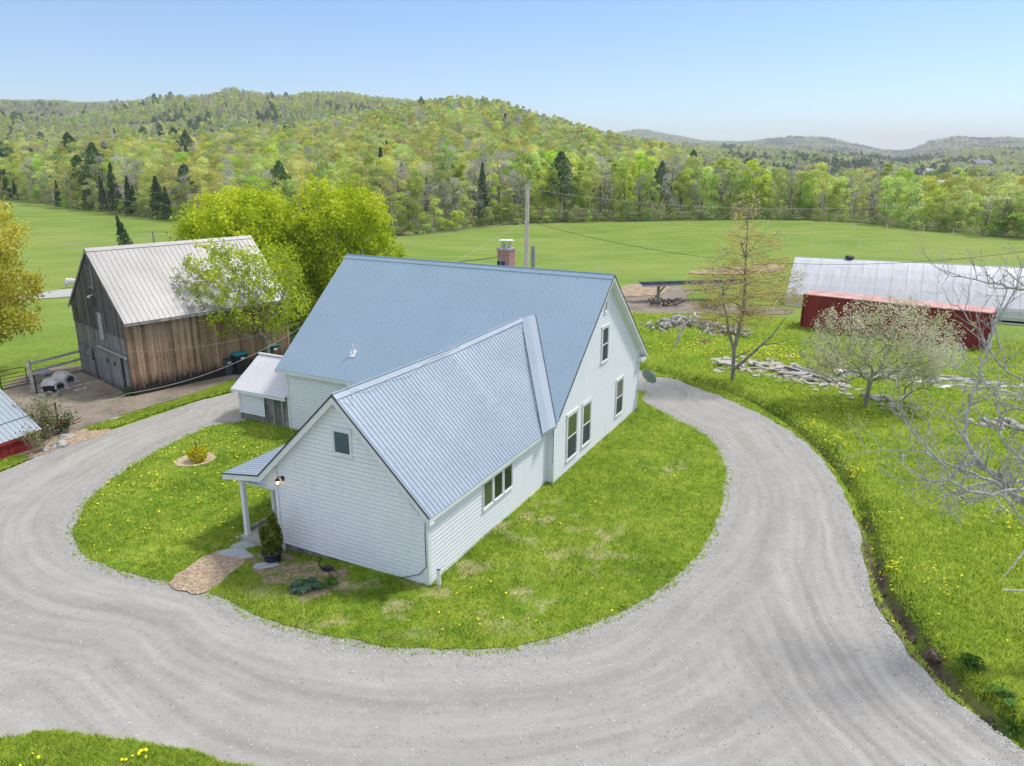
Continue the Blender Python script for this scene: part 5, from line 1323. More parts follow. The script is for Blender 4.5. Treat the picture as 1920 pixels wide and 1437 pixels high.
brush(1400, 592, 30, 1.4, .9, 600, L_weed, 'low scrub beneath the right end of the solar array', 8)
brush(1330, 580, 40, 2.2, 1.0, 900, L_weed, 'low scrub beneath the middle of the solar array', 9)
brush(240, 742, 10, .2, .35, 260, L_bush, 'small green weed at the barn corner', 10)
# red wheelbarrow
wb = rootat('wheelbarrow', 112, 812, 'small red metal wheelbarrow among the weeds beside the steel post', 'wheelbarrow', rz=.5)
mb = MB(); lo = [(-.3, -.2, .3), (.3, -.2, .3), (.3, .2, .3), (-.3, .2, .3)]; hi = [(-.5, -.34, .58), (.5, -.34, .58), (.5, .34, .58), (-.5, .34, .58)]; mb.face(lo)
for i in range(4): j = (i + 1) % 4; mb.face([lo[i], lo[j], hi[j], hi[i]])
mb.build('tray', noisy('red_barrow_paint', (.22, .02, .03), (.35, .05, .05), 4, .6), wb)
mb = MB()
for sy in (-1, 1): mb.tube([(-.7, sy * .08, .2), (.2, sy * .25, .3), (1.0, sy * .3, .55)], .02, 5); mb.tube([(.3, sy * .25, .3), (.4, sy * .25, 0)], .018, 5)
mb.build('handles', m_red, wb); mb = MB(); mb.tube([(-.75, -.04, .2), (-.75, .04, .2)], .2, 14); mb.build('wheel', m_rubber, wb)

# metal heron
hr = rootat('heron_statue', 619, 1092, 'black metal heron garden statue standing in the bed by the foundation', 'garden statue')
mb = MB(); mb.tube([(0, 0, 0), (.0, .0, .25), (-.05, 0, .42)], .016, 5); mb.tube([(.10, .02, .0), (.08, .02, .22), (.02, .02, .42)], .014, 5); mb.build('legs', m_black, hr)
mb = MB(); mb.blob((-.06, 0, .50), .22, .08, .11, 3, .08, 10, 6); mb.tube([(.08, 0, .48), (.24, 0, .38)], [.05, .01], 5); mb.tube([(-.22, 0, .52), (-.32, 0, .62), (-.29, 0, .72), (-.22, 0, .80), (-.23, 0, .88), (-.30, 0, .90)], [.035, .022, .018, .018, .022, .02], 6); mb.tube([(-.29, 0, .90), (-.46, 0, .88)], [.014, .003], 5); mb.build('body', m_black, hr)
# white standpipe
sp_ = rootat('standpipe', 823, 1101, 'white plastic standpipe beside the near corner of the farmhouse', 'pipe'); mb = MB(); mb.tube([(0, 0, -.2), (0, 0, .62)], .068, 16, cap=False); mb.build('pipe', m_white, sp_, True); mb = MB(); mb.tube([(0, 0, .55), (0, 0, .60)], .064, 12); mb.build('opening', m_dark, sp_)

# white goat or statue by the road: a small white field animal
sh = empty('goat', tuple(flat_at(133, 541)) + (.0,), .4, 'white goat grazing on the field road edge behind the barn', 'goat')
N_ = [((0, 0, .55), (.22, .26)), ((-.3, 0, .56), (.2, .23)), ((.3, 0, .58), (.18, .22)), ((.5, 0, .62), .10), ((.66, 0, .42), .10), ((.76, 0, .26), .06)]; E_ = [(0, 1), (0, 2), (2, 3), (3, 4), (4, 5)]
for sx, par in ((-.32, 1), (.3, 2)):
    for sy in (-1, 1): b_ = len(N_); N_ += [((sx, sy * .13, .3), .06), ((sx + .02, sy * .13, .03), .035)]; E_ += [(par, b_), (b_, b_ + 1)]
skin_body('body', N_, E_, noisy('white_wool', (.6, .58, .54), (.75, .73, .70), 5, .9), sh); sh.scale = (1.3, 1.3, 1.3)

# ------------------------------------------------------------------ container, greenhouse, solar array, piles
cA, cB = at(1851, 659), at(1500, 615); cv = Vector((cB.x - cA.x, cB.y - cA.y, 0)); cL = cv.length; cT = atan2(cv.y, cv.x)
ct = empty('shipping_container', (cA.x, cA.y, h1(cA.x, cA.y)), cT, 'long red steel shipping container with faded roof in front of the greenhouse', 'shipping container')
cH = 2.75; cW = 2.44     # local x along the side, local -y is the back (away)
def corr(mb, x0, x1, y, z0, z1, pitch=.28, d=.04, ax=0, sgn=1):
    x = x0; prev = None
    while x < x1:
        for dx_, o_ in ((0, 0), (.07, 0), (.14, d), (.21, d)):
            q = (x + dx_, y + sgn * o_) if ax == 0 else (y + sgn * o_, x + dx_)
            if prev and x + dx_ <= x1: mb.face([(prev[0], prev[1], z0), (q[0], q[1], z0), (q[0], q[1], z1), (prev[0], prev[1], z1)])
            prev = q
        x += pitch
mb = MB(); corr(mb, .1, cL - .1, 0, .14, cH - .1, sgn=-1); mb.build('side_panel', m_cont, ct); mb = MB(); corr(mb, .1, cL - .1, -cW, .14, cH - .1); mb.build('side_panel', m_cont, ct)
mb = MB(); corr(mb, -cW + .1, -.1, 0, .14, cH - .1, ax=1); mb.build('end_panel', m_cont, ct); mb = MB(); corr(mb, -cW + .1, -.1, cL, .14, cH - .1, ax=1, sgn=-1); mb.build('end_panel', m_cont, ct)
mb = MB(); mb.box(.0, cL, -cW, .0, cH - .06, cH + .0); mb.build('roof', m_cont_top, ct)
mb = MB()
for z0, z1 in ((0.02, .16), (cH - .12, cH - .062)):
    mb.box(.0, cL, -.03, .03, z0, z1); mb.box(.0, cL, -cW - .03, -cW + .03, z0, z1); mb.box(-.03, .03, -cW, .0, z0, z1); mb.box(cL - .03, cL + .03, -cW, .0, z0, z1)
for x in (-.04, cL - .08):
    for y in (-cW - .04, -.08): mb.box(x, x + .12, y, y + .12, .0, cH + .01)
mb.build('frame', m_cont, ct)
mb = MB(); mb.box(1.0, 1.18, .012, .02, 1.85, 2.02); mb.build('sticker', m_yellow, ct)
mb = MB(); mb.face([(1.0, .02, 1.35), (1.2, .02, 1.35), (1.1, .02, 1.55)]); mb.build('sticker', m_yellow, ct)
mb = MB(); mb.box(-.02, .10, .04, .09, .1, 1.3); mb.build('white_strip', m_white, ct)

gA_, gB_ = at(1472, 573), at(1871, 606); gv_ = Vector((gB_.x - gA_.x, gB_.y - gA_.y, 0)); gT = atan2(gv_.y, gv_.x)
gh = empty('greenhouse', (gA_.x, gA_.y, h1(gA_.x, gA_.y)), gT, 'long white film-covered hoop greenhouse behind the red container', 'greenhouse')
GW, GH, GL = 8.4, 4.0, 34.0
def arch(k, n=16): 
    half = [(0.0, .85), (.10, 1.1), (1.0, 1.95), (2.0, 2.78), (3.0, 3.48), (3.7, 3.86), (4.2, 4.0)]; out = half + [(GW - y_, z_) for y_, z_ in half[-2::-1]]
    return [(0.0, .1)] + out + [(GW, .1)]
mb = MB(); PR = arch(0); nseg = 28; rise = .011
for i in range(nseg):
    x0, x1 = i * GL / nseg, (i + 1) * GL / nseg; sg0 = 0; 
    xm = (x0 + x1) / 2
    for (y0, z0), (y1, z1) in zip(PR, PR[1:]):
        s_ = .012 if z0 > .6 else 0
        mb.face([(x0, y0, z0 + x0 * rise), (xm, y0, (z0 - s_) + xm * rise), (xm, y1, (z1 - s_) + xm * rise), (x0, y1, z1 + x0 * rise)]); mb.face([(xm, y0, (z0 - s_) + xm * rise), (x1, y0, z0 + x1 * rise), (x1, y1, z1 + x1 * rise), (xm, y1, (z1 - s_) + xm * rise)])
mb.build('film_cover', m_film, gh, True)
mb = MB(); E0 = [(0.02, y, z) for y, z in PR]; mb.face(E0); mb.face([(GL, y, z + GL * rise) for y, z in PR][::-1]); mb.build('end_wall', m_film, gh)
mb = MB()
for i in range(nseg + 1):
    x = i * GL / nseg; P = [(x, y * .998 + .008 - (.03 if j < 2 else 0), z + x * rise + .02) for j, (y, z) in enumerate(PR)]; mb.tube(P, .026, 4)
mb.build('hoops', m_film, gh)
mb = MB(); mb.box(-.05, GL, -.06, -.02, .55, .66); mb.box(-.05, GL, -.05, .0, -.3, .12); mb.bar((0, GW / 2, GH + .03), (GL, GW / 2, GH + .03 + GL * rise), .05, .04); mb.build('baseboard', m_white, gh)
mb = MB()
for a_ in (4.5,): mb.box(a_, a_ + .5, 4.0, 4.6, GH + .05, GH + .16); mb.blob((a_ + .25, 4.3, GH + .22), .45, .35, .22, 4, .1)
mb.build('vent_cowl', m_dark, gh)
mb = MB(); mb.tube([(-.9, -1.3, 0), (-.3, -.1, 1.35), (0, -.0, 1.3)], .035, 5); mb.tube([(-.35, -.1, 1.32), (.6, -.08, 1.22)], .03, 5); tagit(mb.build('prop_pole', m_white, None, False, (gA_.x, gA_.y, 0), gT), 'white propped poles leaning at the left end of the greenhouse', 'pole')
q = at(1877, 657); mb = MB(); mb.bar((0, 0, 0), (-.75, .3, 2.1), .26, .10); mb.bar((-.8, .0, 0), (-.78, .3, 2.1), .16, .08); mb.bar((-.85, .3, 2.08), (-.6, .3, 2.12), .16, .10); tagit(mb.build('board_prop', m_white, None, False, (q.x, q.y, h1(q.x, q.y))), 'white painted boards leaning on the right end of the red container', 'leaning board')

# ground mounted solar table
sA = Vector((12.1, 69.0, 0)); sB = Vector((22.8, 71.2, 0)); sv = (sB - sA); sT = atan2(sv.y, sv.x); sL = sv.length
so = empty('solar_array', tuple(sA), sT, 'long table of dark solar panels on two posts in the field', 'solar array')
npan = 9
for k in range(npan):
    x0 = k * sL / npan + .02; x1 = (k + 1) * sL / npan - .02
    mb = MB(); mb.face([(x0, 0, 1.72), (x1, 0, 1.72), (x1 + .0, 1.5, 1.84), (x0, 1.5, 1.84)]); mb.face([(x0, 0, 1.68), (x0, 1.5, 1.80), (x1, 1.5, 1.80), (x1, 0, 1.68)]); pn = mb.build('panel', m_solar, so)
mb = MB(); mb.bar((0, -.02, 1.70), (sL, -.02, 1.70), .05, .10); mb.bar((0, 1.52, 1.82), (sL, 1.52, 1.82), .05, .10); mb.bar((0, 0, 1.72), (0, 1.5, 1.84), .06, .08); mb.bar((sL, 0, 1.72), (sL, 1.5, 1.84), .06, .08)
for k in range(1, npan): x = k * sL / npan; mb.bar((x, 0, 1.722), (x, 1.5, 1.842), .012, .01)
mb.build('frame', m_galv, so)
for x in (1.9, 8.6):
    mb = MB(); mb.tube([(x, .8, -.2), (x, .8, 1.7)], .15, 8); mb.bar((x, .1, 1.62), (x, 1.4, 1.74), .1, .12); mb.bar((x, .8, .8), (x + .8, .8, 1.7), .12); mb.bar((x, .8, .8), (x - .5, .8, .2), .12); mb.build('post', m_oldwood, so)
mb = MB(); mb.bar((4.5, .8, .95), (8.6, 1.0, 1.15), .06); mb.build('rail', m_dark, so)
p = at(1243, 574); mb = MB(); rn = random.Random(3)
for k in range(26): a = Vector((rn.uniform(-1.2, 1.4), rn.uniform(-.5, .5), rn.uniform(.05, .5))); mb.bar(a, a + Vector((rn.uniform(-.9, .9), rn.uniform(-.4, .4), rn.uniform(-.1, .5))), rn.uniform(.05, .16))
tagit(mb.build('scrap_heap', noisy('dark_old_wood', (.05, .045, .035), (.18, .16, .12), 3, .9), None, False, (p.x, p.y, 0)), 'dark tangled heap of scrap wood under the left solar post', 'scrap heap', None, 'stuff')

# woodpiles
def log_mesh(i):
    r = random.Random(100 + i); mb = MB(); L = r.uniform(.45, .8)
    P = [(x * L / 2, r.uniform(-.02, .02), 0) for x in (-1, 0, 1)]; w = r.uniform(.07, .13)
    if i % 2: mb.tube(P, w, 6)
    else: mb.bar(P[0], P[2], w * 1.8, w * 1.2)
    return mb.mesh('split_log', m_palewood if i % 3 else m_oldwood)
def slab_mesh(i):
    r = random.Random(200 + i); mb = MB(); n = 6; a, b = r.uniform(.30, .55), r.uniform(.14, .26); P = [(cos(2 * pi * k / n) * a * r.uniform(.8, 1.15), sin(2 * pi * k / n) * b * r.uniform(.75, 1.2)) for k in range(n)]
    mb.face([(x, y, .07 + r.uniform(-.02, .03)) for x, y in P]); mb.face([(x, y, 0) for x, y in P[::-1]])
    for k in range(n): j = (k + 1) % n; mb.face([(P[k][0], P[k][1], 0), (P[j][0], P[j][1], 0), (P[j][0], P[j][1], .07), (P[k][0], P[k][1], .07)])
    return mb.mesh('wood_offcut', m_greywood if i % 3 else m_palewood)
LM = [log_mesh(i) for i in range(6)]; SMh = [slab_mesh(i) for i in range(6)]
def heap(meshes, name, centres, n, hmax, label, cat, group, seed, tilt=.5):
    r = random.Random(seed)
    for k in range(n):
        i = r.randrange(len(centres) - 1); f_ = r.random(); c = centres[i].lerp(centres[i + 1], f_); wdt = 1.0
        ox, oy = r.gauss(0, .6), r.gauss(0, .5 if hmax > .5 else .85); z = max(0, hmax * (1 - (ox ** 2 + oy ** 2) / 1.2)) * r.random()
        o = bpy.data.objects.new(name, meshes[k % len(meshes)]); COL.objects.link(o); o.location = (c.x + ox, c.y + oy * 1.4, h1(c.x, c.y) + .06 + z)
        o.rotation_euler = (r.uniform(-tilt, tilt) * .6, r.uniform(-tilt, tilt), r.uniform(0, 2 * pi)); s = r.uniform(.8, 1.2); o.scale = (s, s, s); tagit(o, label, cat, group)
heap(LM, 'split_log', [at(1228, 619), at(1262, 612), at(1300, 608), at(1340, 622), at(1385, 631)], 190, .75, 'grey split log in the heap of firewood behind the larch', 'log', 'firewood heap behind the larch', 1)
heap(SMh, 'wood_offcut', [at(1350, 687), at(1420, 692), at(1480, 703), at(1530, 715), at(1570, 722)], 130, .22, 'pale wood slab in the low spread beside the larch trunk', 'wood slab', 'wood slabs spread beside the larch', 2, .2)
heap(SMh, 'wood_offcut', [at(1440, 690), at(1520, 712)], 60, .25, 'pale wood slab in the low spread beside the larch trunk', 'wood slab', 'wood slabs spread beside the larch', 3, .2)
a = at(1478, 697); b = at(1588, 726)
for k in range(6):
    e = Vector((b.x - a.x, b.y - a.y, 0)); n_ = Vector((-e.y, e.x, 0)).normalized() * (k * .16 - .4); mb = MB(); mb.bar(n_ + e * (.02 * k), n_ + e * (1.0 - .05 * (5 - k)) - Vector((0, 0, .1)), .13, .04)
    tagit(mb.build('long_board', [m_dark, m_slate, m_oldwood][k % 3], None, False, (a.x, a.y, h1(a.x, a.y) + .38)), 'long grey board lying across the pale wood slabs', 'board', 'long boards on the wood slabs')
post('leaning_post', 1263, 652, 1.75, .10, m_greywood, 'leaning weathered wooden post in front of the firewood heap', 'post', lean=(.75, .1))
p = at(1322, 644); mb = MB(); mb.blob((0, 0, .12), .5, .3, .2, 5, .25); tagit(mb.build('rotten_stump', noisy('rotten_wood', (.16, .09, .05), (.34, .22, .14), 5, .9), None, False, (p.x, p.y, h1(p.x, p.y))), 'low brown rotten stump in the grass below the firewood', 'stump')
# stone heaps
def stones(u, v, n, R_, label, group, seed):
    r = random.Random(seed); c = at(u, v)
    for k in range(n):
        mb = MB(); s = r.uniform(.18, .42); mb.blob((0, 0, 0), s * .7, s * .5, s * .35, seed * 50 + k, .2, 7, 4, rot=r.uniform(0, 3)); x, y = c.x + r.gauss(0, R_), c.y + r.gauss(0, R_ * .45)
        tagit(mb.build('field_stone', m_rock, None, False, (x, y, h1(x, y) + .06 + r.random() * .16)), label, 'stone', group)
stones(1880, 800, 40, .9, 'grey field stone in the heap under the bare tree', 'stone heap under the bare tree', 1)
stones(1655, 752, 14, .5, 'dark field stone in the small heap beside the apple trunk', 'stones beside the apple tree', 2); stones(1663, 765, 4, .3, 'flat stone lying in the grass right of the apple trunk', 'flat stones right of the apple tree', 3)
rock(1480, 672, .9, 91, 'white stone lying among dandelions above the wood slabs', flat=.4)
# black plastic mulch film rows
for j, (P, lb) in enumerate((([(1560, 700), (1600, 700), (1660, 704), (1720, 712), (1780, 722), (1840, 734), (1900, 745), (1990, 762)], 'wrinkled strip of black and silver plastic film lying beyond the apple tree'),
                         ([(1640, 695), (1720, 703), (1800, 714), (1870, 722), (1980, 733)], 'upper strip of dark plastic film lying nearest the container'))):
    C_ = catmull([tuple(at(*p)[:2]) for p in P], 14); mb = MB(); r = random.Random(j); nw = 9; wd = 2.1 if j == 0 else 1.2; rows = []
    for i, (x, y) in enumerate(C_):
        x2, y2 = C_[min(i + 1, len(C_) - 1)]; x1, y1 = C_[max(i - 1, 0)]; d = Vector((x2 - x1, y2 - y1)).normalized(); n_ = Vector((-d.y, d.x)); row = []
        for k in range(nw):
            f_ = (k / (nw - 1) - .5) * wd * (1 + .2 * sin(i * .5)); px_, py_ = x + n_.x * f_, y + n_.y * f_
            row.append((px_, py_, h1(px_, py_) + .04 + (.11 * abs(mnoise.noise(Vector((i * .11, k * 1.3 + j * 9, 0)))) + .08 * (k % 2)) * (0 < k < nw - 1)))
        rows.append(row)
    for i in range(len(rows) - 1):
        for k in range(nw - 1): mb.face([rows[i][k], rows[i + 1][k], rows[i + 1][k + 1], rows[i][k + 1]])
    tagit(mb.build('plastic_film', m_film_black, None, True), lb, 'plastic sheet', 'plastic film rows')
# pale straw strip beside the film
ST = wp([(1740, 700), (1800, 705), (1870, 712), (1960, 724), (1960, 730), (1860, 720), (1780, 712)]); sheet('straw_patch', rough_outline(ST, .12, 6, 63), .05, m_straw, .5)
# earth clods and ditch edge
for i, (u, v, s) in enumerate([(1672, 1140, .35), (1684, 1165, .4), (1698, 1190, .5), (1712, 1208, .45), (1752, 1248, .75), (1742, 1262, .35), (1775, 1282, .4), (1830, 1335, .35), (1860, 1352, .4), (1660, 1115, .3), (1735, 1222, .3)]):
    rock(u, v, s, 70 + i, 'dark clod of earth fallen along the drive ditch', 'earth clods along the ditch', noisy('clod_earth', (.05, .04, .03), (.22, .17, .125), 7, .95, bump=.5) if i == 0 else bpy.data.materials['clod_earth'], .5, 'earth_clod')

# fence posts of the far pasture
pts_ = [(1478, 458), (1522, 462), (1553, 465), (1580, 470), (1611, 471), (1680, 480), (1717, 488), (1765, 486), (1856, 497), (1920, 508), (1525, 432), (1600, 436), (1662, 438), (1730, 441), (1785, 446), (1440, 427), (1380, 425)]
proto = None
for i, (u, v) in enumerate(pts_):
    p = at(u, v)
    if proto is None: mb = MB(); mb.tube([(0, 0, -.3), (0, 0, 1.35)], .045, 5); o = proto = mb.build('fence_stake', m_white)
    else: o = proto.copy(); COL.objects.link(o)
    o.location = (p.x, p.y, h1(p.x, p.y)); tagit(o, 'thin white fence stake in the pasture behind the greenhouse', 'fence stake', 'white stakes in the far pasture')
post('utility_post', 291, 470, 2.9, .13, m_polegrey, 'grey round post with wires rising behind the barn roof', 'pole')
p = at(291, 470); UP = Vector((p.x, p.y, h1(p.x, p.y) + 2.8))

# power pole with wires
pp = empty('power_pole', (.95, 52, 0), 0, 'pale wooden power pole rising behind the farmhouse roof', 'power pole')
PZT = ztop((.95, 52), 347); mb = MB(); mb.tube([(0, 0, -.3), (0, 0, PZT * .5), (.02, 0, PZT)], [.18, .16, .14], 10); mb.build('pole', m_pole, pp)
mb = MB(); mb.tube([(.07, -.08, PZT - 1.0), (.09, -.08, PZT + .2), (.22, -.08, PZT + .15), (.28, -.08, PZT - .3)], .025, 5); mb.tube([(-.3, -.02, PZT - .3), (0, 0, PZT - .2), (.35, -.02, PZT - .3)], .02, 4); mb.tube([(0, -.13, PZT - 2.2), (0, -.13, PZT - 2.2)], .02, 4)
mb.box(-.08, .0, -.18, -.1, PZT - 4.3, PZT - 3.9); mb.build('fittings', m_galv, pp)
x2_ = .95 + .45; z2 = ztop((x2_, 49), 462); mb = MB(); mb.tube([(0, 0, -.3), (-.08, 0, z2)], [.15, .13], 9); tagit(mb.build('short_pole', m_polegrey, None, False, (x2_, 49, 0)), 'short grey pole standing right of the tall power pole', 'pole')
def wire(name, a, b, sag, r_, label, m_=None, n=24):
    a, b = Vector(a), Vector(b); mb = MB(); mb.tube([a.lerp(b, i / n) - Vector((0, 0, sag * 4 * (i / n) * (1 - i / n))) for i in range(n + 1)], r_, 4, cap=False); tagit(mb.build(name, m_ or m_rope), label, 'wire')
TOP = Vector((1.0, 52, PZT - .25)); LOWW = Vector((.95, 52, PZT - 2.35))
d_ = rayd(1960, 362); RT_ = Vector((d_.x, d_.y, d_.z)) * 48 / d_.y + Vector((0, 0, CAMZ))
wire('power_line', TOP, RT_, 1.15, .010, 'pale overhead wire running right from the top of the power pole')
wire('power_line', TOP, (-50, 95, 8.0), 1.2, .010, 'pale overhead wire running left from the top of the power pole')
d_ = rayd(1990, 462); RB_ = Vector(d_) * 44 / d_.y + Vector((0, 0, CAMZ)); wire('power_line', LOWW, RB_, 1.9, .013, 'dark sagging cable running right from the middle of the power pole', m_cable)
wire('power_line', LOWW, (-42, 85, 4.6), 1.2, .016, 'thin overhead wire running left from the middle of the power pole')
wire('guy_wire', LOWW, tuple(hw(14.6, 7.6)[:2]) + (ZM + .1,), .0, .009, 'pale guy wire sloping from the power pole down to the farmhouse ridge')
wire('power_line', tuple(hw(15.5, 5.8)[:2]) + (ZM + .3,), (-22, 75, 4.4), 1.0, .016, 'dark wire passing behind the chimney', m_cable)
# wires across the barn front
d_ = rayd(240, 738); w1 = Vector(d_) * 38.5 / d_.y + Vector((0, 0, CAMZ)); d_ = rayd(590, 596); w2 = Vector(d_) * 45 / d_.y + Vector((0, 0, CAMZ)); wire('fence_wire', TP + Vector((0, 0, -.1)), w1, .25, .010, 'pale electric fence wire running from the steel post to the barn corner'); wire('service_wire', w1, w2, .75, .012, 'pale rope-like wire rising past the barn toward the farmhouse gable')
d_ = rayd(245, 660); w3 = Vector(d_) * 39.6 / d_.y + Vector((0, 0, CAMZ)); d_ = rayd(575, 600); w4 = Vector(d_) * 46 / d_.y + Vector((0, 0, CAMZ)); wire('service_wire', w3, w4, .45, .008, 'thin wire crossing the long wall of the barn', m_oldwood)
wire('fence_wire', (gA.x + .5, gA.y, 1.5), w3, .05, .008, 'thin wire from the gate post to the barn front', m_oldwood)
wire('fence_wire', TP + Vector((0, 0, -.1)), tuple(at(-20, 850)[:2]) + (1.9,), .05, .010, 'thin electric fence wire running left from the steel post over the red shed', m_cable)
for k, (y0, y1) in enumerate(((455, 432), (466, 447))):
    d_ = rayd(120, y0); e1 = Vector(d_) * 105 / d_.y + Vector((0, 0, CAMZ)); wire('fence_wire', e1, UP - Vector((0, 0, k * 1.2 + .1)), .4, .018, ['upper', 'lower'][k] + ' thin wire reaching left across the field from the post behind the barn')
#@@TREES
# ------------------------------------------------------------------ trees
def grow(points, root, kpath=.55, seed=0, trunk=None, rtip=.010, rexp=2.3, rmax=None):
    """joins scattered crown points into one branching skeleton; returns nodes, parents, radii"""
    trunk = trunk or [root]; N = [np.array(p, float) for p in trunk]; par = [-1] + list(range(len(trunk) - 1)); L = [0.0]
    for i in range(1, len(trunk)): L.append(L[-1] + np.linalg.norm(N[i] - N[i - 1]))
    pts = np.asarray(points, float); base = N[-1] if len(N) > 1 else N[0]
    order = np.argsort(np.linalg.norm(pts - base, axis=1)); cap = len(N) + len(pts) * 3
    A = np.zeros((cap, 3)); LL = np.full(cap, 1e9); n = len(N); A[:n] = N; LL[:n] = L; par = par + [0] * (cap - n)
    rng = np.random.default_rng(seed)
    for i in order:
        p = pts[i]; d = np.linalg.norm(A[:n] - p, axis=1); dn_ = np.maximum(A[:n, 2] - p[2] + .12 * d, 0) * .9
        c = d + kpath * LL[:n] * .6 + dn_; lo = max(0, len(trunk) // 3) if len(trunk) > 3 else 0
        c[:lo] += 50; j = int(np.argmin(c)); dist = d[j]
        if dist > .9:     # bend with a midpoint
            m = A[j] * .5 + p * .5 + rng.normal(0, dist * .055, 3) + np.array([0, 0, dist * .04]); A[n] = m; par[n] = j; LL[n] = LL[j] + np.linalg.norm(m - A[j]); j = n; n += 1
        A[n] = p; par[n] = j; LL[n] = LL[j] + np.linalg.norm(p - A[j]); n += 1
    acc = np.zeros(n); kids = np.zeros(n, int)
    for i in range(n - 1, 0, -1):
        pass
    order2 = sorted(range(n), key=lambda i: -LL[i])
    for i in order2:
        if kids[i] == 0: acc[i] = rtip ** rexp
        if par[i] >= 0: acc[par[i]] += acc[i]; kids[par[i]] += 1
    R_ = acc ** (1 / rexp)
    if rmax: R_ = np.minimum(R_, rmax)
    return A[:n], par[:n], R_, kids[:n]
def tubes_np(A, par, R_, k_big=7, k_small=4, thr=.03):
    V, F = [], []; Vn = 0
    for i in range(1, len(A)):
        p = par[i]
        if p < 0: continue
        a, b = A[p], A[i]; d = b - a; l = np.linalg.norm(d)
        if l < 1e-6: continue
        d = d / l; ref = np.array([0, 0, 1.]) if abs(d[2]) < .9 else np.array([1., 0, 0]); u = np.cross(d, ref); u /= np.linalg.norm(u); w = np.cross(d, u)
        r1 = R_[i]; r0 = min(R_[p], r1 * 1.35 + .004) if R_[p] > r1 * 1.35 + .004 else R_[p]; k = k_big if r1 > thr else k_small
        an = np.arange(k) * 2 * pi / k; ring = np.outer(np.cos(an), u) + np.outer(np.sin(an), w)
        V.append(a + ring * r0); V.append(b + d * r1 * .3 + ring * r1)
        for j in range(k): F.append((Vn + j, Vn + (j + 1) % k, Vn + k + (j + 1) % k, Vn + k + j))
        Vn += 2 * k
    return np.concatenate(V), np.array(F)
def envelope_pts(rng, n, fn, box, clump=0, cs=.5):
    """n random points for which fn(x,y,z) holds, optionally in clumps"""
    out = []; (x0, x1), (y0, y1), (z0, z1) = box; tot = 0
    while tot < n:
        P = np.stack([rng.uniform(x0, x1, 4000), rng.uniform(y0, y1, 4000), rng.uniform(z0, z1, 4000)], 1); m = fn(P); P = P[m]; out.append(P); tot += len(P)
        if len(P) == 0: break
    P = np.concatenate(out)[:n]
    if clump: c = P[rng.integers(0, clump, n)]; P = c + rng.normal(0, cs, (n, 3))
    return P
def ellip(parts):
    def f(P):
        m = np.zeros(len(P), bool)
        for (c, r) in parts: m |= (((P - np.array(c)) / np.array(r)) ** 2).sum(1) < 1
        return m
    return f
def make_tree(name, loc, label, cat, parts, trunk, npts, nleaf, lsize, bark, lmat, seed, rtip=.010, spread=.16, rmax=None, group=None, kpath=.55, shell=.0, tipsonly=True, flat=.3, branches_name='trunk'):
    rng = np.random.default_rng(seed); root = empty(name, loc, 0, label, cat, group)
    c = np.array([p[0] for p in parts]); r = np.array([p[1] for p in parts]); lo, hi = (c - r).min(0), (c + r).max(0)
    P = envelope_pts(rng, npts, ellip(parts), ((lo[0], hi[0]), (lo[1], hi[1]), (lo[2], hi[2])))
    A, par, R_, kids = grow(P, trunk[0], kpath, seed, trunk, rtip, rmax=rmax)
    V, F = tubes_np(A, par, R_); link(branches_name, np_mesh('trunk', V, F, bark, None, True), root)
    if nleaf:
        T = A[(R_ < rtip * 3.2)]
        if len(T) == 0: T = A
        B = A[np.array([par[i] for i in range(len(A))])]; idx = rng.integers(0, len(A), nleaf * 3); idx = idx[R_[idx] < rtip * 3.2][:nleaf]
        f_ = rng.uniform(0.1, 1.0, len(idx))[:, None]; Q = A[idx] * f_ + B[idx] * (1 - f_) + rng.normal(0, spread, (len(idx), 3))
        ti = np.clip(.5 + .5 * np.sin(A[idx, 0] * 2.1 + A[idx, 2] * 1.7 + seed) * .5 + (A[idx, 2] - lo[2]) / (hi[2] - lo[2] + .1) * .3 - .15, 0, 1)
        link('crown', leaf_mesh('crown', Q, lsize, lmat, seed, ti, flat), root)
    return root, A, R_
def g3(u, v): p = at(u, v); return (p.x, p.y, h1(p.x, p.y))
# sparse maple in front of the barn
x, y = -15.4, 45.6; zz = h1(x, y); mxz = ztop((x, y), 438) - zz
make_tree('maple_tree', (x, y, zz), 'open branching maple with sparse fresh leaves in front of the barn', 'tree',
          [((-2.2, -.2, mxz * .60), (3.2, 2.6, mxz * .37)), ((.5, .3, mxz * .60), (2.3, 2.4, mxz * .34))], [(0, 0, -.2), (.05, 0, 1.1), (.0, 0, 2.1)], 1000, 11000, .15, m_bark, L_maple2, 21, .009, .13, .34, kpath=.4)
# dense maples behind the barn
def crownlobes(rng, R_, H0, H1, n, k=.42):
    out = [((0, 0, (H0 + H1) / 2), (R_ * .82, R_ * .8, (H1 - H0) * .47))]
    for i in range(n):
        a = rng.uniform(0, 2 * pi); t_ = rng.uniform(.15, .92); rr_ = R_ * (1 - (t_ - .45) ** 2 * 1.5) * .72; s = R_ * rng.uniform(.26, k); out.append(((cos(a) * rr_, sin(a) * rr_, H0 + (H1 - H0) * t_), (s, s, s * .75)))
    return out
rng = np.random.default_rng(77)
x, y = -21.4, 60; zt = ztop((x, y), 342)
make_tree('maple_tree', (x, y, 0), 'broad dense yellow-green maple rising behind the barn roof', 'tree', crownlobes(rng, 6.3, 2.6, zt, 18), [(0, 0, -.2), (0, 0, 1.5), (.1, 0, 2.8)], 1700, 44000, .225, m_bark, L_maple, 22, .009, .27, .4, kpath=.4, flat=.8)
x, y = -12.9, 59; zt = ztop((x, y), 338)
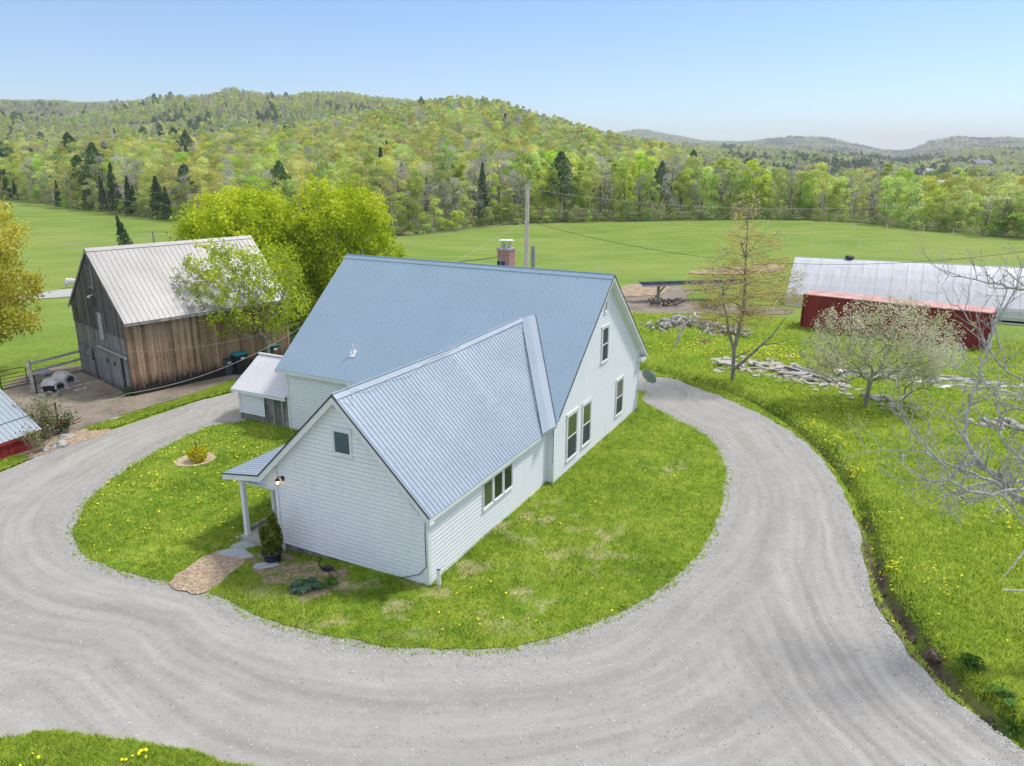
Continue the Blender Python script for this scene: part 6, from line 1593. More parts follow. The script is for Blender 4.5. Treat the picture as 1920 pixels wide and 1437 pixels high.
make_tree('maple_tree', (x, y, 0), 'dense yellow-green maple between the barn and the farmhouse roof', 'tree', crownlobes(rng, 4.6, 1.4, zt, 14) + [((2.6, 0, 4.2), (2.2, 2.2, 3.0)), ((1.2, -2, 3), (2.4, 2, 2.4))], [(0, 0, -.2), (0, 0, 1.2), (.1, 0, 2.4)], 1500, 34000, .225, m_bark, L_maple, 23, .009, .26, .34, kpath=.4, flat=.8)
x, y = -17.6, 56; 
make_tree('maple_tree', (x, y, 0), 'lower yellow-green maple filling the gap just right of the barn roof', 'tree', [((0, 0, 4.2), (2.6, 2.6, 2.8)), ((1.6, 0, 2.6), (2.2, 2, 2.0))], [(0, 0, -.2), (0, 0, 1.2)], 600, 12000, .22, m_birch, L_maple, 24, .009, .25, .2, kpath=.4, flat=.6)
# ochre tree at the left edge
p = at(-42, 706); zt = ztop(p, 364)
make_tree('maple_tree', (p.x, p.y, 0), 'orange-yellow spring tree cut off by the left edge', 'tree', crownlobes(rng, 4.3, 1.2, zt, 14, .36), [(0, 0, -.2), (0, 0, 1.6)], 1500, 34000, .17, m_bark, L_ochre, 25, .009, .20, .3, kpath=.4)
# larch
X, Y, Z = g3(1373, 717); zt = ztop((X, Y), 374) - Z
make_tree('larch_tree', (X, Y, Z), 'slender open larch with thin ochre foliage beside the wood slabs', 'tree',
          [((0, 0, zt * .92), (1.0, .8, zt * .13)), ((.3, 0, zt * .74), (2.1, 1.6, zt * .18)), ((.3, 0, zt * .54), (3.7, 2.5, zt * .21)), ((-.4, 0, zt * .40), (2.7, 1.8, zt * .12))],
          [(0, 0, -.2), (-.05, 0, 1.2), (-.08, 0, 2.0), (.1, .05, 3.2), (.25, .05, 4.6), (.22, 0, 6.0), (.10, 0, 7.6), (0, 0, zt * .93)], 1350, 10000, .09, m_bark, L_larch, 26, .0075, .16, .17, kpath=.34)
mb = MB(); mb.tube([(0, 0, .8), (.55, -.1, 1.35), (1.3, -.2, 2.2), (2.0, -.2, 2.9), (2.5, -.1, 3.6), (2.9, -.1, 4.3)], [.12, .10, .075, .05, .03, .015], 7); mb.tube([(1.5, -.2, 2.4), (2.4, -.3, 2.55), (3.4, -.3, 2.9)], [.05, .035, .01], 5); mb.tube([(.1, 0, 1.6), (.8, .1, 1.9), (1.4, .1, 2.5)], [.05, .03, .01], 5); mb.tube([(-.05, 0, 1.9), (-.5, .1, 3.2), (-.7, .1, 4.2), (-1.1, .1, 5.2)], [.10, .08, .06, .02], 6)
mb.build('limb', m_bark, [o for o in bpy.data.objects if o.name.startswith('larch_tree')][0])
# apple tree
X, Y, Z = g3(1623, 766); zt = ztop((X, Y), 552) - Z
ap, A_, R2_ = make_tree('apple_tree', (X, Y, Z), 'spreading apple tree with pale leaves and white blossom in front of the red container', 'tree',
          [((.6, .3, zt * .60), (4.3, 2.7, zt * .36)), ((-2.1, 0, zt * .46), (2.0, 1.8, zt * .24)), ((1.0, .3, zt * .80), (1.9, 1.6, zt * .20)), ((2.6, 0, zt * .50), (1.9, 1.8, zt * .22))],
          [(0, 0, -.2), (-.02, 0, .7), (.02, 0, 1.3)], 1200, 12500, .095, m_bark, L_apple, 27, .0085, .11, .27, kpath=.38)
rng = np.random.default_rng(5); rt = A_[(A_[:, 0] > 2.6) & (A_[:, 2] < zt * .62)]
if len(rt): link('blossom', leaf_mesh('blossom', rt[rng.integers(0, len(rt), 3200)] + rng.normal(0, .14, (3200, 3)), .085, L_bloss, 6), ap)
al = A_[R2_ < .03]; link('blossom', leaf_mesh('blossom', al[rng.integers(0, len(al), 2200)] + rng.normal(0, .12, (2200, 3)), .075, L_bloss, 7), ap)
# multi-stem shrub next to it
X, Y, Z = g3(1690, 757)
make_tree('young_tree', (X, Y, Z), 'small multi-stemmed bare tree right of the apple trunk', 'tree', [((.5, 0, 1.6), (1.2, 1.0, .9)), ((-.3, 0, 1.4), (.6, .5, .7))], [(0, 0, -.1), (.05, 0, .25)], 150, 500, .08, m_bark, L_apple, 28, .010, .1, .09, kpath=.25)
# small scrub between slabs and apple
brush(1560, 690, 26, 1.3, 1.2, 900, L_apple, 'low leafy scrub left of the apple tree above the slabs', 12)
# bare tree at the right edge
X, Y, Z = g3(2065, 1165)
P0 = lambda u, v, yd: tuple((Vector(rayd(u, v)) * yd / rayd(u, v).y + Vector((0, 0, CAMZ))) - Vector((X, Y, Z)))
fork = P0(2010, 985, 17.6); cc = P0(1880, 830, 18.2)
limbs = [[P0(2010, 1010, 17.4), P0(1925, 948, 17.8), P0(1870, 895, 18.2), P0(1822, 868, 18.5), P0(1760, 905, 18.2), P0(1705, 880, 18)],
         [P0(2010, 1010, 17.4), P0(1925, 948, 17.8), P0(1868, 895, 18.2), P0(1812, 830, 18.6), P0(1816, 760, 19), P0(1842, 690, 19.4), P0(1868, 610, 19.8), P0(1905, 540, 20), P0(1925, 480, 20.2)],
         [P0(2010, 940, 18), P0(1930, 905, 18.2), P0(1860, 905, 17.8), P0(1780, 925, 17.5), P0(1745, 945, 17.2)],
         [P0(2020, 840, 18.5), P0(1950, 780, 19), P0(1890, 770, 19.3), P0(1850, 800, 19.4), P0(1700, 760, 19.5)],
         [P0(2030, 640, 20), P0(1960, 560, 20.5), P0(1900, 540, 20.6), P0(1850, 530, 20.8), P0(1760, 505, 21)],
         [P0(2018, 930, 18), P0(1925, 932, 17.6), P0(1850, 902, 17.4), P0(1790, 872, 17.2), P0(1715, 846, 17), P0(1610, 848, 16.8)],
         [P0(2025, 900, 18), P0(1935, 870, 18.4), P0(1880, 828, 18.6), P0(1876, 785, 18.8), P0(1862, 730, 19), P0(1800, 690, 19.2)],
         [P0(2018, 930, 18), P0(1930, 915, 17), P0(1845, 925, 16.8), P0(1790, 900, 16.7), P0(1700, 790, 16.6), P0(1685, 720, 16.6)],
         [P0(2025, 760, 19), P0(1940, 720, 19.4), P0(1880, 690, 19.6), P0(1820, 600, 19.8), P0(1775, 560, 20)],
         [P0(2010, 1010, 17.4), P0(1950, 1000, 17), P0(1880, 930, 17.2), P0(1815, 940, 17.2), P0(1750, 905, 17), P0(1690, 905, 16.9)]]
rng = np.random.default_rng(9); bt = empty('bare_tree', (X, Y, Z), 0, 'leafless pale grey tree reaching in from the right edge', 'tree')
N_ = [np.array((0, 0, -.2)), np.array(P0(2050, 1080, 17.3)), np.array(P0(2010, 1010, 17.4)), np.array(P0(2018, 930, 18)), np.array(P0(2025, 830, 18.6)), np.array(P0(2032, 700, 19.4)), np.array(P0(2035, 600, 20))]
par = [-1, 0, 1, 2, 3, 4, 5]; rad = [.24, .2, .17, .15, .13, .10, .08]; tips = []
def addchain(P, r0, r1, start):
    j = start
    for i, q in enumerate(P):
        f_ = (i + 1) / len(P); N_.append(np.array(q)); par.append(j); rad.append(r0 + (r1 - r0) * f_); j = len(N_) - 1
    return j
def near(q): 
    q = np.array(q); return int(np.argmin([np.linalg.norm(n_ - q) for n_ in N_[:7]]))
for L_, r0 in zip(limbs, (.10, .075, .055, .045, .055, .06, .05, .05, .045, .045)):
    C_ = catmull(L_, 4); j = near(C_[0]); first = len(N_); j = addchain([tuple(np.array(q) + rng.normal(0, .03, 3)) for q in C_[1:]], r0, .010, j)
    for i in range(first + 1, len(N_)):
        if rad[i] > .003: tips.append(i)
def twig(i, L, r, depth, dirv=None):
    p = N_[i]; d = rng.normal(0, 1, 3); d /= np.linalg.norm(d); b = p - N_[par[i]]; b /= np.linalg.norm(b) + 1e-9
    d = d * .75 + b * .55 + np.array([0, 0, .25]) + (dirv if dirv is not None else 0); d /= np.linalg.norm(d); n = 4; Q = []; q = p
    for k in range(n): d = d + rng.normal(0, .16, 3) + np.array([0, 0, .05]); d /= np.linalg.norm(d); q = q + d * L / n; Q.append(q)
    s = len(N_); addchain(Q, r, max(.0045, r * .4), i)
    if depth > 0:
        for k in range(s, len(N_)):
            if rng.random() < (.85 if depth > 1 else .55): twig(k, L * rng.uniform(.4, .7), r * .5, depth - 1)
for i in list(tips):
    if rng.random() < .82: twig(i, rng.uniform(.5, 1.2), min(.028, rad[i] * .5 + .006), 2)
V, F = tubes_np(np.array(N_), par, np.array(rad), 7, 3, .02); link('trunk', np_mesh('trunk', V, F, m_bark_p, None, True), bt)
q0 = Vector(P0(1882, 1106, 15)) + Vector((X, Y, Z)); q1 = Vector(P0(1990, 1112, 15.2)) + Vector((X, Y, Z)); mb = MB(); mb.tube([q0 - Vector((X, Y, Z)), q1 - Vector((X, Y, Z)), Vector((0, 0, 2.0))], [.022, .03, .07], 6)
mb.tube([Vector(P0(1880, 1084, 15.4)), Vector(P0(1900, 1060, 15.6)), Vector(P0(1925, 1028, 15.9)), Vector(P0(2010, 1000, 17))], [.008, .018, .026, .06], 5); mb.build('sawn_limb', m_bark_p, bt)

# lone leaning spruce behind the barn
def conifer_arrays(rng, Hh, R_, n, size, droop=.25, start=.06, pine=False, dens=1.0):
    P = []; 
    k = 0; nl = int(n)
    t_ = rng.uniform(start, 1, nl) ** (.85); a = rng.uniform(0, 2 * pi, nl)
    lay = np.sin(t_ * (34 if not pine else 16)) * .14 + 1; prof_ = (1 - t_) ** (.85 if not pine else .55) if not pine else np.sin(np.clip((1 - t_) * 1.15, 0, 1) * pi * .75) * .9 + .1
    arms = 1 + .22 * np.sin(a * (5 if not pine else 3) + t_ * 30); rr_ = R_ * prof_ * lay * arms * rng.uniform(.25, 1, nl) ** .6
    return np.stack([np.cos(a) * rr_, np.sin(a) * rr_, t_ * Hh - rr_ * droop + rng.normal(0, size * .2, nl)], 1)
p = at(243, 478); rng = np.random.default_rng(4); sp1 = empty('spruce_tree', (p.x, p.y, h1(p.x, p.y)), 0, 'small lone dark spruce leaning in the field behind the barn ridge', 'tree')
P = conifer_arrays(rng, 5.2, 1.3, 1500, .2); P[:, 0] -= (P[:, 2] / 6) * 1.2; link('crown', leaf_mesh('crown', P, .2, F_spruce, 4, elong=1.8), sp1)
mb = MB(); mb.tube([(0, 0, -.2), (-.5, 0, 2.6), (-1.1, 0, 5.6)], [.13, .1, .03], 6); mb.build('trunk', m_bark_d, sp1)

# ------------------------------------------------------------------ forest: tree kinds
TCOL = bpy.data.collections.new('tree_kinds_far')      # not linked: far instances only
def lobed(rng, n, Hh, R_, H0, nl, sz, tall=False):
    P = []; T = []
    for i in range(nl):
        f_ = (i + .5) / nl; z = H0 + (Hh - H0) * f_; pr = sqrt(max(.02, 1 - (2 * f_ - .85) ** 2 / 1.5)); a = rng.uniform(0, 2 * pi); rr_ = R_ * pr * rng.uniform(.15, .75); s = R_ * rng.uniform(.32, .52) * (.8 if tall else 1)
        m = n // nl; d = rng.normal(0, 1, (m, 3)); d /= np.linalg.norm(d, axis=1)[:, None]; d[:, 2] = np.where(d[:, 2] < -.3, -d[:, 2], d[:, 2]); q = d * s * rng.uniform(.45, 1, m)[:, None] * np.array([1, 1, .8]) + np.array([cos(a) * rr_, sin(a) * rr_, min(z, Hh - s * .6)])
        P.append(q); T.append(np.full(m, np.clip(rng.uniform(.25, .75), 0, 1)))
    return np.concatenate(P), np.concatenate(T)
def trunk_np(rng, Hh, r, nb, R_, H0, lean=(0, 0), k=5, twigs=0):
    mb = MB(); zs = np.linspace(-.5, Hh * .85, 6); P = [(lean[0] * (z / Hh) ** 1.2 + rng.normal(0, .06), lean[1] * (z / Hh) + rng.normal(0, .06), z) for z in zs]; mb.tube(P, [r * (1 - .8 * i / 5) for i in range(6)], k, cap=False)
    for b in range(nb):
        f_ = rng.uniform(H0 / Hh * .8, .8); z = Hh * f_; i = int(f_ / .85 * 5); s = Vector(P[min(i, 5)]); a = rng.uniform(0, 2 * pi); L_ = R_ * rng.uniform(.5, 1.0) * (1.1 - f_ * .6)
        e = s + Vector((cos(a) * L_, sin(a) * L_, L_ * rng.uniform(.6, 1.4))); m = s.lerp(e, .5) + Vector((0, 0, -L_ * .08)); mb.tube([s, m, e], [r * .38 * (1 - f_ * .5), r * .24 * (1 - f_ * .5), .02], 3, cap=False)
        for _ in range(twigs):
            q = m.lerp(e, rng.uniform(-.5, 1)); e2 = q + Vector(rng.normal(0, L_ * .28, 3)) + Vector((0, 0, L_ * .35)); mb.tube([q, e2], [.035, .012], 3, cap=False)
    return mb
KIND = {}
def kind(name, far, make): KIND.setdefault(name, []).append(make)
SPEC = {  # height, radius, crown start, leaf count near/far, leaf size near/far, crown material, bark
    'green': (11.5, 3.3, 3.2, 1500, 190, .34, .95, F_green, m_bark),
    'lime': (11.5, 2.9, 2.8, 1600, 190, .33, .90, F_lime, m_bark),
    'gold': (11.5, 3.5, 3.0, 1400, 190, .34, .95, F_gold, m_bark),
    'bare': (11.5, 3.0, 3.5, 620, 150, .30, .70, F_bare, m_bark_d),
    'spruce': (11.0, 2.3, .4, 1500, 210, .36, .95, F_spruce, m_bark_d),
    'pine': (14.0, 3.6, 4.0, 1300, 200, .42, 1.05, F_pine, m_bark_d),
    'birch': (11.0, 2.6, 4.2, 520, 120, .28, .8, F_gold, m_birch),
    'scrub': (4.5, 2.2, .2, 900, 120, .26, .7, F_green, m_bark),
}
def kind_meshes(kn, v, near=True):
    Hh, R_, H0, nn_, nf, sn, sf, lm, bk = SPEC[kn]; rng = np.random.default_rng(hash(kn) % 997 + v * 13 + (0 if near else 500)) if False else np.random.default_rng(sum(map(ord, kn)) * 7 + v * 13 + (0 if near else 500))
    n, s = (nn_, sn) if near else (nf, sf)
    if kn in ('spruce', 'pine'): P = conifer_arrays(rng, Hh, R_, n, s, .3 if kn == 'spruce' else .05, .06 if kn == 'spruce' else .30, kn == 'pine'); T = np.clip(rng.uniform(.2, .8, len(P)), 0, 1); el = 1.7
    else:
        P, T = lobed(rng, n, Hh, R_, H0, 9 + v if near else 5, s, kn == 'lime'); el = 1.0
        if kn == 'bare': el = 3.4; s = s * .55
    crown = leaf_mesh('crown', P, s, lm, v, T, .4 if kn not in ('bare',) else 0, el)
    lean = (rng.uniform(-1.6, 1.6), 0) if kn == 'birch' else (rng.uniform(-.4, .4), rng.uniform(-.3, .3))
    nb = {'bare': 22, 'birch': 14, 'scrub': 8}.get(kn, 9) if near else 0
    if kn in ('spruce',): nb = 0
    r = {'bare': .19, 'pine': .24, 'scrub': .07, 'birch': .15}.get(kn, .17)
    tm = trunk_np(rng, Hh, r, nb, R_, H0, lean, 5 if near else 3, 3 if kn in ('bare', 'birch') else 0)
    return crown, tm, bk
NEAR = {}
for kn in SPEC:
    NEAR[kn] = []
    for v in range(4 if kn not in ('pine', 'spruce') else 3):
        cr, tm, bk = kind_meshes(kn, v, True); NEAR[kn].append((cr, tm.mesh('trunk', bk), SPEC[kn][0]))
KNAME = {'green': 'leafy_tree', 'lime': 'poplar_tree', 'gold': 'maple_tree', 'bare': 'leafless_tree', 'spruce': 'spruce_tree', 'pine': 'pine_tree', 'birch': 'birch_tree', 'scrub': 'sapling'}
KTXT = {'green': 'mid green leafy tree', 'lime': 'fresh lime green tall tree', 'gold': 'golden spring tree', 'bare': 'grey leafless tree', 'spruce': 'dark narrow spruce', 'pine': 'dark broad pine', 'birch': 'white-stemmed birch', 'scrub': 'low green sapling'}
LAND = [(-100, 'by the left edge of the field'), (90, 'above the left corner of the left field'), (190, 'above the left field'), (290, 'beyond the barn ridge'), (400, 'behind the broad yellow maple'), (540, 'behind the dense yellow maples'), (690, 'right of the yellow maples'), (800, 'left of the chimney behind the field'), (900, 'behind the chimney'), (1000, 'behind the power pole'), (1090, 'right of the power pole'), (1190, 'above the farmhouse gable'), (1290, 'left of the larch top'), (1400, 'behind the larch top'), (1500, 'right of the larch top'), (1600, 'behind the greenhouse left end'), (1700, 'behind the middle of the greenhouse'), (1800, 'above the red container end'), (1900, 'by the right edge of the field')]
def landmark(u): return min(LAND, key=lambda q: abs(q[0] - u))[1]
used_lab = {}
def plant(kn, x, y, hgt, rz, row, lab=None, v=None, wide=1.0):
    var = NEAR[kn][v if v is not None else rnd.randrange(len(NEAR[kn]))]; s = hgt / var[2]; z = h1(x, y) - .15
    u, vv = proj_np(np.array([x]), np.array([y]), np.array([z])); u = float(u[0])
    size = 'tall' if hgt > 12.5 else ('short' if hgt < 8.5 else 'mid-sized')
    if lab is None: lab = f"{size} {KTXT[kn]} {'in front' if row == 0 else 'second row'} {landmark(u)}"
    o = empty(KNAME[kn], (x, y, z), rz, lab, 'tree', 'trees of the wood beyond the fields'); o.scale = (s * wide, s * wide, s)
    for nm, me in (('trunk', var[1]), ('crown', var[0])): c = bpy.data.objects.new(nm, me); COL.objects.link(c); c.parent = o
    return o
rnd = random.Random(42)
def at_line(u, extra):
    d = rayd(u, 410); a = atan2(d.x, d.y); r = float(np.interp(a, TL_AZ, TL_R)) + extra; return sin(a) * r, cos(a) * r
def pick(u, row):
    r = rnd.random()
    if u < 420: tab = [('spruce', .20), ('gold', .2), ('birch', .18), ('green', .2), ('bare', .20), ('pine', .02)]
    elif u < 760: tab = [('bare', .25), ('green', .35), ('spruce', .15), ('gold', .15), ('birch', .1)]
    elif u < 930: tab = [('bare', .45), ('green', .25), ('lime', .18), ('spruce', .07), ('birch', .05)]
    elif u < 1550: tab = [('lime', .38), ('green', .24), ('bare', .26), ('gold', .12)]
    else: tab = [('lime', .30), ('green', .28), ('gold', .20), ('bare', .22)]
    if row == 1 and u < 760: tab = [('gold', .4), ('green', .3), ('bare', .2), ('pine', .1)]
    for k, w in tab:
        if r < w: return k
        r -= w
    return tab[0][0]
# trees that stand out
SPECIAL = [('pine', 1050, 3, 285, 'tall dark pine right of the power pole standing over the other trees', 1.0), ('spruce', 905, 4, 305, 'tall dark narrow spruce with thin top left of the power pole', .8), ('pine', 1236, 4, 302, 'dark pine standing among lime green trees above the farmhouse gable', .75),
           ('spruce', 220, 1.5, 306, 'tallest dark spruce on the edge of the left field', 1.0), ('spruce', 170, 1.5, 325, 'dark spruce left of the tallest one above the left field', 1.0), ('pine', 192, 14, 268, 'broad dark pine standing above the left field trees', .9), ('pine', 12, 12, 252, 'big dark pine at the left edge of the picture', 1.3),
           ('birch', 108, .5, 300, 'leaning white birch with spreading limbs above the left field', 1.3), ('birch', 142, .5, 305, 'leaning white birch with forked stem beside the other birch', 1.2), ('birch', 66, .5, 318, 'leaning white birch nearest the left edge of the field', 1.0), ('spruce', 300, 1.5, 330, 'wide dark spruce right of the tallest spruce above the left field', 1.5),
           ('spruce', 247, 1.0, 330, 'slim grey-green spruce above the barn roof', 1.0), ('lime', 950, 1, 352, 'bright lime green tree directly left of the power pole', 1.2), ('green', 815, 1, 370, 'bright small leafy tree on the field edge left of the chimney', 1.1), ('birch', 737, .3, 345, 'thin white birch stem on the field edge right of the yellow maples', .7),
           ('green', 1880, 2, 345, 'big round dark green tree at the right edge of the field', 2.1), ('green', 1940, 1, 372, 'big round green tree cut off by the right edge', 2.1), ('lime', 1655, 2, 330, 'tall conical lime green tree behind the greenhouse', 1.2), ('lime', 1580, 2, 333, 'pointed lime green tree left of the tall conical one', 1.1), ('lime', 1405, 2, 300, 'tall rounded lime green tree behind the larch top', 1.3)]
ux = []
for kn, u, ex, vt, lb, wd in SPECIAL:
    x, y = at_line(u, ex); z0 = h1(x, y); hgt = ztop((x, y), vt) - z0; plant(kn, x, y, hgt, rnd.uniform(0, 6), 0, lb, None, wd); ux.append(u)
u = -40; cnt = 0
while u < 1990:
    if min(abs(u - q) for q in ux) > 6:
        x, y = at_line(u, rnd.uniform(.3, 3.5)); kn = pick(u, 0)
        vt = np.interp(u, [0, 300, 420, 750, 900, 1300, 1500, 1700, 1800, 1920], [312, 332, 345, 335, 325, 312, 330, 352, 368, 372]) + rnd.uniform(-14, 26)
        hgt = min(17, max(5, ztop((x, y), vt) - h1(x, y))); 
        if kn == 'spruce': hgt *= rnd.uniform(.65, .95)
        plant(kn, x, y, hgt, rnd.uniform(0, 6.28), 0, None, None, rnd.uniform(.75, 1.05) * (1 if hgt > 8 else 1.2)); cnt += 1
    u += rnd.uniform(11, 21)
u = -30
while u < 1990:
    x, y = at_line(u, rnd.uniform(6, 11)); kn = pick(u, 1)
    vt = np.interp(u, [0, 300, 420, 750, 900, 1300, 1500, 1700, 1800, 1920], [285, 300, 318, 300, 292, 292, 315, 345, 362, 368]) + rnd.uniform(-10, 16)
    hgt = min(18, max(7, ztop((x, y), vt) - h1(x, y))); plant(kn, x, y, hgt, rnd.uniform(0, 6.28), 1, None, None, rnd.uniform(.8, 1.15)); cnt += 1
    u += rnd.uniform(15, 28)
u = -30
while u < 1980:   # low growth on the wood edge
    x, y = at_line(u, rnd.uniform(-.5, 2.0)); plant('scrub', x, y, rnd.uniform(1.6, 4.6), rnd.uniform(0, 6.28), 0, None, None, rnd.uniform(.8, 1.6)); u += rnd.uniform(13, 24)
print('front trees', cnt)
# give the duplicates of a label its own wording where a size or place tells them apart
from collections import defaultdict
groups = defaultdict(list)
for o in bpy.data.objects:
    if o.get('group') == 'trees of the wood beyond the fields': groups[o['label']].append(o)
for lb, L_ in groups.items():
    if len(L_) < 2: continue
    L_.sort(key=lambda o: atan2(o.location.x, o.location.y)); n = len(L_)
    nm = {2: ['left of the two', 'right of the two'], 3: ['leftmost of three', 'middle of three', 'rightmost of three'], 4: ['leftmost of four', 'second of four', 'third of four', 'rightmost of four']}.get(n)
    if nm:
        for o, w in zip(L_, nm): o['label'] = ' '.join((lb.replace('mid-sized ', '') + ', ' + w).split()[:16])

# short rows: say which one of the row
ORD = ['first', 'second', 'third', 'fourth', 'fifth', 'sixth', 'seventh', 'eighth', 'ninth', 'tenth', 'eleventh', 'twelfth', 'thirteenth', 'fourteenth', 'fifteenth', 'sixteenth', 'seventeenth']
def order_labels(group, fmt, key):
    L_ = sorted([o for o in bpy.data.objects if o.get('group') == group], key=key)
    for i, o in enumerate(L_): o['label'] = fmt.format(ORD[i])
cdist = lambda o: o.location.x ** 2 + o.location.y ** 2
azm = lambda o: atan2(o.location.x, o.location.y)
order_labels('edging stones beside the wood chip path', '{} small stone from the drive in the row edging the wood chip path', azm)
order_labels('earth clods along the ditch', '{} dark earth clod from the lower end of the drive ditch', cdist)
order_labels('long boards on the wood slabs', '{} long grey board from the near side, lying across the pale wood slabs', cdist)
order_labels('white stakes in the far pasture', '{} thin white fence stake counted from the left in the pasture behind the greenhouse', azm)
order_labels('rocks around the steel post', '{} pale rock from the near side, heaped around the black steel post', cdist)
order_labels('stones across the barnyard', '{} low stone from the left in the line crossing the barnyard dirt', azm)
order_labels('flat stones right of the apple tree', '{} flat stone from the left in the grass right of the apple trunk', azm)
order_labels('stones beside the apple tree', '{} dark field stone from the left in the heap beside the apple trunk', azm)

# ------------------------------------------------------------------ the rest of the forest: one instanced mass
def far_object(kn, v):
    cr, tm, bk = kind_meshes(kn, v, False); me = cr; o = bpy.data.objects.new('k_%02d' % len(TCOL.objects), me); TCOL.objects.link(o); return o
far_order = []
for kn in ('green', 'lime', 'gold', 'bare', 'spruce', 'pine'):
    for v in range(3): far_object(kn, v); far_order.append(kn)
mid_order = []
MCOL = bpy.data.collections.new('tree_kinds_mid')
for kn in ('green', 'lime', 'gold', 'bare', 'spruce', 'pine'):
    for v in range(2):
        o = bpy.data.objects.new('m_%02d' % len(MCOL.objects), NEAR[kn][v][0]); MCOL.objects.link(o); mid_order.append(kn)
def forest(name, X, Y, kinds, order, nv, coll, S, label, Zs, hfac):
    rng = np.random.default_rng(8); idx = np.array([order.index(k) + rng.integers(0, nv) for k in kinds], np.int32)
    me = bpy.data.meshes.new(name); me.vertices.add(len(X)); me.vertices.foreach_set('co', np.stack([X, Y, Zs], 1).astype(np.float32).ravel())
    a = me.attributes.new('kind_index', 'INT', 'POINT'); a.data.foreach_set('value', idx)
    a = me.attributes.new('size', 'FLOAT_VECTOR', 'POINT'); a.data.foreach_set('vector', np.stack([S, S, S * hfac], 1).astype(np.float32).ravel())
    a = me.attributes.new('spin', 'FLOAT_VECTOR', 'POINT'); a.data.foreach_set('vector', np.stack([0 * X, 0 * X, rng.uniform(0, 6.28, len(X))], 1).astype(np.float32).ravel())
    o = bpy.data.objects.new(name, me); COL.objects.link(o)
    ng = bpy.data.node_groups.new(name, 'GeometryNodeTree'); ng.interface.new_socket('Geometry', in_out='INPUT', socket_type='NodeSocketGeometry'); ng.interface.new_socket('Geometry', in_out='OUTPUT', socket_type='NodeSocketGeometry')
    N = ng.nodes; L = ng.links; gi, go = N.new('NodeGroupInput'), N.new('NodeGroupOutput'); ip = N.new('GeometryNodeInstanceOnPoints'); ci = N.new('GeometryNodeCollectionInfo')
    ci.inputs['Collection'].default_value = coll; ci.inputs['Separate Children'].default_value = True; ci.inputs['Reset Children'].default_value = True
    def na(n_, ty): q = N.new('GeometryNodeInputNamedAttribute'); q.data_type = ty; q.inputs['Name'].default_value = n_; return q.outputs[0]
    L.new(gi.outputs[0], ip.inputs['Points']); L.new(ci.outputs[0], ip.inputs['Instance']); ip.inputs['Pick Instance'].default_value = True
    L.new(na('kind_index', 'INT'), ip.inputs['Instance Index']); L.new(na('spin', 'FLOAT_VECTOR'), ip.inputs['Rotation']); L.new(na('size', 'FLOAT_VECTOR'), ip.inputs['Scale'])
    L.new(ip.outputs[0], go.inputs[0]); md = o.modifiers.new('forest', 'NODES'); md.node_group = ng
    tagit(o, label, 'forest', None, 'stuff'); return o
def scatter(r0f, r1, spacing0, grow_, seed):
    rng = np.random.default_rng(seed); X, Y, R_ = [], [], []
    r = 120.0
    while r < r1:
        sp_ = spacing0 * (1 + r * grow_); n = int(1.42 * r / sp_); a = -.71 + (np.arange(n) + rng.uniform(-.42, .42, n)) * 1.42 / max(n, 1); rj = r + rng.uniform(-.42, .42, n) * sp_
        rt_ = np.interp(a, TL_AZ, TL_R); m = rj > rt_ + r0f; X.append(np.sin(a[m]) * rj[m]); Y.append(np.cos(a[m]) * rj[m]); R_.append(rj[m]); r += sp_ * .9
    return np.concatenate(X), np.concatenate(Y), np.concatenate(R_)
def kinds_for(X, Y, R_, seed):
    rng = np.random.default_rng(seed); c1 = vnoise(X, Y, 110, 21); c2 = vnoise(X, Y, 60, 22); c3 = vnoise(X, Y, 45, 23); a = np.arctan2(X, Y); u = 960 + FPX * np.tan(a) / .9577; q = rng.uniform(0, 1, len(X)); out = []
    for i in range(len(X)):
        con = .006 + (.30 if (c2[i] > .80 and (R_[i] > 620 or u[i] < 350)) else 0) + (.75 if (u[i] > 1350 and R_[i] > 500 and c2[i] > .60) else 0) + (.35 if (u[i] < 520 and R_[i] > 500 and c3[i] > .66) else 0)
        if q[i] < con * .8: out.append('spruce' if rng.random() < .6 else 'pine'); continue
        if 500 < R_[i] < 545 and 300 < u[i] < 560 and q[i] < .6: out.append('spruce'); continue
        z = rng.random()
        if R_[i] < 700 and u[i] < 1250: k = 'gold' if z < .48 + .3 * (c1[i] - .5) else ('green' if z < .86 else 'bare')
        elif u[i] > 1250 and R_[i] < 600: k = 'lime' if z < .3 else ('green' if z < .6 else ('gold' if z < .84 else 'bare'))
        elif R_[i] > 1350: k = 'bare' if z < .42 else ('gold' if z < .70 else 'green')
        else: k = 'green' if z < .38 + .5 * (c1[i] - .5) else ('lime' if z < .50 + .4 * (c1[i] - .5) else ('gold' if z < .74 else 'bare'))
        out.append(k)
    return out
X, Y, R_ = scatter(13, 420, 5.0, .0009, 1); vis = R_ < 420
forest('forest', X, Y, kinds_for(X, Y, R_, 3), mid_order, 2, MCOL, np.random.default_rng(1).uniform(.72, 1.15, len(X)), 'mixed spring woodland rising right behind the field edge trees', H(X, Y) - .3, 1.0); n1 = len(X)
X, Y, R_ = scatter(13, 2600, 5.2, .00042, 2); m = R_ > 415; X, Y, R_ = X[m], Y[m], R_[m]
forest('forest', X, Y, kinds_for(X, Y, R_, 4), far_order, 3, TCOL, np.random.default_rng(2).uniform(.75, 1.2, len(X)) * (1 + (R_ - 400) / 5200), 'spring forest covering the near hill and the long ridge', H(X, Y) - .5, np.clip(1.0 - (R_ - 400) / 4000, .55, 1)); n2 = len(X)
X, Y, R_ = scatter(13, 5200, 8, .00025, 3); m = (R_ > 2580) & (np.arctan2(X, Y) > .05); X, Y, R_ = X[m], Y[m], R_[m]
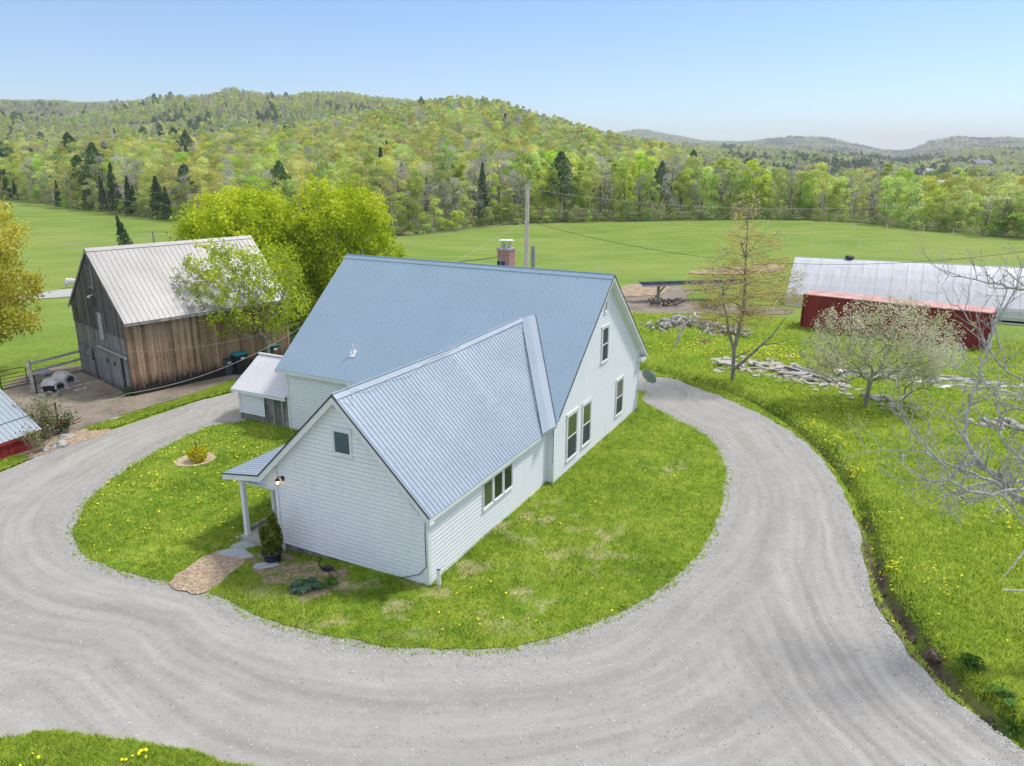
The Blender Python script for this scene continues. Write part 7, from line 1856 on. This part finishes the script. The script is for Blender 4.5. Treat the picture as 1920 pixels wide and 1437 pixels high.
forest('forest', X, Y, kinds_for(X, Y, R_, 5), far_order, 3, TCOL, np.random.default_rng(3).uniform(.9, 1.3, len(X)) * 2.0, 'pale forest on the farthest hills at the right', H(X, Y) - .5, .5)
print('instances', n1, n2, len(X))
# far houses in the valley
def far_house(u, r, w, d, h_, wallc, roofc, label):
    dd2 = rayd(u, 300); a = atan2(dd2.x, dd2.y); x, y = sin(a) * r, cos(a) * r; z = h1(x, y) + 9; hh = empty('distant_house', (x, y, z), .3, label, 'house')
    mb = MB(); mb.box(-w / 2, w / 2, -d / 2, d / 2, -12, h_); mb.build('wall', mat('far_wall', wallc, .8), hh)
    mb = MB(); mb.face([(-w * .53, -d * .6, h_), (w * .53, -d * .6, h_), (w * .53, 0, h_ + d * .4), (-w * .53, 0, h_ + d * .4)]); mb.face([(w * .53, d * .6, h_), (-w * .53, d * .6, h_), (-w * .53, 0, h_ + d * .4), (w * .53, 0, h_ + d * .4)]); mb.face([(-w * .5, -d / 2, h_), (-w * .5, d / 2, h_), (-w * .5, 0, h_ + d * .36)]); mb.build('roof', mat('far_roof', roofc, .7), hh)
far_house(1840, 1150, 26, 12, 5, (.35, .34, .33), (.20, .21, .24), 'distant grey house on the wooded slope at the right'); far_house(1767, 700, 16, 8, 4, (.62, .54, .48), (.55, .42, .36), 'distant pale pink roofed building in the valley trees'); far_house(1745, 900, 10, 6, 4, (.7, .7, .68), (.5, .5, .5), 'small distant white building beside the dark pines')

# ------------------------------------------------------------------ air
hz = bpy.data.materials.new('haze'); hz.use_nodes = True; hn = hz.node_tree.nodes; hn.clear(); ho = hn.new('ShaderNodeOutputMaterial'); pv = hn.new('ShaderNodeVolumePrincipled')
pv.inputs['Color'].default_value = (.93, .97, 1, 1); pv.inputs['Density'].default_value = .00020; pv.inputs['Anisotropy'].default_value = .2; hz.node_tree.links.new(pv.outputs[0], ho.inputs['Volume'])
zmin = float(GZ.min()) - 1; zmax = float(GZ.max()) + 40
mb = MB(); mb.box(-5500, 5500, -5500, 5500, zmin, zmax); tagit(mb.build('haze', hz), 'thin blue air haze over the valley', 'haze', None, 'stuff')
